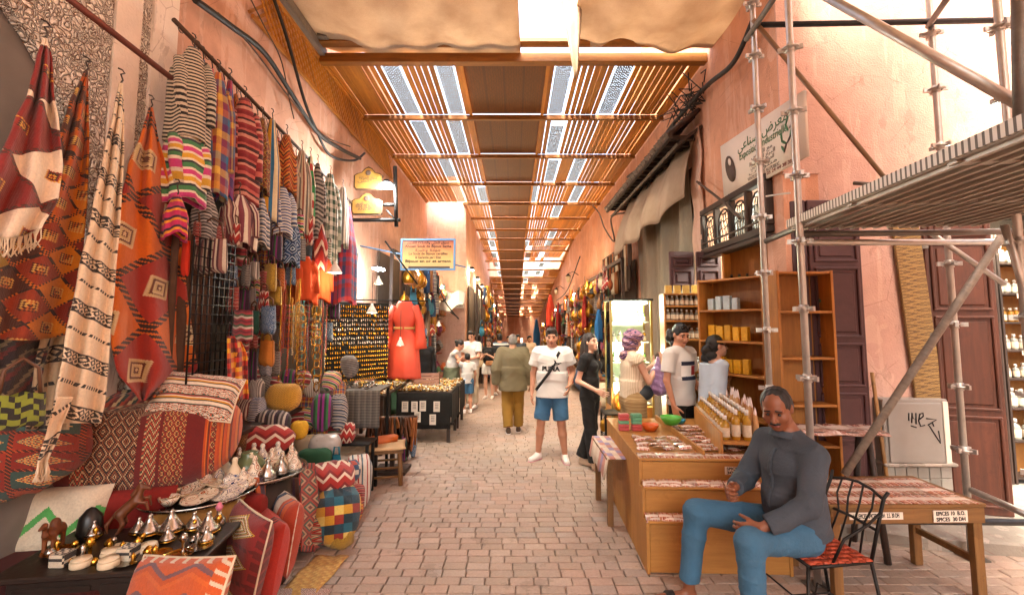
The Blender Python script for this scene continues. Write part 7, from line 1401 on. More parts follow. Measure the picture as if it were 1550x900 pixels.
for k, (x, y) in enumerate(((-.27, .0), (-.05, -.2), (.12, .2), (-.14, -.04), (.26, .06))): lathe_thing('painted_bowl', '%s small painted bowl from the left on the beaten tray' % ordinal(k), [(.025, 0), (.05, .03), (.055, .05), (.05, .048), (.03, .01), (0, .01)], M_PNT[(k + 1) % 3], (t1.x + x, t1.y + y, t1.z + .012), 'bowl', 16, 'painted bowls on the beaten tray')
lathe_thing('green_jar', 'squat green glazed jar behind the painted plates', [(.06, 0), (.1, .03), (.11, .08), (.09, .13), (.05, .16), (.055, .18), (.05, .185)], mat('green glaze', '5d6a48', .25, noise=.3), (t1.x + .1, t1.y + .36, t1.z - .02), 'jar', 20)
for k in range(26):
    a = k * 2.4; r = .29 * math.sqrt((k + .5) / 26); m_ = rnd.choice((M_PNT[0], M_PNT[2], M_BONE, M_SILV, M_PNT[1]))
    lathe_thing('salt_pot', 'little painted tajine pot on the silver tray, %s from the middle outwards' % ordinal(k), [(.03, 0), (.045, .02), (.04, .045), (.022, .075), (.01, .1), (.014, .112), (.008, .125), (0, .127)], m_, (t2.x + r * math.cos(a), t2.y + r * math.sin(a), t2.z + .003 + (.02 if r > .27 else 0)), 'pot', 14, 'salt pots on the silver tray', [('rim', [(.046, .019), (.048, .021), (.046, .024)], M_SILV)], sc=U(.8, 1.45))
bxg = thing('glass_box', 'clear glass box with green things behind the silver tray', 'box', tuple(P(335, 712, 3.5))); MB().box((0, 0, .06), (.2, .14, .12)).build('pane_box', M_GLS, bxg); MB().cbox((-.03, .0, .03), (.08, .08, .04), .01).build('contents', mat('green wool', '2f6a3a', .9), bxg)
# ---- piles of bags and cushions behind the trays
PILE = [('yellow embroidered cotton bag', 428, 622, 56, 40, S21 and kilim('yellow floral embroidery', ['c8922a', 'c8922a', '8a5a18', 'd0a03a'], 6, 6, 'diamond', 1.5), 4.4), ('grey and black striped bolster', 408, 656, 62, 34, stripes('grey black bolster stripe', ['2a2828', '9a948c', '4a4444', 'c0b8a8', '3a2a3a'], 4, None, 'u'), 4.2), ('cream and brown soft bag', 388, 614, 22, 40, S14, 4.4), ('blue and red striped pouch', 386, 648, 24, 44, S8, 4.2), ('pink and green striped bag', 487, 652, 30, 54, S17, 4.7), ('brown plaid bag behind the pink one', 466, 640, 30, 48, S3, 4.9), ('blue grey striped bag with strap', 512, 650, 27, 52, S19, 4.9), ('maroon twisted fabric bundle', 392, 690, 92, 44, S24, 4.0), ('orange felt pouch', 362, 612, 26, 24, mat('orange felt', 'c0641c', .95), 4.3), ('dark patterned pouch with tassels', 356, 690, 36, 40, S7, 3.9), ('purple striped folded cloth', 372, 640, 34, 36, S16, 4.25), ('dark green patterned cloth', 476, 706, 50, 26, mat('dark green cloth', '1f4a30', .95), 4.3), ('pale plastic wrapped parcel', 492, 690, 48, 32, mat('clouded plastic wrap', 'a8a098', .3, noise=.3), 4.5), ('yellow tassel bundle', 452, 664, 24, 26, mat('yellow yarn', 'c89a2a', .95, noise=.3, scale=60), 4.3), ('red tasselled bundle', 366, 674, 30, 30, mat('red yarn', '9a2a1c', .95, noise=.3, scale=60), 4.1), ('beige wrapped parcel under the grey table', 462, 690, 34, 30, mat('beige wrap', '9a8a70', .7), 4.5)]
for nm, px, py, w_, h, m_, y in PILE:
    c = P(px, py, y); k = y / F; blob('soft_bag', nm + ' in the pile behind the trays', tuple(c), (w_ * k, min(w_, h) * k * .8, h * k), U(-.3, .3), m_, 'bag', U(2.3, 3.0), U(-.15, .15), (18, 12))
for k in range(20):
    px, py, q = 350 + 9.6 * k + U(-4, 4), U(570, 612) if k % 2 else U(640, 680), rnd.choice(pal); y = 4.5 + .03 * k; kk = y / F; c = P(px, py, y)
    blob('soft_pouch', '%s soft pouch, %s from left stuffed among the bag pile' % (q[1], ordinal(k)), tuple(c), (U(20, 32) * kk, .14, U(22, 36) * kk), U(-.6, .6), q[0], 'pouch', U(2.2, 3), U(-.3, .3), (14, 10))
shf = thing('goods_shelf', 'dark tiered shelf hidden under the pile of bags', 'shelf', (-2.28, 4.4, 0))
for (z, x, d) in ((.5, .1, .5), (.95, -.1, .36)): MB().box((x, 0, z), (d, 1.7, .03)).build('shelf_board', M_DKW, shf)
for y in (-.8, .8): MB().box((-.1, y, .48), (.4, .04, .95)).build('shelf_end', M_DKW2, shf)
# ---- grey covered table and strings of necklaces
gt = thing('covered_table', 'small table under a grey checked cloth with bangles on top', 'table', (-1.93, 5.55, 0)); ztop = P(490, 588, 5.5).z
MB().box((0, 0, ztop), (.78, .5, .02)).build('table_top', M_DKW, gt); MB().grid(lambda u, v: (-.4 + .8 * u, -.262 - .006 * math.sin(u * 30), ztop + .012 - .42 * v), 30, 6).build('cloth', plaid('grey check cloth', ['5a5650', '7a756c', '4a4642'], 12), gt, thick=.004)
for x in (-.36, .36):
    for y in (-.22, .22): MB().box((x, y, ztop / 2), (.03, .03, ztop)).build('leg', M_IRON, gt)
BANG = MB().tube([(.035 * math.cos(a), .035 * math.sin(a), 0) for a in [2 * pi * q / 14 for q in range(14)]], .006, 6, closed=True).mesh('bangle', M_SILV)
for k in range(34): tag(remat(inst('bangle', BANG, None, (-1.93 + U(-.34, .34), 5.55 + U(-.2, .2), ztop + .03 + U(0, .03)), (U(-.9, .9), U(-.9, .9), 0), U(.7, 1.2)), rnd.choice((M_SILV, M_BRASS, M_IRON))), 'metal bangle lying on the grey covered table, %s from its left end' % ordinal(k), 'bangle', 'bangles on the grey table')
def strand(label, px, py0, py1, x, m_, r=.008, sp=.022, loop=0.0):
    a, b_ = WX(px, py0, x), WX(px, py1, x); L = a.z - b_.z; n = max(4, int(L / sp)); q = MB()
    for k in range(n):
        z = -L * k / n; q.lathe([(0, -r), (r * .8, -r * .6), (r, 0), (r * .8, r * .6), (0, r)], (loop * math.sin(pi * k / n), .006 * math.sin(k * 1.7), z), 6)
    return tag(q.build('necklace', m_, loc=a), label, 'necklace', 'necklace strands hung between bags and earring board', 'stuff' if False else None)
for k in range(30):
    px = 426 + 2.4 * k + U(-1, 1); strand('beaded necklace strand, %s from left beside the earring board' % ordinal(k), px, U(405, 470), U(520, 585), -2.2 + U(-.12, .1), rnd.choice((M_SILV, M_BRASS, M_IRON, M_GOLD, M_BONE, mat('coral beads', 'a83a28', .4), mat('turquoise beads', '2a7a80', .4))), U(.006, .011), .02)
RNG = MB().tube([(0, .05 * math.cos(a), .05 * math.sin(a)) for a in [2 * pi * q / 16 for q in range(16)]], .006, 6, closed=True).mesh('metal_hoop', M_BRASS)
for c_, px in enumerate((455, 479)):
    for k in range(11): p = WX(px, 470 + 11.5 * k, -2.06); tag(inst('metal_hoop', RNG, None, p, (0, 0, U(-.5, .5) - .6)), '%s brass hoop from the top of the %s hoop string' % (ordinal(k), ('left', 'right')[c_]), 'hoop', 'brass hoops on strings')
# ---- earring board
ea, eb = Vector((-2.66, 6.35)), Vector((-1.96, 7.15)); ez0, ez1 = P(540, 574, 6.8).z, P(540, 458, 6.8).z; ed_ = (eb - ea); eL = ed_.length; er = math.atan2(ed_.y, ed_.x)
ebd = thing('earring_board', 'black display board covered with rows of gold and silver earrings', 'display board', (ea.x, ea.y, ez0), er); MB().box((eL / 2, .012, (ez1 - ez0) / 2), (eL, .02, ez1 - ez0)).build('board', mat('black velvet', '17130f', .95), ebd)
EAR = [MB().lathe([(0, -.034), (.009, -.03), (.012, -.018), (.004, -.006), (.006, 0), (0, .004)], n=6).mesh('earring', m_) for m_ in (M_GOLD, M_SILV, M_BRASS)]; rest = MB(); ne = 0; nr, nc = 17, 30
for r_ in range(nr):
    rm = rnd.choice((0, 0, 1, 2))
    for c in range(nc):
        x, z = eL * (c + .5) / nc, (ez1 - ez0) * (1 - (r_ + .6) / nr)
        if U(0, 1) < .06: continue
        if ne < 298: inst('earring', EAR[rm if U(0, 1) < .8 else rnd.randrange(3)], ebd, (x + U(-.004, .004), -.008, z + U(-.006, .006)), (0, 0, U(0, 3)), U(1.0, 1.5)); ne += 1
        else: rest.lathe([(0, -.04), (.012, -.034), (.014, -.02), (.005, -.006), (0, .004)], (x, -.008, z), 6)
tag(rest.build('earrings_below', M_GOLD, ebd), None, None, kind='stuff')
for r_ in range(nr): z = (ez1 - ez0) * (1 - (r_ + .6) / nr) + .008; MB().tube([(0, -.004, z), (eL, -.004, z)], .0025, 4).build('wire', M_IRON, ebd)
rod('thin black rail above the earring board', (-2.68, 6.3, ez1 + .03), (-1.4, 7.4, ez1 + .05), .01, M_IRON)
# ---- coral robe
dt = P(613, 455, 7.4); db = P(610, 572, 7.4)
dress = thing('coral_robe', 'long coral robe with belt on a hanger above the jewellery table', 'robe', (dt.x, dt.y, db.z), rad(-8)); DH = dt.z - db.z; M_COR = mat('coral satin', 'c8442e', .6, noise=.15, scale=5)
def robe(u, v):
    a = 2 * pi * u; w_ = .1 + .12 * min(1, v * 6) - .07 * math.exp(-((v - .36) / .1) ** 2) + .09 * max(0, v - .35); d = .05 + .05 * min(1, v * 4) + .06 * max(0, v - .4); f = 1 + .1 * math.sin(9 * a + 1) * max(.05, v - .4); return (w_ * math.cos(a) * f, d * math.sin(a) * f, DH * (1 - v))
MB().grid(robe, 40, 30).build('cloth', M_COR, dress, thick=.004); MB().grid(lambda u, v: (.178 * math.cos(2 * pi * u), .1 * math.sin(2 * pi * u), DH * .63 + .035 * v), 24, 1).build('belt', mat('gold belt cloth', 'c89a5a', .6), dress, thick=.004)
for q in (-1, 1): MB().tube([(q * .17, 0, DH * .93), (q * .25, -.01, DH * .75), (q * .28, -.02, DH * .5), (q * .29, -.02, DH * .38)], [.06, .07, .085, .1], 12).build('sleeve', M_COR, dress)
MB().tube([(0, 0, DH), (0, 0, DH + .08), (.02, 0, DH + .1)], .005, 6).build('hanger_hook', M_IRON, dress)
MB().tube([(-.2, 0, DH * .94), (0, 0, DH + .005), (.2, 0, DH * .94)], .009, 6).build('hanger', M_DKW, dress)
# ---- jewellery tables
M_CLTH = mat('black table cloth', '14110f', .95, noise=.2); M_VEL = mat('brown tray lining', '5a3a22', .9)
def jtable(label, x0, x1, y0, y1, z, spread, seed, front=True):
    o = thing('jewellery_table', label, 'table', ((x0 + x1) / 2, (y0 + y1) / 2, zg(y0))); W_, D = x1 - x0, y1 - y0; zz = z - zg(y0)
    MB().box((0, 0, zz), (W_, D, .03)).build('table_top', M_DKW, o)
    for x in (-W_ / 2 + .04, W_ / 2 - .04):
        for y in (-D / 2 + .04, D / 2 - .04): MB().box((x, y, zz / 2 - .01), (.05, .05, zz - .02)).build('leg', M_DKW2, o)
    if front:
        MB().grid(lambda u, v: (-W_ / 2 + W_ * u, -D / 2 - .01 - .008 * math.sin(u * 26) * v, zz + .0 - .56 * v), 26, 6).build('cloth', M_CLTH, o, thick=.004); MB().grid(lambda u, v: (W_ / 2 + .01 + .008 * math.sin(u * 26) * v, -D / 2 + D * u, zz + .0 - .5 * v), 20, 6).build('cloth', M_CLTH, o, thick=.004); MB().box((0, 0, .2), (W_, .03, .04)).build('stretcher', M_DKW, o)
    rr = random.Random(seed); q = MB()
    for k in range(spread):
        x, y = rr.uniform(-W_ / 2 + .02, W_ / 2 - .02), rr.uniform(-D / 2 + .02, D / 2 - .02); h = zz + .02 + rr.uniform(0, .03); q.cur = rr.randrange(4); s_ = rr.uniform(.011, .026)
        q.lathe([(0, -s_ * .5), (s_, -s_ * .2), (s_ * .9, s_ * .3), (0, s_ * .6)], (x, y, h), 6)
    j = tag(q.build('jewellery', [M_GOLD, M_SILV, M_BRASS, M_BONE], o), None, None, kind='stuff'); return o
jt = jtable('jewellery table with black cloth and hanging white cards at the lane edge', -1.86, -1.0, 7.35, 8.25, .73, 900, 3)
jtable('back jewellery table spread with gold pieces under the earring board', -2.62, -1.84, 6.55, 7.9, .80, 900, 4, False); jtable('third jewellery table behind the first with silver pieces', -1.75, -1.0, 8.5, 9.3, .68, 500, 5)
for k, (x, z) in enumerate(((-1.72, .52), (-1.57, .52), (-1.44, .53), (-1.22, .52), (-1.52, .36), (-1.28, .32))): c_ = thing('earring_card', '%s white earring card from left on the black table cloth' % ordinal(k), 'card', (x, 7.325, z)); MB().box((0, 0, 0), (.1, .006, .16)).build('paper', M_SIGN, c_); [MB().lathe([(0, -.01), (.008, 0), (0, .008)], n=6, M=Matrix.Translation((-.02 + .02 * (q % 3), -.006, .05 - .025 * (q // 3)))).build('stud', M_IRON, c_) for q in range(12)]
cr3 = thing('wooden_crate', 'pinkish slatted wooden crate on the jewellery table', 'crate', (-1.52, 8.1, .75), rad(4))
for k in range(4): MB().box((0, -.1, .03 + .055 * k), (.42, .015, .045)).build('slat', mat('pink painted slat', 'b88a78', .8), cr3)
for x in (-.2, .2): MB().box((x, 0, .11), (.02, .2, .22)).build('side', M_TBLV, cr3)
# ---- belts on a stand, stool, cardboard
bs_ = thing('belt_stand', 'stand heaped with brown leather belts beside the stool', 'stand', (-1.52, 5.85, 0)); zb = P(585, 632, 5.9).z; MB().box((0, 0, zb / 2), (.05, .05, zb)).build('post', M_DKW2, bs_); MB().box((0, 0, .02), (.4, .35, .04)).build('base', M_DKW, bs_); MB().tube([(-.32, 0, zb), (.3, 0, zb + .02)], .025, 8).build('bar', M_DKW, bs_)
LEA = [mat('brown leather', '5e3418', .5, noise=.3, scale=30), mat('tan leather belt', '8a4f22', .5, noise=.3, scale=30), mat('dark leather', '33200f', .5)]
for k in range(26): x = -.3 + .023 * k; a, b_ = U(.2, .55), U(.1, .4); MB().grid(lambda u, v: (x + (u - .5) * .028 + .02 * math.sin(v * 5 + k), .032 * math.cos(pi * (v - .15) / .3) if .15 < v < .45 else (.034 if v <= .15 else -.034 - .01 * k % 3 * .004), (zb + .03 * math.sin(pi * (v - .15) / .3)) if .15 < v < .45 else (zb - a * (.15 - v) / .15 if v <= .15 else zb - b_ * (v - .45) / .55)), 1, 20).build('belt', rnd.choice(LEA), bs_, thick=.004)
bags_l = blob('leather_roll', 'orange leather roll lying against the belt stand', tuple(P(578, 672, 5.5)), (.42, .1, .1), .5, mat('orange leather', 'b0561c', .5), 'roll', 2.4); blob('fabric_bundle', 'teal and purple striped bundle right of the stool', tuple(G(613, 697) + Vector((-.02, .05, 0))), (.14, .25, .3), .1, S17, 'bundle', 2.8); blob('fabric_bundle', 'blue striped bundle behind the stool', tuple(G(620, 694) + Vector((.02, .12, 0))), (.09, .2, .3), .1, S20, 'bundle', 3)
sl = thing('wooden_stool', 'low wooden stool with a tan padded seat at the lane edge', 'stool', tuple(G(572, 738) + Vector((.02, .2, 0))), rad(14)); sz = .4
for x in (-.16, .16):
    for y in (-.15, .15): MB().tube([(x * 1.12, y * 1.12, 0), (x, y, sz - .03)], .026, 8).build('leg', M_TBLV, sl)
for z in (.1, .2): [MB().tube([(-.17, y, z), (.17, y, z)], .013, 6).build('rung', M_TBL, sl) for y in (-.16, .16)]; [MB().tube([(x, -.16, z + .03), (x, .16, z + .03)], .013, 6).build('rung', M_TBL, sl) for x in (-.17, .17)]
MB().box((0, 0, sz - .025), (.4, .36, .03)).build('seat_frame', M_TBL, sl); blobm = MB().grid(lambda u, v: ((u - .5) * .46 * (1 - .05 * math.sin(pi * v)), (v - .5) * .42 * (1 - .05 * math.sin(pi * u)), sz + .045 * (math.sin(pi * u) * math.sin(pi * v)) ** .35 + .03 * ((2 * u - 1) ** 4 + (2 * v - 1) ** 4) * .5 - .012), 16, 16).build('seat_pad', mat('tan hide', 'b8946a', .7, noise=.2), sl, thick=.012)
mtl = thing('metal_rack', 'black metal trestle under the bags with a steel sheet', 'rack', (-1.85, 5.1, 0))
for x in (-.28, .28):
    for y in (-.1, .1): MB().box((x, y, .27), (.03, .03, .54)).build('leg', M_IRON, mtl)
MB().box((0, 0, .55), (.62, .3, .02)).build('top', M_IRON, mtl); MB().box((.0, -.16, .22), (.3, .01, .26), M=Matrix.Rotation(.2, 4, 'Z')).build('steel_sheet', M_SILV, mtl)
# ---- hanging shop lamps with white cone shades
def cone_lamp(label, px, py, x, r=.07, power=1.2, drop=.5): 
    p = WX(px, py, x); o = thing('pendant_lamp', label, 'lamp', p); MB().lathe([(r, -.05), (r * 1.02, -.045), (r * .55, .02), (r * .25, .05), (r * .22, .08)], n=16).build('shade', mat('white enamel shade', 'd8d2c8', .4, bump=0), o); MB().lathe([(0, -.055), (.03, -.045), (.03, -.03), (0, -.02)], n=10).build('bulb', emit('white bulb', 'fff4e0', 6), o); MB().tube([(0, 0, .08), (0, 0, drop)], .004, 5).build('flex', M_CAB, o); lamp('light', (0, 0, -.1), power, (1, .8, .55), .04, o); return o
cone_lamp('white cone lamp hanging before the red and navy tartan', 507, 406, -2.0, .075, 1.5, .7); cone_lamp('white cone lamp over the earring board', 563, 468, -1.9, .07, 1.5, .5); cone_lamp('white cone lamp hanging in front of the coral robe', 606, 518, -1.75, .06, .3, .5); cone_lamp('small cone lamp beyond the plaque signs', 573, 425, -2.2, .07, 1.5, .6); cone_lamp('small cone lamp by the carved doors behind the robe', 664, 490, -1.8, .07, 1.5, .6)
cl2 = thing('ceiling_light', 'bright bare strip lamp under the blue framed sign bracket', 'light', WX(573, 407, -2.3)); MB().box((0, 0, 0), (.12, .3, .03)).build('diffuser', emit('cool strip', 'f0f8ff', 18), cl2); MB().box((0, 0, .025), (.13, .31, .02)).build('housing', M_IRON, cl2); lamp('light', (0, 0, -.06), 8, (.9, .95, 1), .06, cl2)
# ---- plaque signs on an iron bracket
br = thing('iron_bracket', 'black iron bracket standing out from the left wall for the plaque signs', 'bracket', tuple(P(598, 298, 6.6))); c0 = P(598, 298, 6.6)
for a, b_, r in (((598, 252), (600, 343), .03), ((527, 333), (606, 333), .028), ((575, 310), (598, 310), .026), ((575, 278), (598, 278), .02), ((585, 318), (598, 332), .012)): MB().tube([P(*a, 6.6) - c0, P(*b_, 6.6) - c0], r, 8).build('bar', M_IRON, br)
M_PLQ = mat('brass plaque', 'a07a3a', .45, .35, noise=.2, scale=14); M_PLB = wood('plaque backing', '5a3a22', '2f1d10', 0)
def plaque(label, px0, px1, py0, py1, lines):
    a, b_ = P(px0, py1, 6.55), P(px1, py0, 6.55); W_, Hh = b_.x - a.x, b_.z - a.z; o = thing('plaque_sign', label, 'sign', a); k = .1
    prof = [(0, k), (k * .6, 0), (1 - k * .6, 0), (1, k), (1, .62), (.9, .7), (.75, .74), (.62, .93), (.5, 1), (.38, .93), (.25, .74), (.1, .7), (0, .62)]
    MB().prism([(x * W_, z * Hh) for x, z in prof], .04).build('backing', M_PLB, o); MB().prism([(W_ / 2 + (x - .5) * W_ * .9, Hh / 2 + (z - .5) * Hh * .88) for x, z in prof], .006, Matrix.Translation((0, -.0065, 0))).build('plate', M_PLQ, o)
    for i, s_ in enumerate(lines): text(s_, .06, M_BRN, frame((W_ / 2, -.008, Hh * (.5 - .13 * i)), (1, 0, 0), (0, 0, 1)), o, width=W_ * (.62, .7, .55)[i])
    MB().lathe([(.03, 0), (.04, 0), (.04, .003), (.03, .003)], n=14, M=frame((W_ / 2, -.008, Hh * .72), (1, 0, 0), (0, 0, 1))).build('emblem', M_BRN, o); return o
plaque('upper brass plaque sign on the iron bracket', 535, 580, 252, 287, [arabic('سوق الصاغة'), arabic('مراكش')]); plaque('lower brass plaque sign on the iron bracket', 531, 579, 291, 325, [arabic('سوق الحلي القديم'), 'SOUK DE BIJOUX', 'ANCIEN'])
sl_ = thing('street_lamp', 'round white lamp shining beside the upper plaque', 'lamp', P(585, 281, 6.45)); MB().lathe([(0, -.03), (.1, -.025), (.11, 0), (.06, .03)], n=18).build('diffuser', emit('cool lamp', 'f4faff', 20), sl_); MB().lathe([(.062, .031), (.08, .05), (.03, .09)], n=14).build('cap', M_IRON, sl_); lamp('light', (0, 0, -.08), 14, (.92, .97, 1), .08, sl_)
# ---- blue framed souk sign
bsn = thing('souk_sign', 'blue framed orange souk sign hung across the left side', 'sign', P(648, 385, 7.4)); a, b_ = P(609, 408, 7.4) - P(648, 385, 7.4), P(688, 363, 7.4) - P(648, 385, 7.4); M_BLUE = mat('blue painted frame', '5a86b0', .5)
def m_sunset():
    t = T('faded orange sign print'); u, v = t.uv(); n = t.noise(t.pos('World'), 9, 3); return t.fin(t.ramp(t.add(v, t.mul(t.sub(n, .5), .3)), [(0, 'c8a878'), (.35, 'd0a868'), (.7, 'c07a4a'), (1, 'b0604a')], False), .6)
Wb, Hb = b_.x - a.x, b_.z - a.z; MB().box((0, .012, 0), (Wb, .02, Hb)).build('board', m_sunset(), bsn)
for (x, z, dx, dz) in ((0, Hb / 2, Wb + .05, .03), (0, -Hb / 2, Wb + .05, .03), (Wb / 2 + .01, 0, .03, Hb - .032), (-Wb / 2 - .01, 0, .03, Hb - .032)): MB().box((x, 0, z), (dx, .045, dz)).build('frame_bar', M_BLUE, bsn)
for i, (s_, m_) in enumerate(((arabic('سوق الحلي والصاغة القديم'), INK), ('Ancien Souk de Bijoux Sagha', INK), (arabic('جودة وخبرة'), M_BRN), ('Le Souk de Bijoux certifies', M_BRN), ('& Garantie par l Etat', M_BRN), ('Bijoux en or et argent', INK))): text(s_, .06, m_, frame((0, -.0005, Hb * (.40 - .125 * i)), (1, 0, 0), (0, 0, 1)), bsn, width=Wb * (.8, .9, .5, .75, .5, .88)[i], off=.0012)
text('ar:'[:0] or '~', .05, RED, frame((-Wb * .36, -.0005, -Hb * .36), (1, 0, 0), (0, 0, 1)), bsn)
MB().box((.02, -.001, -Hb * .43), (Wb * .8, .003, .03)).build('dark_strip', M_BRN, bsn)
tube_between('hanger_bar', P(545, 372, 7.35), P(705, 404, 7.55), M_BLUE, .012, None, Vector((0, 0, 0))); tag(bpy.data.objects['hanger_bar'], 'blue iron bar carrying the souk sign', 'bar')
tag(tube_between('iron_rod', P(583, 365, 7.2), P(632, 430, 7.2), M_IRON, .014, None, Vector((0, 0, 0))), 'black rod slanting under the souk sign', 'rod')
cable('electric_cable', 'black cable curling below the souk sign', [P(660, 415, 9), P(668, 445, 9), P(680, 465, 9.2), P(694, 482, 9.5)], .014)
# ================================================================ THE LANE BEYOND: packed stalls on both sides
FP = [(mat('tan hide goods', '8a5a30', .6, noise=.3, scale=20), 'tan leather'), (mat('dark hide goods', '3a2416', .6, noise=.3, scale=20), 'dark leather'), (mat('oxblood hide goods', '6a2018', .6, noise=.3), 'oxblood'), (mat('indigo cloth goods', '2a4468', .9, noise=.25), 'indigo'), (mat('ochre cloth goods', 'b0812e', .9, noise=.25), 'ochre'), (mat('cream cloth goods', 'c4b498', .9, noise=.2), 'cream'), (mat('green cloth goods', '3f5a3c', .9, noise=.2), 'green'), (mat('rust cloth goods', '9a4a22', .9, noise=.25), 'rust'), (S15, 'tartan'), (S9, 'orange woven'), (S19, 'slate striped'), (S24, 'red ikat'), (mat('black goods', '16120f', .8), 'black'), (mat('turquoise goods', '2a7a9a', .7), 'turquoise')]
bm = MB(); bm.grid(lambda u, v: (.12 * math.cos(2 * pi * u) * (.75 + .3 * math.sin(pi * v)) * (1 if v > .02 else .5), .05 * math.sin(2 * pi * u) * math.sin(pi * min(1, v * 1.2 + .05)) , .3 * v), 12, 6); bm.tube([(-.08, 0, .28), (-.06, 0, .42), (0, 0, .47), (.06, 0, .42), (.08, 0, .28)], .007, 5)
shw = MB(); shw.grid(lambda u, v: (.13 * math.cos(2 * pi * u) * (.35 + .65 * min(1, v * 2.2)) * (1 + .12 * math.sin(14 * pi * u)), .05 * math.sin(2 * pi * u) * (1 + .2 * math.sin(10 * pi * u)), .55 - .55 * v), 20, 8)
slp = MB(); slp.lathe([(0, 0), (.05, .01), (.055, .03), (.03, .05), (0, .05)], n=10, scal=(1, 2.4))
hat_ = MB(); hat_.lathe([(.15, .0), (.15, .006), (.09, .02), (.085, .1), (.05, .12), (0, .122)], n=14)
plt_ = MB(); plt_.lathe(PLT, n=16); ptm = MB().lathe([(.04, 0), (.09, .05), (.1, .12), (.06, .19), (.035, .21), (.045, .24)], n=12)
lnm = MB().lathe([(.02, 0), (.1, .06), (.13, .16), (.1, .26), (.03, .32), (.012, .4)], n=12)
GM = dict(bag=bm.mesh('hanging_bag', FP[0][0]), shawl=shw.mesh('hanging_shawl', FP[3][0]), slipper=slp.mesh('slipper', FP[4][0]), hat=hat_.mesh('straw_hat', FP[5][0]), plate=plt_.mesh('plate', FP[5][0]), pot=ptm.mesh('pot', FP[7][0]), lantern=lnm.mesh('hanging_lantern', M_PIER))
NM = dict(bag='hanging_bag', shawl='hanging_shawl', slipper='slipper', hat='straw_hat', plate='plate', pot='clay_pot', lantern='hanging_lantern'); CT = dict(bag='bag', shawl='shawl', slipper='slipper', hat='hat', plate='plate', pot='pot', lantern='lantern')
def good(kind, loc, rot, sc_, label, group, m_=None):
    o = inst(NM[kind], GM[kind], None, loc, rot, sc_); 
    if m_: remat(o, m_)
    return tag(o, label, CT[kind], group)
def stall(i, side, x, y, L, kinds, lit=0.0, nh=9, rows=3, counter=True, zt=3.35):
    """a shop bay: frame, counter, goods hung in rows; side -1 left, 1 right"""
    sn = 'left' if side < 0 else 'right'; z0 = zg(y); nth = ordinal(i); inn = -side
    o = thing('market_stall', '%s stall beyond the near shops along the %s wall' % (nth, sn), 'stall', (x, y, z0))
    for e in (-L / 2, L / 2): MB().box((inn * .3, e, zt / 2), (.06, .06, zt)).build('post', M_DKW2, o)
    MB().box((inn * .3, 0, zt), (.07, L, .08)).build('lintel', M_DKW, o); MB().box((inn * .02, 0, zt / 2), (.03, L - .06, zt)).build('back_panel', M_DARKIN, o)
    for k in range(2): MB().box((inn * .16, 0, 1.15 + .6 * k), (.24, L - .1, .025)).build('shelf_board', M_DKW, o)
    if counter:
        MB().box((inn * .55, 0, .72), (.55, L - .2, .03)).build('counter', M_TBL, o); cl = FP[rnd.randrange(2, 12)][0]; MB().grid(lambda u, v: (inn * (.83 + .006 * math.sin(u * 30) * v), -L / 2 + .1 + (L - .2) * u, .735 - .5 * v), 20, 4).build('cloth', cl, o, thick=.004); MB().grid(lambda u, v: (inn * (.27 + .56 * u), -L / 2 + .09, .735 - .5 * v), 8, 4).build('cloth', cl, o, thick=.004)
    g = 'goods of the %s stall on the %s' % (nth, sn)
    for r_ in range(rows):
        for k in range(nh):
            kd = rnd.choice(kinds); q = rnd.choice(FP); yy = y - L / 2 + L * (k + .5) / nh + U(-.05, .05); zz = z0 + zt - .62 - .5 * r_ + U(-.06, .06); xx = x + inn * (.34 + .1 * (rows - r_) * .5 + U(-.06, .06))
            good(kd, (xx, yy, zz), (0, 0, pi / 2 + U(-.5, .5)), U(.8, 1.25), '%s %s, %s along, %s row, %s stall on the %s' % (q[1] if kd != 'lantern' else 'pierced', CT[kd], ordinal(k), ('top', 'second', 'middle', 'low', 'lowest')[r_], nth, sn), g, None if kd == 'lantern' else q[0])
    if counter:
        for k in range(8):
            kd = rnd.choice(('plate', 'pot', 'slipper', 'pot')); q = rnd.choice(FP); good(kd, (x + inn * (.4 + .3 * (k % 2) + U(-.04, .04)), y - L / 2 + .2 + (L - .4) * k / 7, z0 + .737), (0, 0, U(0, 6)), U(.7, 1.1), '%s %s, %s along the counter, %s stall on the %s' % (q[1], CT[kd], ordinal(k), nth, sn), g, q[0])
    if lit:
        b_ = thing('pendant_bulb', 'warm bulb lighting the %s stall on the %s' % (nth, sn), 'lamp', (x + inn * .6, y, z0 + zt - .25)); MB().lathe([(0, -.06), (.03, -.045), (.035, -.02), (.018, .02), (.016, .04)], n=10).build('bulb', emit('warm bulb', 'ffd090', 30), b_); MB().tube([(0, 0, .04), (0, 0, .3)], .004, 4).build('flex', M_CAB, b_); lamp('light', (inn * .05, 0, -.1), lit, (1, .7, .38), .05, b_)
    return o
KR = [('bag', 'bag', 'hat'), ('lantern', 'lantern', 'plate', 'bag'), ('lantern', 'bag', 'shawl'), ('shawl', 'shawl', 'bag'), ('bag', 'slipper', 'hat'), ('shawl', 'bag'), ('bag', 'plate'), ('shawl', 'lantern')]
y = 10.7; i = 0
while y < 34:
    stall(i, 1, 2.62 if y < 30 else 2.6, y, 2.05, KR[i % 8], (9 if i in (1, 2) else 5) if i % 2 or i == 2 else 0, 10 if y < 20 else 7, 5 if y < 17 else 4, True); y += 2.3; i += 1
y = 15.6; i = 0
while y < 34:
    stall(i, -1, -1.48, y, 2.05, KR[(i * 3 + 2) % 8], 5 if i % 2 == 0 else 0, 9 if y < 22 else 7, 5 if y < 18 else 4, i > 0); y += 2.3; i += 1
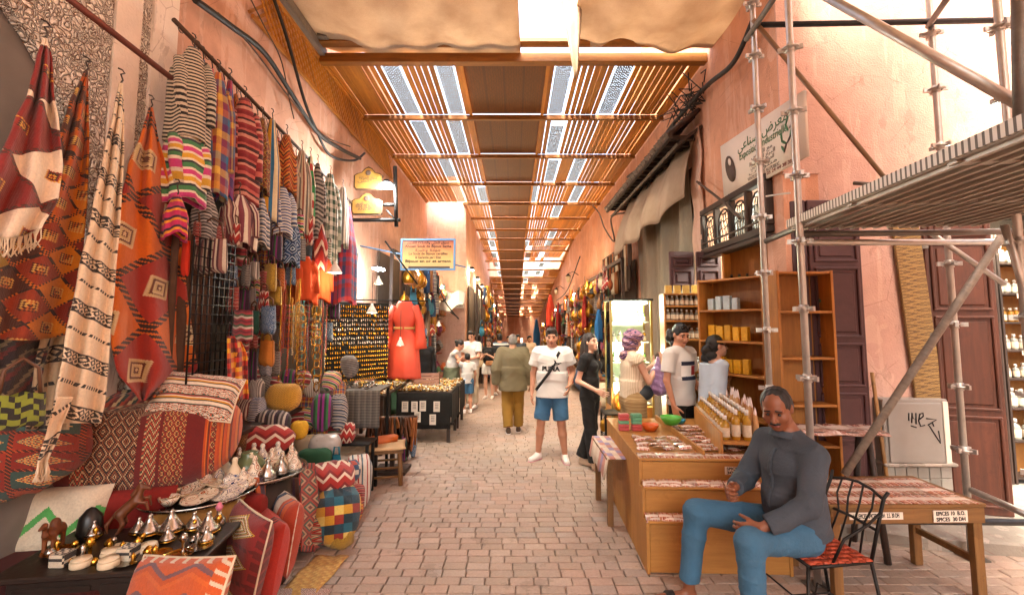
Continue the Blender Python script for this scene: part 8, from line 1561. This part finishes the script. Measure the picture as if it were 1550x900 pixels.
# left shops between the earring board and the end wall
for i_, y in enumerate((9.6, 11.6, 13.0)): stall(i_ + 9, -1, -2.66, y, 1.7 if i_ < 2 else 1.2, (('lantern', 'bag', 'plate'), ('bag', 'shawl'), ('plate', 'bag', 'pot'))[i_], 5 if i_ != 1 else 0, 9, 5, True)
# ---- leather panels and oddments hung high on the right wall
lp = thing('hide_rack', 'rail of brown leather hides hung high on the right wall', 'rack', (2.45, 10.6, 3.0)); MB().tube([(0, -1.1, .55), (0, 1.9, .55)], .015, 8).build('rail', M_IRON, lp)
for r_ in range(2):
    for k in range(15): MB().grid(lambda u, v: (.03 * math.sin(u * 5 + k) - .03 * r_, -1.05 + .2 * k + .19 * (u - .5) * (.7 + .3 * math.sin(v * 4 + k)), .53 - .5 * r_ - .52 * v), 5, 6).build('hide', rnd.choice(LEA + [FP[5][0], FP[1][0], FP[0][0]]), lp, thick=.006)
for k, (px, py, col, nm) in enumerate(((833, 468, 'b0331a', 'orange red'), (845, 480, '8a1f1a', 'dark red'), (906, 490, '1f5a8a', 'bright blue'), (885, 470, '9a2a20', 'red'), (812, 505, '2a6a9a', 'pale blue'))): garment('%s cloth hanging from the right hand shop fronts' % nm, px, py - 22, py + 26, 14, mat('far cloth ' + nm, col, .9), False, 1.95, 'cloth', .06, 'hanging_cloth')
# iron wall lamp arms
for k, (px, py) in enumerate(((860, 420), (842, 440))):
    p = WX(px, py, 2.2); o = thing('wall_lantern', ('nearer', 'farther')[k] + ' wrought lantern on an arm of the right wall', 'lantern', p); MB().tube([(.42, 0, .1), (.2, 0, .25), (0, 0, .16)], .014, 6).build('arm', M_IRON, o); MB().lathe([(.05, -.2), (.1, -.05), (.11, .05), (.03, .14), (0, .16)], n=8).build('glass', mat('frosted lantern glass', 'b8a890', .3, bump=0), o); MB().lathe([(.12, .051), (.03, .15), (0, .18)], n=8).build('cap', M_IRON, o)
cable('iron_pipe', 'bent dark pipe slanting off the right wall', [WX(842, 455, 2.3), WX(858, 440, 2.3), WX(878, 388, 2.3)], .02, M_IRON, cat='pipe')
# ---- end wall details
es = thing('small_sign', 'small white sign on the pink end wall', 'sign', P(690, 460, 13.95)); MB().box((0, 0, 0), (.5, .02, .24)).build('board', M_SIGN, es); text('SOUK DES', .09, INK, frame((0, -.012, .05), (1, 0, 0), (0, 0, 1)), es, width=.36); text('TEINTURIERS', .09, INK, frame((0, -.012, -.06), (1, 0, 0), (0, 0, 1)), es, width=.42)
tag(MB().grid(lambda u, v: (-2.6 + 1.15 * u, 13.6 - .5 * v + .05 * math.sin(u * 14), 2.75 - .35 * v - .25 * math.sin(pi * u) * v + .04 * math.sin(u * 17)), 24, 10).build('awning_cloth', mat('grey white tarpaulin', 'b0aca8', .8, noise=.25, scale=4), thick=.006), 'sagging grey tarpaulin awning on the pink end wall', 'awning')
cable('electric_cable', 'black cable drooping across the pink end wall', [P(640, 430, 13.5), P(660, 455, 13.5), P(690, 478, 13.6)], .02)
# small spotlights high on the left lane wall
for k in range(4): p = Vector((-1.4, 15 + 2.4 * k, 3.9 + zg(15 + 2.4 * k))); o = thing('wall_spotlight', '%s bright spotlight along the far left wall' % ordinal(k), 'light', p); MB().lathe([(.05, -.03), (.09, .02), (.06, .08)], n=12).build('housing', M_IRON, o); MB().lathe([(0, -.04), (.07, -.035), (.07, -.03)], n=12).build('lens', emit('spot lens', 'fff0d8', 25), o); lamp('light', (.1, 0, -.12), 6, (1, .85, .62), .06, o)
